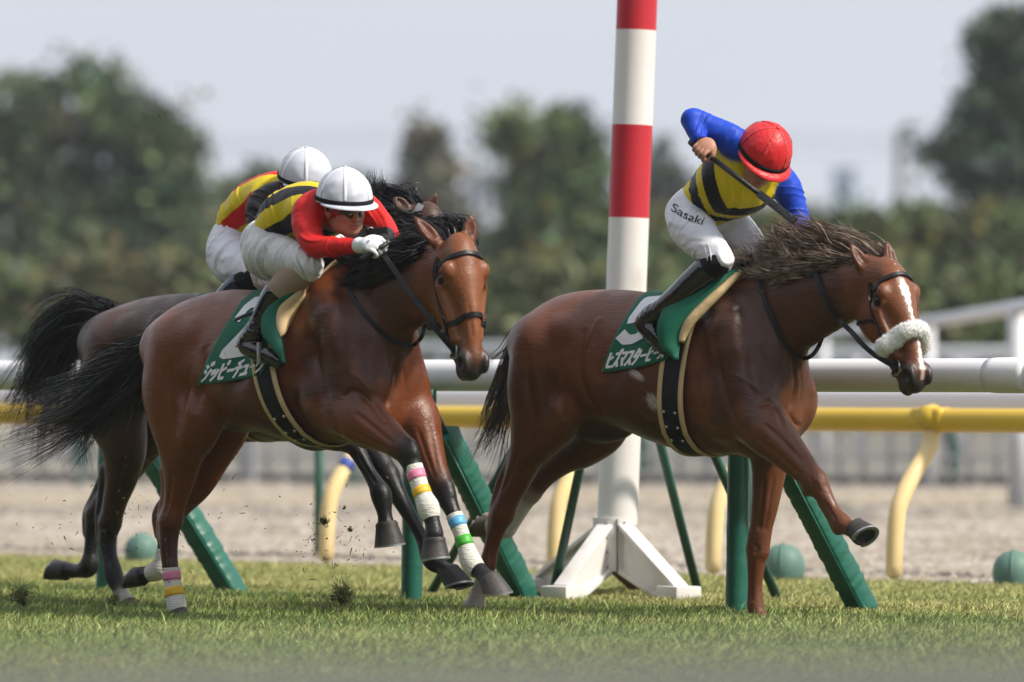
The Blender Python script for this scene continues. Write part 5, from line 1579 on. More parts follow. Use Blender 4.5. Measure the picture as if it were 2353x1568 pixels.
def view_hit(bv, fr, px, py, off=0.0, fall=None):
    """where a sight line meets a runner's surface, in the runner's frame"""
    d = fr.R @ V((px - CX) / F, 1.0, (HY - py) / F)
    o = fr.R @ (V(0, 0, CH) - fr.o)
    p, n = cast(bv, o, d)
    if p is None or np.linalg.norm(p - o) > 60:
        if fall is None: return None, None
        return fr.H(px, py, fall), fr.D(V(0, -1, 0))
    return p + n * off, n

GLY = {
 'hi': [[(.18, .92), (.18, .24), (.26, .10), (.88, .10)], [(.18, .52), (.80, .68)]],
 'su': [[(.10, .86), (.78, .86), (.62, .5), (.34, .24), (.06, .08)], [(.52, .42), (.92, .08)]],
 'ma': [[(.06, .86), (.92, .86), (.76, .62), (.48, .38)], [(.28, .54), (.66, .10)]],
 'ta': [[(.42, .97), (.30, .72), (.06, .50)], [(.36, .82), (.88, .82), (.72, .44), (.50, .2), (.24, .04)], [(.34, .56), (.70, .36)]],
 'bar': [[(.06, .5), (.94, .5)]],
 'shi': [[(.12, .92), (.38, .80)], [(.06, .64), (.32, .52)], [(.12, .08), (.5, .22), (.92, .66)]],
 'tsu': [[(.10, .58), (.22, .38)], [(.40, .64), (.50, .44)], [(.88, .62), (.70, .28), (.36, .04)]],
 'chi': [[(.82, .97), (.18, .84)], [(.04, .56), (.96, .56)], [(.52, .86), (.50, .4), (.28, .04)]],
 'yu': [[(.14, .58), (.72, .58), (.66, .12)], [(.02, .10), (.98, .10)]],
 'n': [[(.12, .86), (.40, .70)], [(.12, .08), (.5, .22), (.92, .72)]],
 'daku': [[(.74, 1.06), (.82, .92)], [(.92, 1.10), (1.0, .96)]],
 'maru': [[(.92 + .085 * math.cos(a), .98 + .075 * math.sin(a)) for a in np.linspace(0, 6.2832, 13)]],
 '5': [[(.84, .94), (.26, .94), (.20, .54), (.36, .61), (.58, .62), (.80, .50), (.86, .33), (.78, .15), (.56, .05), (.34, .06), (.14, .18)]],
 '2': [[(.14, .70), (.22, .86), (.42, .96), (.66, .94), (.82, .80), (.80, .64), (.66, .46), (.14, .07), (.90, .07)]],
 '6': [[(.75, .9), (.4, .7), (.2, .35), (.3, .1), (.6, .06), (.8, .25), (.65, .45), (.3, .42)]],
 'bird': [[(.0, .62), (.55, .70), (1.0, .95)], [(.52, .70), (.40, .10)], [(.40, .42), (.72, .30)]],
}
def glyph_strips(name, x0, y0, w, h, sw):
    """strokes as strips of quads in flat coordinates"""
    out = []
    for st in GLY[name]:
        p = np.array([(x0 + a * w, y0 + b * h) for a, b in st])
        seg = []
        for i in range(len(p) - 1):
            m = max(int(np.linalg.norm(p[i + 1] - p[i]) / 0.012), 1)
            for k in range(m): seg.append(p[i] + (p[i + 1] - p[i]) * k / m)
        seg.append(p[-1]); seg = np.array(seg)
        d0 = nrm(seg[1] - seg[0]); d1 = nrm(seg[-1] - seg[-2])
        closed = np.linalg.norm(seg[0] - seg[-1]) < 1e-6
        if not closed:
            seg[0] -= d0 * sw * .3; seg[-1] += d1 * sw * .3
        L, Rr = [], []
        for i in range(len(seg)):
            t = nrm(seg[min(i + 1, len(seg) - 1)] - seg[max(i - 1, 0)])
            nn = np.array([-t[1], t[0]]) * sw / 2
            L.append(seg[i] + nn); Rr.append(seg[i] - nn)
        out.append((L, Rr))
    return out

def print_glyphs(items, fmap, mat_, parent, name="lettering"):
    """items: (glyph, x, y, w, h, stroke width) in the cloth's own coordinates"""
    m = MB()
    for g_, x, y, w, h, sw in items:
        for L, Rr in glyph_strips(g_, x, y, w, h, sw):
            vs_, fs = [], []
            for a, b in zip(L, Rr):
                for q in (0, .25, .5, .75, 1):
                    vs_.append(fmap(*(a * (1 - q) + b * q)))
            for i in range(len(L) - 1):
                for q in range(4):
                    k = i * 5 + q
                    fs.append((k, k + 5, k + 6, k + 1))
            m.add(vs_, fs)
    return m.build(name, mat_, parent)

def cloth(fr, bv, corners, label, hparent, number, word, grp="number cloths under the saddles", letters=True, shear=0.0):
    BL, BR, TL, TR = [np.array(c, float) for c in corners]
    nu, nv = 26, 30
    def pxy(u, v):
        e = (BL * (1 - u) + BR * u) * (1 - v) + (TL * (1 - u) + TR * u) * v
        bow = 10 * math.sin(math.pi * v) * (1 - u)           # rear edge hangs in a soft curve
        return e[0] - bow, e[1] + 4 * math.sin(math.pi * u) * (1 - v)
    G = np.zeros((nu + 1, nv + 1, 3))
    for i in range(nu + 1):
        for j in range(nv + 1):
            p, n = view_hit(bv, fr, *pxy(i / nu, j / nv), off=0.0, fall=-.27)
            # hang clear of hollows
            p = p + fr.D(V(0, -1, .0)) * (.010 + .006 * math.sin(i * .5 + j * .3) * (1 - j / nv))
            G[i, j] = p
    for _ in range(6):                                       # cloth bridges small dips
        G[1:-1, 1:-1] = np.where(np.ones((nu - 1, nv - 1, 1)) > 0, .5 * G[1:-1, 1:-1] + .125 * (G[2:, 1:-1] + G[:-2, 1:-1] + G[1:-1, 2:] + G[1:-1, :-2]), 0)
    c = empty("number_cloth", tuple(fr.o), -fr.a, label, "saddle cloth", grp)
    rows = [G[:, j] for j in range(nv + 1)]
    top = []
    for i in range(nu + 1):
        p = G[i, -1]
        h, n = cast(bv, V(p[0], 0, 3.0), V(0, 0, -1))
        top.append(V(p[0], 0, (h[2] if h is not None else p[2]) + .012))
    top = np.array(top)
    mid = []
    for i in range(nu + 1):
        p = G[i, -1]; q = V(p[0], p[1] * .5, 3.0)
        h, n = cast(bv, q, V(0, 0, -1)); mid.append(V(q[0], q[1], (h[2] if h is not None else p[2]) + .012))
    mid = np.array(mid)
    mirr = lambda a: a * V(1, -1, 1)
    rows += [mid, top, mirr(mid)] + [mirr(G[:, j]) for j in range(nv, -1, -1)]
    vs_ = np.concatenate(rows); n1 = nu + 1
    fs = [(j * n1 + i, j * n1 + i + 1, (j + 1) * n1 + i + 1, (j + 1) * n1 + i) for j in range(len(rows) - 1) for i in range(nu)]
    o = mesh_obj("cloth", vs_, np.array(fs), M_GREENC, c)
    sol = o.modifiers.new("thickness", 'SOLIDIFY'); sol.thickness = .005; sol.offset = 1.0
    def fmap(u, v):
        u = min(max(u, 0), 1) * nu; v = min(max(v, 0), 1) * nv
        i, j = min(int(u), nu - 1), min(int(v), nv - 1)
        a, b = u - i, v - j
        p = G[i, j] * (1 - a) * (1 - b) + G[i + 1, j] * a * (1 - b) + G[i, j + 1] * (1 - a) * b + G[i + 1, j + 1] * a * b
        n = nrm(np.cross(G[i + 1, j] - G[i, j], G[i, j + 1] - G[i, j]))
        if n[1] > 0: n = -n
        return p + n * .009
    if letters:
        print_glyphs(number, lambda u, v: fmap(u + shear * (.63 - v), v), M_WPRINT, c, "number")
        print_glyphs(word, fmap, M_WPRINT, c, "lettering")
    return c

def lay(word, x0, x1, y, h, sw):
    n = len(word); w = (x1 - x0) / n
    it = []
    for k, g_ in enumerate(word):
        for q in (g_ if isinstance(g_, tuple) else (g_,)):
            it.append((q, x0 + k * w + w * .06, y, w * .86, h, sw))
    return it
word5 = lay(['hi', ('su', 'daku'), 'ma', 'su', 'ta', 'bar', ('hi', 'maru'), 'bar', 'su'], .04, .95, .045, .225, .038)
word2 = lay([('shi', 'daku'), 'tsu', ('hi', 'maru'), 'bar', 'chi', 'yu', 'bar', 'n'], .04, 1.0, .035, .20, .038)
cloth(fr5, bv5, [(1383, 857), (1530, 828), (1466, 688), (1606, 676)], "dark green number cloth marked 5 with white katakana on the chestnut horse", horse5, [('5', .035, .39, .52, .58, .135)], word5)
cloth(fr2, bv2, [(455, 885), (602, 861), (558, 690), (692, 670)], "dark green number cloth marked 2 with white katakana on the bay horse", horse2, [('2', .13, .30, .42, .66, .125)], word2, shear=.16)
cloth(fr3, bv3, [(352, 832), (470, 812), (437, 694), (560, 682)], "dark green cloth edge showing on the dark horse behind the bay's rump", horse3, [], [], letters=False)

# saddles: pad, flap with cream edge, seat, girth
def curve(pts, n):
    c = catmull(pts, 8)
    d = np.concatenate([[0], np.cumsum(np.linalg.norm(np.diff(c[:, :2], axis=0), axis=1))]); d /= d[-1]
    t = np.linspace(0, 1, n)
    return np.stack([np.interp(t, d, c[:, k]) for k in range(c.shape[1])], 1)

def saddle(fr, bv, rear, front, edge, cream_mat, gtop, gbot, label, gw=.105, buckle_q=(.21, .35, .49)):
    """rear/front: outlines of the flap as (px,py,y); edge: outer line of the cream rim"""
    s = empty("saddle", tuple(fr.o), -fr.a, label, "saddle", "racing saddles")
    n, m_ = 30, 10
    A, B = curve(rear, n), curve(front, n)
    A3 = np.array([fr.H(*p) for p in A]); B3 = np.array([fr.H(*p) for p in B])
    rows = []
    for i in range(n):
        r = []
        for k in range(m_ + 1):
            q = k / m_
            p = A3[i] * (1 - q) + B3[i] * q + V(0, -.022, 0) * math.sin(math.pi * q) * (1 if i < n - 3 else .3)
            r.append(p)
        rows.append(r)
    vs_ = [p for r in rows for p in r]
    w = m_ + 1
    fs = [(i * w + k, i * w + k + 1, (i + 1) * w + k + 1, (i + 1) * w + k) for i in range(n - 1) for k in range(m_)]
    for sd in (1, -1):
        o = mesh_obj("flap", np.array(vs_) * V(1, sd, 1), np.array(fs), M_GREENF, s)
        md = o.modifiers.new("thickness", 'SOLIDIFY'); md.thickness = .008
    C3 = np.array([fr.H(*p) for p in curve(edge[1], n)]); E3 = np.array([fr.H(*p) for p in curve(edge[0], n)])
    rows = []
    for i in range(n):
        a, b = E3[i], C3[i]
        nn = nrm(np.cross(b - a, E3[min(i + 1, n - 1)] - E3[max(i - 1, 0)])); 
        if nn[1] > 0: nn = -nn
        rows.append([a, a * .75 + b * .25 + nn * .010, a * .4 + b * .6 + nn * .012, b + nn * .002, b - nn * .010])
    vs_ = np.array([p for r in rows for p in r])
    fs = [(i * 5 + k, i * 5 + k + 1, (i + 1) * 5 + k + 1, (i + 1) * 5 + k) for i in range(n - 1) for k in range(4)]
    for sd in (1, -1):
        o = mesh_obj("padded_rim", vs_ * V(1, sd, 1), np.array(fs), cream_mat, s)
        md = o.modifiers.new("thickness", 'SOLIDIFY'); md.thickness = .010
    # seat: small racing tree over the back
    x0 = A3[0][0]; 
    pts = []
    for k in range(9):
        x = x0 + .03 - .36 * k / 8
        h, nn = cast(bv, V(x, 0, 3), V(0, 0, -1))
        pts.append((x, 0, (h[2] if h is not None else 1.5) + .02 + (.035 if k in (0, 8) else (.018 if k in (1, 7) else 0)), .10, .5))
    D = SDF(); D.chain([(p[0], p[1], p[2] - .02, .045, 2.4) for p in pts], k=.02)
    v, f = D.mesh(.012); mesh_obj("seat", v, f, M_LEATH, s)
    # girth
    T, Bm = fr.H(*gtop, -.29), fr.H(*gbot, 0)
    sl = (Bm[0] - T[0]) / (Bm[2] - T[2])
    zc = T[2] * .55 + Bm[2] * .45
    pts, nor = [], []
    for th in np.linspace(-62, 242, 80):
        a = math.radians(th)
        dr = V(0, -math.cos(a), -math.sin(a))
        x = T[0] + sl * (zc - .33 * math.sin(a) - T[2])
        p, nn = cast(bv, V(x, 0, zc) + dr * .8, -dr)
        if p is None: continue
        p = V(T[0] + sl * (p[2] - T[2]), p[1], p[2])
        pts.append(p + dr * .006); nor.append(dr)
    g_ = MB(); g_.strap(pts, nor, gw, .006)
    go = g_.build("girth", M_GIRTH, s, sharp=40)
    for sg in (-1, 1):
        e = MB(); sh = V(1, 0, -sl * 0) * sg * (gw / 2 + .010)
        e.strap([p + sh for p in pts], nor, .026, .009); e.build("girth_edge", M_CREAM, go)
    k0 = [i for i in range(len(pts))]
    for q in buckle_q:
        i = int((.16 + q * .36) * (len(pts) - 1))
        t = nrm(pts[i + 1] - pts[i - 1]); b = nrm(np.cross(t, nor[i])); nn = nrm(np.cross(b, t)); 
        if nn @ nor[i] < 0: nn = -nn
        bx = MB(); bx.box(pts[i] + nn * .009, V(.040, .011, .003), np.stack([b, t, nn]), bev=.002); pb = bx.build("buckle_loop", M_LEATH, go, sharp=40)
        for sg in (-1, 1):
            bb = MB(); bb.ball(pts[i] + nn * .012 + b * sg * .033, .0075, nu=10, nv=6); bb.build("rivet", M_BRASS, go)
    return s

saddle(fr5, bv5,
       rear=[(1702, 620, -.10), (1646, 632, -.17), (1597, 654, -.23), (1552, 680, -.29), (1526, 711, -.335), (1513, 744, -.36), (1513, 772, -.365), (1522, 802, -.36), (1554, 827, -.34)],
       front=[(1700, 622, -.10), (1655, 662, -.20), (1613, 700, -.26), (1582, 733, -.295), (1567, 764, -.31), (1562, 785, -.315), (1560, 805, -.32), (1558, 828, -.335)],
       edge=([(1696, 623, -.105), (1655, 660, -.205), (1613, 698, -.265), (1582, 731, -.30), (1567, 760, -.312), (1563, 778, -.315), (1563, 786, -.316)],
             [(1705, 625, -.09), (1662, 670, -.195), (1620, 713, -.255), (1592, 742, -.29), (1577, 766, -.30), (1570, 780, -.305), (1567, 787, -.308)]),
       cream_mat=M_CREAM, gtop=(1545, 830), gbot=(1620, 1049), label="green racing saddle pad with cream edge and black girth on the chestnut horse")
saddle(fr2, bv2,
       rear=[(745, 612, -.10), (706, 645, -.19), (664, 676, -.26), (620, 704, -.31), (603, 739, -.35), (607, 772, -.365), (625, 794, -.36), (640, 814, -.35), (653, 834, -.34)],
       front=[(742, 618, -.10), (716, 645, -.18), (678, 674, -.25), (645, 704, -.29), (636, 732, -.31), (639, 757, -.32), (645, 778, -.325), (650, 800, -.33), (654, 835, -.335)],
       edge=([(772, 597, -.07), (727, 636, -.16), (677, 673, -.255), (643, 703, -.295), (634, 732, -.315), (637, 757, -.325), (643, 775, -.33)],
             [(776, 600, -.05), (740, 640, -.11), (703, 690, -.17), (682, 718, -.21), (667, 738, -.24), (655, 758, -.28), (645, 776, -.325)]),
       cream_mat=M_CREAM, gtop=(612, 862), gbot=(745, 1020), label="green racing saddle pad with broad cream lining and dark girth on the bay horse", buckle_q=(.25, .40, .55))
saddle(fr3, bv3,
       rear=[(640, 630, -.10), (600, 650, -.17), (560, 668, -.23), (520, 690, -.29), (500, 720, -.335), (490, 752, -.36), (492, 780, -.365), (500, 800, -.36), (520, 825, -.34)],
       front=[(642, 634, -.10), (610, 665, -.20), (575, 700, -.26), (550, 733, -.295), (538, 764, -.31), (532, 785, -.315), (528, 805, -.32), (524, 826, -.335)],
       edge=([(640, 634, -.105), (610, 663, -.205), (575, 698, -.265), (550, 731, -.30), (538, 760, -.312), (534, 778, -.315), (532, 786, -.316)],
             [(648, 636, -.09), (618, 670, -.195), (584, 713, -.255), (560, 742, -.29), (547, 766, -.30), (540, 780, -.305), (536, 787, -.308)]),
       cream_mat=M_CREAM, gtop=(520, 830), gbot=(592, 1010), label="saddle with yellow-edged black girth under the dark horse, mostly hidden")

# bridles
def head_pt(bv, hd, t, a, dt=0.0, nc=-.03, off=.004):
    """surface of the head at station t, angle a from the forehead (towards the animal's left)"""
    d = hd.n * math.cos(a) + hd.l * math.sin(a)
    c = hd.P(t, nc, 0)
    p, n = cast(bv, c + d * .30, -d)
    if p is None: return None, None
    return p + n * off, n

def head_band(bv, hd, tf, a0, a1, w, parent, name, n=30, th=.005, mat_=None, nc=-.03):
    pts, nor = [], []
    for a in np.linspace(math.radians(a0), math.radians(a1), n):
        p, nn = head_pt(bv, hd, tf(a), a, nc=nc)
        if p is None: continue
        if pts and np.linalg.norm(p - pts[-1]) > .10: continue
        pts.append(p); nor.append(nn)
    # calm the normals
    nor = np.array(nor)
    for _ in range(3): nor[1:-1] = nor[:-2] + nor[1:-1] * 2 + nor[2:]
    m = MB(); m.strap(pts, [nrm(q) for q in nor], w, th)
    return m.build(name, mat_ or M_LEATH, parent, sharp=50), pts, nor

def head_line(bv, hd, pts_ta, w, parent, name, th=.005, n=16):
    P_ = catmull(pts_ta, 6)
    pts, nor = [], []
    for t, a in P_:
        p, nn = head_pt(bv, hd, t, math.radians(a))
        if p is None: continue
        pts.append(p); nor.append(nn)
    m = MB(); m.strap(pts, nor, w, th)
    return m.build(name, M_LEATH, parent, sharp=50)

def bridle(horse, hd, bv, fr, ring=.033, fleece=False):
    b = bpy.data.objects.new("bridle", None); COL.objects.link(b); b.parent = horse
    head_band(bv, hd, lambda a: -.088 + .018 * abs(a), -88, 88, .021, b, "browband", th=.008)
    head_band(bv, hd, lambda a: -.10 + .05 * max(0, abs(a) - 1.5), 92, 268, .014, b, "throatlatch", nc=-.08)
    for s in (-1, 1):
        head_line(bv, hd, [(-.10, 93 * s), (-.04, 108 * s), (.04, 116 * s), (.14, 113 * s), (.23, 110 * s), (.285, 110 * s)], .016, b, "cheekpiece")
        head_line(bv, hd, [(-.09, 90 * s), (-.02, 104 * s), (.07, 102 * s), (.165, 90 * s)], .011, b, "noseband_hanger")
    if fleece:
        pts, nor = [], []
        for a in np.linspace(math.radians(-112), math.radians(112), 34):
            p, nn = head_pt(bv, hd, .175 + .012 * abs(a), a)
            pts.append(p + nn * .012); nor.append(nn)
        for _ in range(2):
            q = np.array(pts); q[1:-1] = .25 * q[:-2] + .5 * q[1:-1] + .25 * q[2:]; pts = list(q)
        D = SDF()
        r_ = np.random.default_rng(3)
        D.chain([(*p, .033) for p in pts], k=.01, sub=1)
        for p, nn in zip(pts, nor):
            D.ell(p + r_.normal(0, .004, 3), (.034, .034, .034), k=.012)
        v, f = D.mesh(.0045, smooth=1)
        fo_ = mesh_obj("fleece_noseband", v, f, M_FLEECE, b)
        # loose wool fibres
        idx = r_.integers(0, len(v), 9000); d = r_.normal(0, 1, (9000, 3))
        cen = np.array(pts)
        base = v[idx]
        nea = cen[np.argmin(((base[:, None] - cen[None]) ** 2).sum(2), 1)]
        out = base - nea; out /= np.linalg.norm(out, axis=1)[:, None]
        tip = base + (out + .6 * d / np.linalg.norm(d, axis=1)[:, None]) * r_.uniform(.004, .009, 9000)[:, None]
        sd = np.cross(out, d); sd /= np.linalg.norm(sd, axis=1)[:, None]
        vv = np.stack([base - sd * .0011, base + sd * .0011, tip], 1).reshape(-1, 3)
        mesh_obj("wool", vv, np.arange(27000).reshape(-1, 3), M_FLEECE, fo_)
        head_band(bv, hd, lambda a: .19, 108, 252, .014, b, "noseband_strap")
    else:
        head_band(bv, hd, lambda a: .172 + .012 * abs(a), -180, 180, .023, b, "noseband", n=48, th=.007)
    rings = []
    for s in (-1, 1):
        p, nn = head_pt(bv, hd, .298, math.radians(116 * s), off=.008)
        m = MB(); m.torus(p, ring, .0042, axes(nn), n=28, m=8); m.build("bit_ring", M_STEEL, b)
        rings.append(p)
        m = MB(); m.ball(p + hd.t * ring * .75 + hd.n * ring * .6, .009, nu=10, nv=6); m.build("bit_cheek", M_STEEL, b)
    head_band(bv, hd, lambda a: .30, 112, 248, .012, b, "chin_strap")
    return b, rings

br5, rg5 = bridle(horse5, hd5, bv5, fr5, fleece=True)
br2, rg2 = bridle(horse2, hd2, bv2, fr2, ring=.036)
br3, rg3 = bridle(horse3, hd3, bv3, fr3)

def strap_px(fr, pts, w, parent, name, th=.004, start=None, bv=None, off=.006, sub=5, m_=None):
    """a strap through points (px,py,y); with bv it is laid onto the animal wherever the sight line meets it"""
    P_ = []
    for q in catmull(pts, sub):
        p = None
        if bv is not None:
            p, nn = view_hit(bv, fr, q[0], q[1])
            if p is not None and abs(p[1] - q[2]) > .16: p = None
            if p is not None: p = p + nn * off
        P_.append(p if p is not None else fr.H(*q))
    if start is not None: P_ = [start] + P_[1:]
    P_ = np.array(P_)
    for _ in range(3): P_[1:-1] = .25 * P_[:-2] + .5 * P_[1:-1] + .25 * P_[2:]
    out = nrm(fr.D(V(-.25, -1, .1)))
    m = MB(); m.strap(list(P_), [out] * len(P_), w, th)
    return m.build(name, m_ or M_LEATH, parent, sharp=50)

strap_px(fr5, [(2026, 830, -.17), (1985, 795, -.20), (1948, 752, -.20), (1915, 708, -.185), (1888, 655, -.16), (1868, 605, -.12), (1861, 586, -.08)], .024, br5, "rein", start=rg5[0], bv=bv5, off=.016)
strap_px(fr5, [(1754, 618, -.06), (1751, 650, -.14), (1758, 690, -.20), (1772, 722, -.21), (1790, 765, -.21), (1812, 798, -.20), (1832, 816, -.17), (1852, 823, -.10), (1870, 814, -.02), (1884, 790, .05), (1888, 768, .10), (1882, 740, .12)], .021, br5, "neck_strap", bv=bv5, off=.008)
strap_px(fr5, [(1755, 670, -.22), (1748, 672, -.23), (1742, 668, -.24)], .014, br5, "strap_end")
strap_px(fr2, [(1008, 768, -.19), (987, 735, -.21), (972, 712, -.215), (945, 677, -.22), (918, 638, -.22), (896, 606, -.22), (884, 588, -.20)], .024, br2, "rein", start=rg2[0])
strap_px(fr2, [(814, 606, -.12), (800, 650, -.20), (810, 684, -.22), (840, 726, -.23), (878, 764, -.22), (910, 786, -.18), (944, 793, -.10), (964, 781, -.02), (974, 762, .04), (977, 738, .09), (970, 710, .12)], .021, br2, "neck_strap", bv=bv2, off=.008)
strap_px(fr2, [(824, 612, -.20), (830, 628, -.23), (848, 633, -.235), (868, 625, -.235), (884, 606, -.225)], .016, br2, "rein_loop", bv=bv2, off=.012)
strap_px(fr3, [(968, 470, -.07), (958, 486, -.085), (952, 500, -.09)], .034, br3, "cheek_strap", m_=mat("grey_strap", (.30, .32, .36), rough=.5))
# small brass race tag on the chestnut's cheek strap
pt, nn = head_pt(bv5, hd5, -.035, math.radians(-104), off=.012)
tg = MB(); tg.box(pt, V(.016, .012, .003), np.stack([hd5.t, nrm(np.cross(nn, hd5.t)), nn]), bev=.002)
tago = tg.build("number_tag", M_LEATH, br5, sharp=40)
ty = nrm(np.cross(nn, hd5.t))
print_glyphs([('6', -.5, -.5, 1, 1, .2)], lambda a, b: pt + nn * .004 + (-ty) * a * .016 * (1 if (-ty) @ fr5.D(V(1, 0, 0)) > 0 else -1) - hd5.t * b * .024, M_BRASS, tago, "numeral")

# bandages on the bay's legs, with coloured tape
def bandage(fr, pts, stripes, parent):
    P_ = catmull([(*fr.H(a, b, y), r) for a, b, y, r in pts], 8)
    m = MB(); m.tube([p[:3] for p in P_], [p[3] for p in P_], n=22)
    o = m.build("bandage", M_BAND, parent)
    L = len(P_) - 1
    for q0, q1, mt in stripes:
        tt = np.linspace(q0 * L, q1 * L, 4)
        S = np.stack([np.interp(tt, np.arange(L + 1), P_[:, k]) for k in range(4)], 1)
        t = MB(); t.tube([p[:3] for p in S], [p[3] + .0022 for p in S], n=22); t.build("tape", mt, o)
TP = mat("pink_tape", (.72, .22, .36), rough=.5); TY = mat("yellow_tape", (.78, .46, .015), rough=.5)
TB = mat("blue_tape_light", (.10, .40, .70), rough=.5); TG = mat("green_tape", (.06, .42, .03), rough=.5)
bandage(fr2, [(950, 1072, -.15, .043), (959, 1100, -.15, .041), (971, 1136, -.15, .041), (983, 1164, -.15, .051), (989, 1182, -.15, .046), (992, 1192, -.15, .040)], [(.10, .22, TP), (.32, .42, TY)], horse2)
bandage(fr2, [(1044, 1184, .14, .040), (1055, 1212, .14, .037), (1068, 1250, .14, .038), (1081, 1288, .14, .049), (1091, 1304, .14, .047), (1098, 1311, .14, .042)], [(.08, .20, TB), (.32, .43, TG)], horse2)
bandage(fr2, [(394, 1305, -.13, .041), (396, 1335, -.13, .041), (401, 1368, -.13, .045), (406, 1392, -.13, .047), (409, 1408, -.13, .045)], [(.08, .24, TP), (.36, .52, TY)], horse2)
bandage(fr2, [(378, 1262, .12, .038), (374, 1286, .12, .042), (368, 1306, .12, .051), (356, 1314, .12, .047), (346, 1318, .12, .042)], [], horse2)
# ------------------------------------------------------------------ jockeys
M_SKIN = mat("skin", (0.47, 0.235, 0.155), rough=0.5, spec=.35, var=[(25, .35, (0.42, 0.17, 0.11)), (90, .2, .85)], bump=[(120, .12, (1, 1, 1))])
FOLD = [(4.5, .55, (1, 1, 1.6), (.3, .5, 0), 'r'), (11, .35, (1, 1, 2.0), (.2, -.4, 0), 'r'), (300, .08, (1, 1, 1))]
M_BREW = mat("white_breeches", (0.74, 0.74, 0.79), rough=0.55, spec=.35, bump=FOLD, sheen=.1)
M_BREG = mat("grey_white_breeches", (0.58, 0.575, 0.555), rough=0.42, spec=.4, bump=[(5, .8, (2.2, 1, .7), (0, .25, 0), 'r'), (12, .5, (2.0, 1, .8), (0, .2, 0), 'r')])
M_BOOT = mat("black_boot", (0.006, 0.006, 0.007), rough=0.12, spec=.6, coat=.6, bump=[(12, .45, (1, 1, 1)), (30, .2, (1, 1, 1))])
M_BOOTN = mat("navy_boot", (0.012, 0.020, 0.045), rough=0.2, spec=.5, coat=.4)
M_CUFF = mat("black_cuff", (0.010, 0.010, 0.012), rough=.8, spec=.2, bump=[(25, .3, (1, 1, 1))])
M_GAIT = mat("beige_gaiter", (0.33, 0.25, 0.185), rough=.75, spec=.2, var=[(9, .4, .75)], bump=[(16, .4, (1, 1, 1)), (250, .15, (1, 1, 1))])
M_GLOVE = mat("white_glove", (0.74, 0.77, 0.78), rough=.5, spec=.3, bump=[(26, .35, (1, 1, 1))])
M_GLOVB = mat("black_glove", (0.010, 0.010, 0.012), rough=.5, spec=.4, bump=[(26, .35, (1, 1, 1))])
M_CAPR = mat("red_cap", (0.62, 0.018, 0.024), rough=.42, spec=.4, bump=[(9, .35, (1, 1, 1)), (26, .3, (1, 1, 1))])
M_CAPW = mat("white_cap", (0.58, 0.60, 0.68), rough=.40, spec=.4, bump=[(5, .5, (1, 1, 1), "r"), (14, .3, (1, 1, 1), "r")])
M_CAPS = mat("white_cap_tape", (0.84, 0.84, 0.86), rough=.6)
M_CAPRS = mat("red_cap_tape", (0.66, 0.026, 0.026), rough=.5, bump=[(50, .6, (1, 1, 1))])
M_GOG = mat("goggle_lens", (0.010, 0.018, 0.016), rough=.06, spec=.7, coat=.8)
M_GOGR = mat("red_goggle_side", (0.35, 0.02, 0.02), rough=.15, spec=.6)
M_WHIP = mat("whip_leather", (0.010, 0.010, 0.012), rough=.4, spec=.45, bump=[(80, .4, (1, 1, 1))])
M_BLACKINK = mat("black_ink", (0.008, 0.008, 0.010), rough=.7)

class Face:
    """head frame: f where the face looks, u crown, l its left"""
    def __init__(s, fr, c, f_w, u_w):
        s.c = np.asarray(c, float)
        s.f = nrm(fr.D(f_w)); u = fr.D(u_w); s.u = nrm(u - (u @ s.f) * s.f); s.l = np.cross(s.u, s.f)
        s.ax = np.stack([s.f, s.l, s.u])
    def P(s, f, l, u):
        return s.c + f * s.f + l * s.l + u * s.u

def add_head(D, h, neck_to, col=None):
    P, A = h.P, h.ax
    D.ell(P(-.012, 0, .030), (.098, .076, .098), A, k=.03, col=col)
    D.ell(P(.035, 0, -.035), (.060, .060, .085), A, k=.03, col=col)
    D.ell(P(.055, 0, -.095), (.034, .040, .028), A, k=.025, col=col)
    D.ell(P(.072, 0, .022), (.020, .052, .016), A, k=.02, col=col)
    for s in (-1, 1):
        D.ell(P(.055, s * .045, -.030), (.030, .022, .024), A, k=.02, col=col)
        D.ell(P(.020, s * .052, -.075), (.045, .016, .030), A, k=.025, col=col)
        D.ell(P(.083, s * .032, .004), (.014, .017, .011), A, k=.012, neg=True)
        D.ell(P(.074, s * .032, .003), (.013, .015, .011), A, k=.006, col=col)
        D.ell(P(.098, s * .012, -.040), (.010, .008, .008), A, k=.008, col=col)
        D.ell(P(-.012, s * .080, -.010), (.026, .010, .034), A, k=.008, col=col)
        D.ell(P(-.004, s * .090, -.008), (.014, .008, .020), A, k=.008, neg=True)
    D.chain([(*P(.088, 0, .012), .010), (*P(.104, 0, -.018), .012), (*P(.112, 0, -.036), .0135)], k=.012, col=col)
    D.ell(P(.088, 0, -.063), (.013, .024, .007), A, k=.008, col=tuple(np.array(col) * V(.9, .62, .6)) if col else None)
    D.ell(P(.086, 0, -.076), (.012, .020, .007), A, k=.008, col=tuple(np.array(col) * V(.9, .62, .6)) if col else None)
    D.ell(P(.101, 0, -.0695), (.012, .022, .0022), A, k=.004, neg=True)
    D.chain([(*P(-.035, 0, -.05), .056), (*(P(-.045, 0, -.10) * .6 + np.asarray(neck_to) * .4), .055), (*neck_to, .058)], k=.03, col=col)

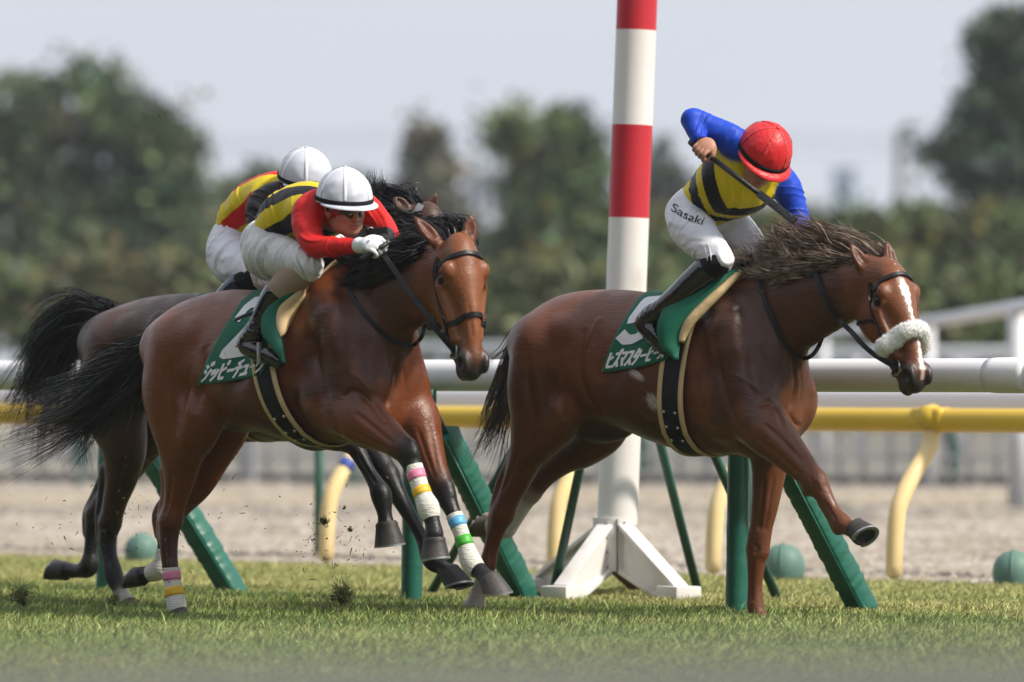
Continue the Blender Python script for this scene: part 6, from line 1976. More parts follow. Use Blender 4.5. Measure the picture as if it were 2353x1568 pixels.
def add_fist(D, c, g, k, b, col=None, r=1.0, thumb=1):
    """c palm centre; g along the gripped thing (little finger to index); k wrist to knuckles; b out of the back of the hand"""
    c = np.asarray(c, float); g = nrm(g); k = nrm(k - (k @ g) * g); b_ = np.cross(g, k); b = b_ if b_ @ b > 0 else -b_
    A = np.stack([k, g, b])
    D.ell(c - k * .018 + b * .012, (.040 * r, .042 * r, .017 * r), A, k=.012, col=col)
    for i, (ln, rr) in enumerate(((.82, .0082), (.95, .0092), (1.0, .0096), (.93, .0093))):
        o = c + g * ((i - 1.5) * .0205 * r)
        pts = [o + k * .004 * ln + b * .016, o + k * .030 * ln + b * .015, o + k * .040 * ln - b * .006, o + k * .026 * ln - b * .024, o + k * .006 - b * .023]
        D.chain([(*p, rr * r * .93 * q) for p, q in zip(pts, (1.02, 1.06, 1.0, .95, .85))], k=.0025, col=col, sub=3)
    t0 = c - k * .035 + g * .030
    D.chain([(*t0, .014 * r), (*(c - k * .008 + g * .050 - b * .006), .0125 * r), (*(c + k * .018 + g * .044 - b * .026), .0105 * r), (*(c + k * .034 + g * .026 - b * .032), .009 * r)], k=.01, col=col)

def helmet(h, parent, cap, tape, band_m, brim=None, tilt=0.0, r=(.138, .128, .142), cz=.046, visor=True):
    m = MB(); n = 40
    ths = np.radians([0.5, 8, 18, 30, 42, 54, 66, 78, 86, 92, 97])
    vs_, fs = [], []
    def S(th, ph, e=0.0):
        return h.P((r[0] + e) * math.sin(th) * math.cos(ph) - .008, (r[1] + e) * math.sin(th) * math.sin(ph), cz + (r[2] + e) * math.cos(th))
    rr = np.random.default_rng(2)
    for th in ths:
        for k in range(n):
            ph = 2 * math.pi * k / n
            e = .0016 * math.sin(ph * 9 + th * 4) * math.sin(th)
            vs_.append(S(th, ph, e))
    for i in range(len(ths) - 1):
        for k in range(n):
            fs.append((i * n + k, (i + 1) * n + k, (i + 1) * n + (k + 1) % n, i * n + (k + 1) % n))
    fs.append(tuple(range(n)))
    m.add(vs_, fs)
    o = m.build("cap", cap, parent)
    # seams, button
    for q in range(6):
        ph = math.radians(q * 60 + 30)
        t = MB(); pts = [S(th, ph, .0004) for th in np.radians(np.linspace(4, 90, 18))]
        nor = [nrm(p - h.c) for p in pts]; t.strap(pts, nor, .015, .0010); t.build("seam_tape", tape, o)
    t = MB(); t.ball(S(0.001, 0, .002), (.011, .011, .006), h.ax[[0, 1, 2]], nu=12, nv=6); t.build("button", cap, o)
    # elastic band
    pts = [S(math.radians(90 + 2.5 * math.cos(p)), p, .002) for p in np.linspace(0, 2 * math.pi, 49)[:-1]]
    t = MB(); t.strap(pts, [nrm((p - h.c) - ((p - h.c) @ h.u) * h.u) for p in pts], .020, .003, closed=True); t.build("elastic_band", band_m, o)
    # peak
    if visor:
        vs_, fs = [], []
        ph_ = np.radians(np.linspace(-82, 82, 25))
        for p in ph_:
            a = S(math.radians(96), p, .001)
            out = .046 * math.cos(p) ** .8 if abs(p) < 1.5 else 0
            d = nrm(h.f * math.cos(p) * 1.0 + h.l * math.sin(p) * .5)
            b_ = a + d * out - h.u * out * .30
            vs_ += [a, a * .5 + b_ * .5 + h.u * .004, b_, b_ - h.u * .004, a - h.u * .005]
        for i in range(24):
            for k in range(4):
                fs.append((i * 5 + k, i * 5 + k + 1, i * 5 + k + 6, i * 5 + k + 5))
        t = MB(); t.add(vs_, fs); t.build("peak", brim or cap, o)
    return o

def goggles(h, parent, side_m, up=0.0):
    g_ = bpy.data.objects.new("goggles", None); COL.objects.link(g_); g_.parent = parent
    vs_, fs, fm = [], [], []
    ph = np.radians(np.linspace(-88, 88, 31)); us = np.linspace(-.042, .034, 8)
    for p in ph:
        for u in us:
            q = 1 - .35 * (abs(p) / 1.53) ** 4
            cut = .010 * math.exp(-(p / .22) ** 2)
            uu = (u * q if u > 0 else u * q + cut * (u / -.042) ) + up
            R_ = .106 - 1.2 * (u + .004) ** 2 * 10
            vs_.append(h.P(R_ * math.cos(p) * .98 - .0, R_ * .80 * math.sin(p), uu))
    for i in range(30):
        for k in range(7):
            fs.append((i * 8 + k, (i + 1) * 8 + k, (i + 1) * 8 + k + 1, i * 8 + k + 1)); fm.append(0)
    for sel, nm, m_ in ((range(6, 24), "lens", M_GOG), (range(0, 6), "lens_side", side_m), (range(24, 30), "lens_side", side_m)):
        f2 = [fs[i * 7 + k] for i in sel for k in range(7)]
        o = mesh_obj(nm, vs_, f2, m_, g_)
        md = o.modifiers.new("thickness", 'SOLIDIFY'); md.thickness = .003
    t = MB(); pts = [h.P(.104 * math.cos(p) if abs(p) < 1.6 else .100 * math.cos(p), .086 * math.sin(p), .004 + up) for p in np.linspace(math.radians(88), math.radians(272), 24)]
    t.strap(pts, [nrm(p - h.c) for p in pts], .022, .003); t.build("strap", M_CUFF, g_)
    return g_

def px_chain(fr, pts):
    return [(*fr.H(a, b, y), r, *rest) for a, b, y, r, *rest in pts]

def cloth_mesh(name, D, h, mat_, parent, paint=None, folds=(), default=(.5, .5, .5), smooth=2):
    v, f = D.mesh(h, smooth=smooth)
    cols = D.colours(v, tau=.004, default=default)
    if paint is not None: cols = paint(v, cols)
    if folds:
        # drape: shallow travelling folds pressed into the cloth
        me = np.zeros_like(v)
        q = np.zeros((len(v), 3))
        for i in range(4):
            a, b = v[f[:, i]], v[f[:, (i + 1) % 4]]; c = v[f[:, (i + 2) % 4]]
            np.add.at(q, f[:, i], np.cross(b - a, c - a))
        q /= np.maximum(np.linalg.norm(q, axis=1), 1e-12)[:, None]
        dsp = np.zeros(len(v))
        for (d, wl, amp, ph, c0, rad) in folds:
            d = nrm(d); s = v @ d
            w = np.exp(-((v - np.asarray(c0)) ** 2).sum(1) / (2 * rad ** 2))
            o = nrm(np.cross(d, V(.3, .5, .8)))
            s2 = s + .012 * np.sin(v @ o * 34 + ph)
            x = np.sin(2 * np.pi * s2 / (wl * 1.35) + ph + 1.7 * np.sin(2 * np.pi * s2 / (wl * 3.1) + ph * 2)) 
            gate = np.clip(.35 + .9 * np.sin(v @ o * 21 + s * 13 + ph * 3) * np.sin(s * 27 + ph), 0, 1)
            dsp += 2.4 * amp * w * gate * (np.maximum(x, 0) ** 2.0 * 1.6 - .45)
        v = v + q * dsp[:, None]
    return mesh_obj(name, v, f, mat_, parent, cols=cols)

def jersey_mat(nm):
    return mat(nm, 'attr', rough=.5, spec=.22, sheen=.0, bump=[(4, .45, (1, 1, 1.4), (.4, .6, 0), 'r'), (10, .25, (1, 1, 1.5), (-.3, .2, .4), 'r'), (320, .06, (1, 1, 1))])

RED = (0.60, 0.016, 0.014); YEL_ = (0.68, 0.52, 0.010); BLK = (0.014, 0.012, 0.014); BLU = (0.012, 0.060, 0.50)
SK = (0.47, 0.235, 0.155)
M_BODY = mat("skin_body", 'attr', rough=.5, spec=.35, var=[(30, .3, .82)], bump=[(120, .12, (1, 1, 1))])

def stripe(x, edges):
    """alternating 0/1 along x"""
    return (np.searchsorted(np.asarray(edges), x) % 2).astype(float)

# ================= jockey on the chestnut: blue sleeves, red cap, whip up
fr = fr5
j5 = root(fr, "jockey", "jockey in red cap and blue sleeves with raised whip hand on the chestnut horse", "person")
TORSO5 = [(1616, 476, 0, .122, 1.28), (1640, 455, 0, .128, 1.30), (1680, 422, 0, .140, 1.30), (1715, 392, -.005, .138, 1.30), (1738, 372, -.01, .110, 1.25)]
NARM5 = [(1700, 337, -.13, .076), (1672, 316, -.17, .070), (1632, 293, -.23, .058), (1600, 275, -.275, .050), (1590, 275, -.29, .048)]
NFOR5 = [(1590, 276, -.29, .048), (1596, 296, -.305, .044), (1606, 318, -.315, .038), (1610, 328, -.318, .033)]
FARM5 = [(1782, 405, .13, .078), (1806, 432, .165, .074), (1823, 470, .185, .060), (1836, 508, .19, .052), (1848, 540, .165, .042), (1858, 572, .12, .034)]
NTH5 = [(1590, 492, -.08, .112), (1586, 517, -.13, .106), (1612, 552, -.19, .092), (1645, 586, -.215, .073), (1654, 598, -.22, .066)]
FTH5 = [(1640, 490, .09, .110), (1672, 515, .12, .100), (1710, 552, .16, .088), (1738, 588, .18, .068), (1742, 606, .19, .062)]
NLEG5 = [(1650, 602, -.225, .066), (1622, 622, -.235, .061), (1588, 652, -.26, .056), (1555, 682, -.285, .050), (1520, 710, -.305, .042), (1498, 728, -.315, .039)]
NFOOT5 = [(1498, 722, -.318, .042), (1478, 742, -.325, .040), (1494, 762, -.325, .040), (1512, 782, -.318, .034), (1526, 800, -.31, .028)]
FLEG5 = [(1742, 606, .19, .062), (1725, 640, .24, .054), (1690, 700, .30, .044), (1660, 740, .33, .038), (1690, 790, .33, .036)]
h5 = Face(fr, fr.H(1747, 367, -.075), (.22, -.72, -.66), (.42, -.55, .72))
body = SDF()
shrink = lambda P_, d: [(p[0], p[1], p[2], max(p[3] - d, .02), *p[4:]) for p in P_]
for c in (TORSO5, NARM5, NFOR5, FARM5, NTH5, FTH5, NLEG5, FLEG5): body.chain(px_chain(fr, shrink(c, .012)), k=.02, col=SK)
add_head(body, h5, fr.H(1735, 376, -.01), col=SK)
hc5 = fr.H(1617, 343, -.325)
wa, wb = fr.H(1586, 325, -.325), fr.H(1826, 508, -.26)
gd = nrm(wb - wa)
add_fist(body, hc5, gd, fr.D(V(.35, -.55, -.75)), fr.D(V(-.25, -.85, .3)), col=SK, r=1.08)
v, f = body.mesh(.0042, smooth=1); mesh_obj("body", v, f, M_BODY, j5, cols=body.colours(v, tau=.003, default=SK))
jer = SDF()
jer.chain(px_chain(fr, TORSO5), k=.03, col=YEL_)
jer.ell(fr.H(1725, 372, .0), (.12, .20, .085), np.stack([nrm(fr.H(1738, 372, 0) - fr.H(1635, 455, 0)), nrm(fr.H(1806, 432, .165) - fr.H(1672, 312, -.17)), nrm(np.cross(fr.H(1738, 372, 0) - fr.H(1635, 455, 0), fr.H(1806, 432, .165) - fr.H(1672, 312, -.17)))]), k=.04, col=YEL_)
jer.ell(fr.H(1690, 425, -.02), (.17, .205, .15), k=.05, col=YEL_)
jer.chain(px_chain(fr, NARM5), k=.02, col=BLU); jer.chain(px_chain(fr, NFOR5), k=.02, col=BLU); jer.chain(px_chain(fr, FARM5), k=.02, col=BLU)
jer.chain([(*fr.H(1612, 331, -.32), .034), (*fr.H(1616, 340, -.325), .034)], k=.004, neg=True)
a5, b5 = fr.H(1620, 470, 0), fr.H(1745, 366, 0)
def paintj5(v, c):
    isy = (np.abs(c - np.array(YEL_)).sum(1) < .10)
    ax_ = nrm(b5 - a5); s = (v - a5) @ ax_
    lat = nrm(fr5.H(1806, 432, .165) - fr5.H(1672, 312, -.17)); lat = nrm(lat - (lat @ ax_) * ax_)
    q = (v - a5) @ lat
    # chevrons: bands that drop towards the middle of the chest
    w = np.abs(q + .035)
    b = s - .52 * w
    k = ((b > .006) & (b < .072)) | ((b > .118) & (b < .200))
    c = c.copy(); c[isy & k] = BLK
    return c
MJ5 = jersey_mat("jersey_blue_yellow")
cloth_mesh("jersey", jer, .0042, MJ5, j5, paintj5, folds=[(nrm(V(.6, .2, .6)), .045, .0045, 0, fr.H(1640, 450, -.1), .10), (V(.3, .9, .2), .06, .004, 1, fr.H(1690, 430, -.12), .12), (nrm(fr.H(1600, 274, -.275) - fr.H(1672, 312, -.17)), .030, .0032, 2, fr.H(1640, 292, -.23), .08), (V(.1, .1, 1), .035, .003, 1, fr.H(1830, 480, .18), .08)])
bre = SDF()
bre.chain(px_chain(fr, [(1590, 494, 0, .116, 1.2), (1612, 478, 0, .118, 1.22)]), k=.03)
bre.chain(px_chain(fr, NTH5), k=.05); bre.chain(px_chain(fr, FTH5), k=.05)
brej = cloth_mesh("breeches", bre, .0046, M_BREW, j5, folds=[(nrm(V(.7, .1, -.7)), .05, .004, 0, fr.H(1600, 540, -.28), .10), (V(.8, 0, .5), .026, .0035, 1, fr.H(1648, 592, -.25), .05), (V(.2, .4, .8), .05, .004, 2, fr.H(1680, 520, .0), .10), (V(.9, .2, .2), .03, .003, 0, fr.H(1560, 500, -.2), .06)])
def boots(fr, parent, leg, foot, nm, cuff_q, cuff_m, boot_m, collar=True):
    L = catmull(px_chain(fr, leg), 8); n = len(L)
    i0 = int(cuff_q * (n - 1))
    D = SDF(); D.chain([tuple(p) for p in L[:i0 + 2]], k=.01, sub=1); 
    v, f = D.mesh(.005); mesh_obj("knee_cuff" if cuff_m is M_CUFF else "gaiter", v, f, cuff_m, parent)
    D = SDF(); P_ = L[i0:].copy(); P_[:, 3] += .004
    D.chain([tuple(p) for p in P_], k=.02, sub=1); F_ = px_chain(fr, foot); D.chain(F_, k=.025)
    # heel and sole
    hp, tp = np.array(F_[1][:3]), np.array(F_[-1][:3])
    D.chain([(*(hp + V(-.008, 0, -.024)), .024), (*(hp * .6 + tp * .4 + V(-.012, 0, -.028)), .020), (*(tp + V(-.006, 0, -.012)), .019)], k=.006)
    v, f = D.mesh(.0044)
    # creases round the ankle
    an = np.array(F_[0][:3]); ax_ = nrm(L[-1][:3] - L[-4][:3])
    w = np.exp(-((v - an) ** 2).sum(1) / (2 * .05 ** 2)); s = (v - an) @ ax_
    cen = an + s[:, None] * ax_; o = v - cen; o /= np.maximum(np.linalg.norm(o, axis=1), 1e-6)[:, None]
    v = v + o * (w * .0030 * np.sin(s * 170 + 6 * o[:, 1] + 3 * o[:, 2]))[:, None]
    b = mesh_obj("boot", v, f, boot_m, parent)
    return b
boots(fr, j5, NLEG5, NFOOT5, "boot", .22, M_CUFF, M_BOOT)
boots(fr, j5, FLEG5, [(1660, 740, .33, .04), (1690, 790, .33, .036), (1710, 800, .33, .03)], "boot", .22, M_CUFF, M_BOOT)
helmet(h5, j5, M_CAPR, M_CAPRS, M_CUFF)
goggles(h5, j5, M_GOG, up=-.004)
# black neck collar
t = MB(); nk = fr.H(1735, 376, -.01)
t.tube([nk + (h5.P(-.04, 0, -.08) - nk) * q for q in (.15, .5, .85)], [.066, .064, .060], n=24); t.build("collar", M_CUFF, j5)
# whip
w_ = MB(); w_.tube([wa + gd * -.0, wa + gd * .03, wa + gd * .05, wa + gd * .16], [.016, .019, .013, .0125], n=12)
wo2 = empty("whip", tuple(fr.o), -fr.a, "black whip held in the red-capped jockey's bare raised hand", "whip")
w_.build("grip", M_WHIP, wo2)
L_ = float(np.linalg.norm(wb - wa))
w_ = MB(); w_.tube([wa + gd * .155, wa + gd * L_ * .66], [.0135, .0115], n=12); w_.build("shaft", M_WHIP, wo2)
w_ = MB(); w_.box(wa + gd * L_ * .83, V(.008, .018, L_ * .175), axes(gd, fr.D(V(0, -1, .2))), bev=.004); w_.build("flap", M_WHIP, wo2, sharp=50)
# name on the thigh
cu = bpy.data.curves.new("txt", 'FONT'); cu.body = "Sasaki"; cu.size = 1.0
to = bpy.data.objects.new("txt", cu); COL.objects.link(to)
dg = bpy.context.evaluated_depsgraph_get()
tm = bpy.data.meshes.new_from_object(to.evaluated_get(dg))
bmt = bmesh.new(); bmt.from_mesh(tm)
bmesh.ops.triangulate(bmt, faces=bmt.faces[:]); bmesh.ops.subdivide_edges(bmt, edges=[e for e in bmt.edges if e.calc_length() > .12], cuts=1)
tv = np.array([v.co for v in bmt.verts]); tf = [[v.index for v in f_.verts] for f_ in bmt.faces]
bmt.free(); bpy.data.objects.remove(to); bpy.data.curves.remove(cu); bpy.data.meshes.remove(tm)
tw, th_ = tv[:, 0].max(), tv[:, 1].max()
bvB = bvh_of(brej)
nv_ = []
for x, y, _ in tv:
    u, w2 = x / tw, y / th_
    px_ = 1541 + u * 72 + w2 * 7; py_ = 483 + u * 32 + 6 * math.sin(u * 2.6) - w2 * 17
    p, nn = view_hit(bvB, fr, px_, py_, off=.004, fall=-.25)
    nv_.append(p)
mesh_obj("name_print", nv_, tf, M_BLACKINK, j5)
def small_mark(bv, fr, px_, py_, s, m_, parent):
    print_glyphs([('bird', 0, 0, 1, 1, .2)], lambda a, b: (view_hit(bv, fr, px_ + a * s, py_ - b * s * .8, off=.004, fall=-.25)[0]), m_, parent, "maker_mark")

# ================= jockey on the bay: red sleeves, white cap, goggles, white gloves
fr = fr2
j2 = root(fr, "jockey", "jockey in white cap, dark goggles and red sleeves crouched over the bay horse", "person")
TOR2 = [(636, 545, 0, .112, 1.15), (652, 522, 0, .122, 1.15), (682, 500, 0, .135, 1.15), (718, 490, 0, .135, 1.15), (752, 488, 0, .108, 1.2)]
NARM2 = [(735, 475, -.12, .085), (712, 488, -.165, .082), (706, 520, -.205, .070), (716, 552, -.235, .058), (728, 566, -.24, .052)]
NFOR2 = [(728, 566, -.24, .052), (760, 568, -.235, .047), (795, 566, -.225, .038), (815, 566, -.22, .034)]
FARM2 = [(800, 470, .12, .080), (838, 480, .16, .074), (862, 500, .185, .062), (885, 522, .18, .050), (900, 545, .14, .040), (905, 560, .11, .034)]
NTH2 = [(620, 562, -.05, .115), (612, 586, -.11, .112), (645, 596, -.18, .105), (690, 604, -.225, .085), (708, 614, -.235, .072)]
FTH2 = [(610, 560, .07, .12), (660, 580, .14, .105), (730, 592, .19, .085), (765, 604, .2, .066)]
NLEG2 = [(700, 622, -.235, .070), (672, 640, -.25, .068), (645, 664, -.27, .062), (622, 692, -.29, .052), (600, 730, -.315, .042), (586, 764, -.325, .037)]
NFOOT2 = [(585, 760, -.328, .040), (565, 790, -.33, .042), (585, 806, -.33, .042), (620, 818, -.325, .036), (642, 832, -.318, .028)]
FLEG2 = [(765, 604, .2, .062), (745, 650, .26, .054), (705, 710, .31, .044), (690, 750, .33, .038), (730, 790, .33, .03)]
h2 = Face(fr, fr.H(792, 479, -.09), (.52, -.83, -.17), (.05, -.2, .97))
body = SDF()
for c in (TOR2, NARM2, NFOR2, FARM2, NTH2, FTH2, NLEG2, FLEG2): body.chain(px_chain(fr, shrink(c, .012)), k=.02, col=SK)
add_head(body, h2, fr.H(752, 478, 0), col=SK)
v, f = body.mesh(.0042, smooth=1); mesh_obj("body", v, f, M_BODY, j2, cols=body.colours(v, tau=.003, default=SK))
jer = SDF()
jer.chain(px_chain(fr, TOR2), k=.03, col=YEL_)
jer.ell(fr.H(738, 486, 0), (.11, .19, .10), k=.05, col=YEL_)
jer.chain(px_chain(fr, [(660, 492, 0, .10, 1.3), (702, 468, 0, .092, 1.4), (738, 468, 0, .08, 1.5)]), k=.05, col=YEL_)
for c in (NARM2, NFOR2, FARM2): jer.chain(px_chain(fr, c), k=.02, col=RED)
a2, b2 = fr.H(640, 540, 0), fr.H(752, 488, 0)
def paintj2(v, c):
    isy = np.abs(c - np.array(YEL_)).sum(1) < .12
    ax_ = nrm(b2 - a2); q = v - a2
    up_ = nrm(V(0, 0, 1) - ax_ * ax_[2]); la = V(0, 1, 0)
    th = np.degrees(np.arctan2(q @ up_, -(q @ la)))            # 0 at the near side, 90 on the back
    k = ((th > -26) & (th < 2)) | ((th > 30) & (th < 56)) | ((th > 84) & (th < 104)) | ((th < -52) & (th > -90)) | ((th > 124) & (th < 150))
    c = c.copy(); c[isy & k] = BLK
    return c
cloth_mesh("jersey", jer, .0042, jersey_mat("jersey_red_yellow"), j2, paintj2, folds=[(V(.8, .1, .5), .05, .004, 0, fr.H(620, 530, -.15), .12), (V(.2, .2, 1), .03, .004, 1, fr.H(712, 545, -.24), .06), (V(1, 0, .1), .035, .003, 2, fr.H(775, 566, -.23), .08), (V(.5, .5, .5), .05, .004, 2, fr.H(850, 490, .15), .1)])
bre = SDF()
bre.chain(px_chain(fr, [(624, 568, 0, .112, 1.15), (634, 552, 0, .112, 1.15)]), k=.03)
bre.chain(px_chain(fr, NTH2), k=.05); bre.chain(px_chain(fr, FTH2), k=.05)
bj2 = cloth_mesh("breeches", bre, .0046, M_BREG, j2, folds=[(V(1, 0, -.2), .034, .006, 0, fr.H(610, 600, -.25), .13), (V(.9, .2, .5), .026, .005, 1, fr.H(700, 606, -.27), .06), (V(1, .2, .5), .024, .004, 2, fr.H(575, 545, -.15), .09)])
boots(fr, j2, NLEG2, NFOOT2, "boot", .50, M_GAIT, M_BOOT)
boots(fr, j2, FLEG2, [(690, 750, .33, .04), (730, 790, .33, .036), (745, 800, .33, .03)], "boot", .5, M_GAIT, M_BOOT)
helmet(h2, j2, M_CAPW, M_CAPS, M_CUFF)
goggles(h2, j2, M_GOGR, up=-.004)
def glove(fr, parent, wrist, c, g, k, b, m_, r=1.12, name="glove"):
    D = SDF(); add_fist(D, c, g, k, b, r=r)
    D.chain([(*wrist, .037), (*(np.asarray(wrist) * .5 + np.asarray(c) * .5), .036), (*c, .030)], k=.015)
    v, f = D.mesh(.0038, smooth=1); return mesh_obj(name, v, f, m_, parent)
gl2 = glove(fr, j2, fr.H(826, 564, -.218), fr.H(862, 567, -.20), fr.D(V(.45, .35, .55)), fr.D(V(.80, -.3, -.35)), fr.D(V(-.15, -.7, .65)), M_GLOVE)
glove(fr, j2, fr.H(888, 540, .10), fr.H(893, 562, .02), fr.D(V(.3, .6, .4)), fr.D(V(.4, -.5, -.6)), fr.D(V(.2, -.2, .9)), M_GLOVB)
t = MB(); q = fr.H(866, 532, .0); t.box(q, V(.05, .006, .016), np.stack([nrm(fr.D(V(1, 0, .12))), nrm(fr.D(V(0, -1, 0))), nrm(fr.D(V(-.12, 0, 1)))]), bev=.004); t.build("wrist_strap", M_CUFF, j2, sharp=50)
t = MB(); q = fr.H(851, 530, -.01); t.torus(q, .014, .003, axes(fr.D(V(.2, -1, 0)))); t.build("buckle", M_STEEL, j2)
bg2 = bvh_of(gl2); small_mark(bg2, fr, 842, 560, 8, mat("blue_ink", (.03, .08, .35)), gl2)
# folded whip under the near hand
w2o = empty("whip", tuple(fr.o), -fr.a, "black whip butt tucked under the white-gloved hand on the bay horse", "whip")
t = MB(); p0, p1 = fr.H(832, 598, -.25), fr.H(885, 562, -.19); d = p1 - p0
t.tube([p0, p0 + d * .06, p0 + d * .5, p1 + d * .2], [.017, .019, .012, .011], n=12); t.build("grip", M_WHIP, w2o)
t = MB(); t.strap([fr.H(540, 736, -.345), fr.H(562, 726, -.35), fr.H(585, 720, -.35)], [fr.D(V(0, -1, .2))] * 3, .016, .006); t.build("stirrup_tab", M_LEATH, j2)
t = MB(); t.box(fr.H(596, 812, -.36), V(.01, .008, .05), bev=.003); t.build("stirrup_iron", M_STEEL, j2, sharp=50)

# ================= jockey on the dark horse: black sleeves, red and yellow stripes
fr = fr3
j3 = root(fr, "jockey", "jockey in white cap, black sleeves and red-yellow stripes, behind the other white cap", "person")
TOR3 = [(548, 540, 0, .112, 1.15), (562, 510, 0, .122, 1.15), (596, 478, 0, .132, 1.15), (636, 458, 0, .13, 1.15), (665, 448, 0, .105, 1.2)]
NARM3 = [(650, 455, -.11, .085), (614, 468, -.165, .084), (598, 490, -.205, .072), (608, 530, -.235, .060), (622, 545, -.24, .054)]
NFOR3 = [(622, 545, -.24, .054), (670, 548, -.23, .046), (730, 545, -.21, .036)]
FARM3 = [(700, 430, .12, .080), (740, 450, .16, .070), (770, 490, .18, .058), (800, 515, .16, .046), (825, 525, .12, .036)]
NTH3 = [(540, 560, -.05, .120), (530, 590, -.11, .120), (560, 615, -.19, .110), (605, 628, -.225, .085)]
FTH3 = [(545, 560, .07, .12), (600, 590, .14, .105), (665, 610, .19, .085)]
NLEG3 = [(598, 630, -.23, .076), (572, 645, -.25, .070), (540, 665, -.27, .058), (505, 700, -.30, .046), (480, 740, -.32, .039)]
FLEG3 = [(665, 610, .19, .07), (640, 660, .26, .054), (600, 720, .31, .042), (590, 760, .33, .038)]
h3 = Face(fr, fr.H(703, 428, -.06), (.52, -.80, -.28), (.06, -.33, .93))
body = SDF()
for c in (TOR3, NARM3, NFOR3, FARM3, NTH3, FTH3, NLEG3, FLEG3): body.chain(px_chain(fr, shrink(c, .012)), k=.02, col=SK)
add_head(body, h3, fr.H(662, 432, 0), col=SK)
v, f = body.mesh(.005, smooth=1); mesh_obj("body", v, f, M_BODY, j3, cols=body.colours(v, tau=.003, default=SK))
jer = SDF()
jer.chain(px_chain(fr, TOR3), k=.03, col=YEL_)
jer.ell(fr.H(645, 455, 0), (.11, .19, .10), k=.05, col=YEL_)
jer.chain(px_chain(fr, [(568, 495, 0, .10, 1.2), (600, 462, 0, .10, 1.3), (640, 445, 0, .08, 1.4)]), k=.05, col=YEL_)
for c in (NARM3, NFOR3, FARM3): jer.chain(px_chain(fr, c), k=.02, col=BLK)
a3, b3 = fr.H(550, 535, 0), fr.H(665, 450, 0)
def paintj3(v, c):
    isy = np.abs(c - np.array(YEL_)).sum(1) < .12
    ax_ = nrm(b3 - a3); q = v - a3
    up_ = nrm(V(0, 0, 1) - ax_ * ax_[2]); la = V(0, 1, 0)
    th = np.degrees(np.arctan2(q @ up_, -(q @ la)))
    k = ((th > -18) & (th < 14)) | ((th > 52) & (th < 84)) | ((th < -52) & (th > -90)) | ((th > 120) & (th < 150))
    c = c.copy(); c[isy & k] = RED
    return c
cloth_mesh("jersey", jer, .0046, jersey_mat("jersey_black_sleeve"), j3, paintj3, folds=[(V(.8, .1, .5), .05, .004, 0, fr.H(530, 510, -.15), .12), (V(.2, .2, 1), .034, .005, 1, fr.H(600, 500, -.24), .09)])
bre = SDF()
bre.chain(px_chain(fr, [(540, 565, 0, .118, 1.15), (548, 548, 0, .115, 1.15)]), k=.03)
bre.chain(px_chain(fr, NTH3), k=.05); bre.chain(px_chain(fr, FTH3), k=.05)
cloth_mesh("breeches", bre, .005, M_BREW, j3, folds=[(V(1, 0, -.4), .045, .005, 0, fr.H(520, 590, -.25), .13), (V(.9, .2, .5), .03, .004, 1, fr.H(580, 620, -.27), .06)])
bo3 = boots(fr, j3, NLEG3, [(480, 738, -.322, .042), (465, 765, -.325, .042), (500, 782, -.325, .038), (530, 800, -.32, .028)], "boot", .42, M_CUFF, M_BOOTN)
boots(fr, j3, FLEG3, [(590, 760, .33, .04), (620, 790, .33, .036), (640, 800, .33, .03)], "boot", .42, M_CUFF, M_BOOTN)
c3 = helmet(h3, j3, M_CAPW, M_CAPS, M_CUFF)
goggles(h3, j3, M_GOG)
# red head strap under the cap
t = MB(); pts = [h3.P(.098 * math.cos(p) - .008, .098 * math.sin(p) if True else 0, -.012 - .02 * math.cos(p)) for p in np.linspace(0, 2 * math.pi, 40)[:-1]]
t.strap([h3.c + (p - h3.c) * 1.22 for p in pts], [nrm((p - h3.c) - ((p - h3.c) @ h3.u) * h3.u) for p in pts], .026, .003, closed=True); t.build("red_head_strap", mat("red_strap", (.5, .02, .02), rough=.5), j3)
glove(fr, j3, fr.H(735, 545, -.21), fr.H(770, 545, -.18), fr.D(V(.45, .35, .55)), fr.D(V(.80, -.3, -.35)), fr.D(V(-.15, -.7, .65)), M_GLOVE)
glove(fr, j3, fr.H(826, 526, .12), fr.H(845, 535, .08), fr.D(V(.3, .6, .4)), fr.D(V(.6, -.5, -.4)), fr.D(V(.2, -.2, .9)), M_GLOVE)
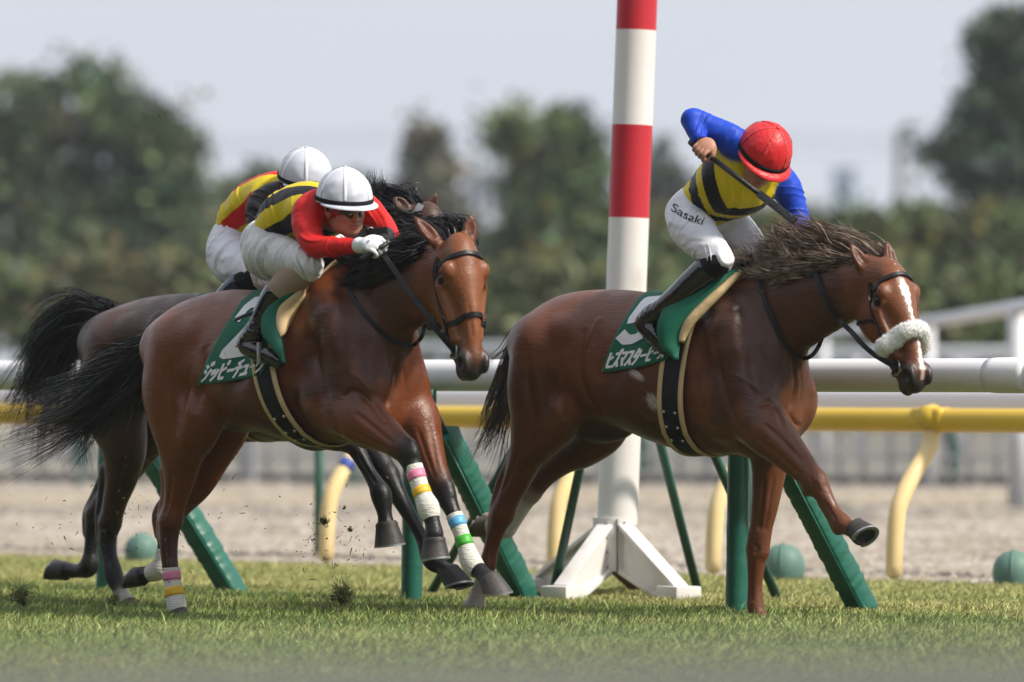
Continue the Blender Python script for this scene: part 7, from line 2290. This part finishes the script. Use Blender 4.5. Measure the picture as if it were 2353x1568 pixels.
# ------------------------------------------------------------------ turf thrown up by the hooves
M_CLOD = mat("clod_earth", (0.12, 0.088, 0.048), rough=.95, spec=.1, var=[(40, .6, .5)])
M_BIT = mat("torn_grass", (0.17, 0.20, 0.05), rough=.6)
def clod(px, py, depth, r, nb, label, seed):
    q = np.random.default_rng(seed); c = unproj(px, py, depth)
    o = empty("turf_clod", tuple(c), 0, label, "clod", "clods of turf thrown up by the hooves")
    r *= .62
    D = SDF()
    for i in range(9):
        D.ell(q.normal(0, r * .45, 3) * V(1, 1, .9), q.uniform(.18, .48, 3) * r, k=.006)
    v, f = D.mesh(max(r * .14, .0035), smooth=0)
    mesh_obj("earth", v + q.normal(0, r * .03, v.shape), f, M_CLOD, o, smooth=False)
    m = MB()
    for i in range(nb * 2):
        a = q.normal(0, r * .5, 3); d = nrm(q.normal(0, 1, 3) + V(0, 0, .8)); L = r * q.uniform(.8, 2.2); s = nrm(np.cross(d, q.normal(0, 1, 3))) * .0022
        b = a + d * L * .5 + q.normal(0, r * .08, 3); e = a + d * L + q.normal(0, r * .25, 3)
        m.add([a - s, a + s, b + s * .8, b - s * .8, e], [(0, 1, 2, 3), (3, 2, 4)])
    m.build("roots", M_BIT, o, smooth=False)
clod(787, 1372, 28.6, .062, 130, "grassy clod of turf kicked up just above the grass, left of the green post", 1)
clod(745, 1200, 28.4, .030, 26, "dark clod flying in front of the cream post", 2)
clod(792, 1168, 28.4, .012, 8, "small dark clod flying right of the cream post", 3)
clod(805, 1217, 28.5, .016, 24, "small grassy clod flying between the cream post and the black foreleg", 4)
clod(722, 1240, 28.5, .008, 3, "tiny speck of earth left of the cream post, lowest", 5)
clod(46, 1370, 28.8, .060, 90, "torn turf clod in the grass at the left edge", 6)
clod(262, 1378, 28.9, .034, 50, "torn turf beside the dark horse's white pastern", 7)
clod(369, 266, 27.9, .009, 5, "speck of turf against the sky above the jockeys", 8)
clod(268, 1178, 28.7, .010, 8, "speck of turf beside the dark horse's raised hock", 9)
q = np.random.default_rng(5)
m = MB()
for i in range(420):
    w = q.random()
    if w < .45: px_, py_ = q.normal(760, 60), q.normal(1270, 70)
    elif w < .9: px_, py_ = q.normal(300, 120), q.normal(1190, 80)
    else: px_, py_ = q.uniform(0, 900), q.uniform(900, 1380)
    if py_ > 1395: continue
    c = unproj(px_, py_, q.uniform(27.6, 29.0)); d = nrm(q.normal(0, 1, 3)); L = q.uniform(.004, .022) * (1 if q.random() < .8 else 2); s = nrm(np.cross(d, q.normal(0, 1, 3))) * q.uniform(.0012, .003)
    m.mi = 0 if q.random() < .5 else 1
    e = c + d * L * .5 + q.normal(0, .003, 3)
    m.add([c - s, c + s, e + s, e - s, c + d * L], [(0, 1, 2, 3), (3, 2, 4)])
tag(m.build("turf_bits", None, None, smooth=False, mats=[M_BIT, M_CLOD]), kind="stuff")
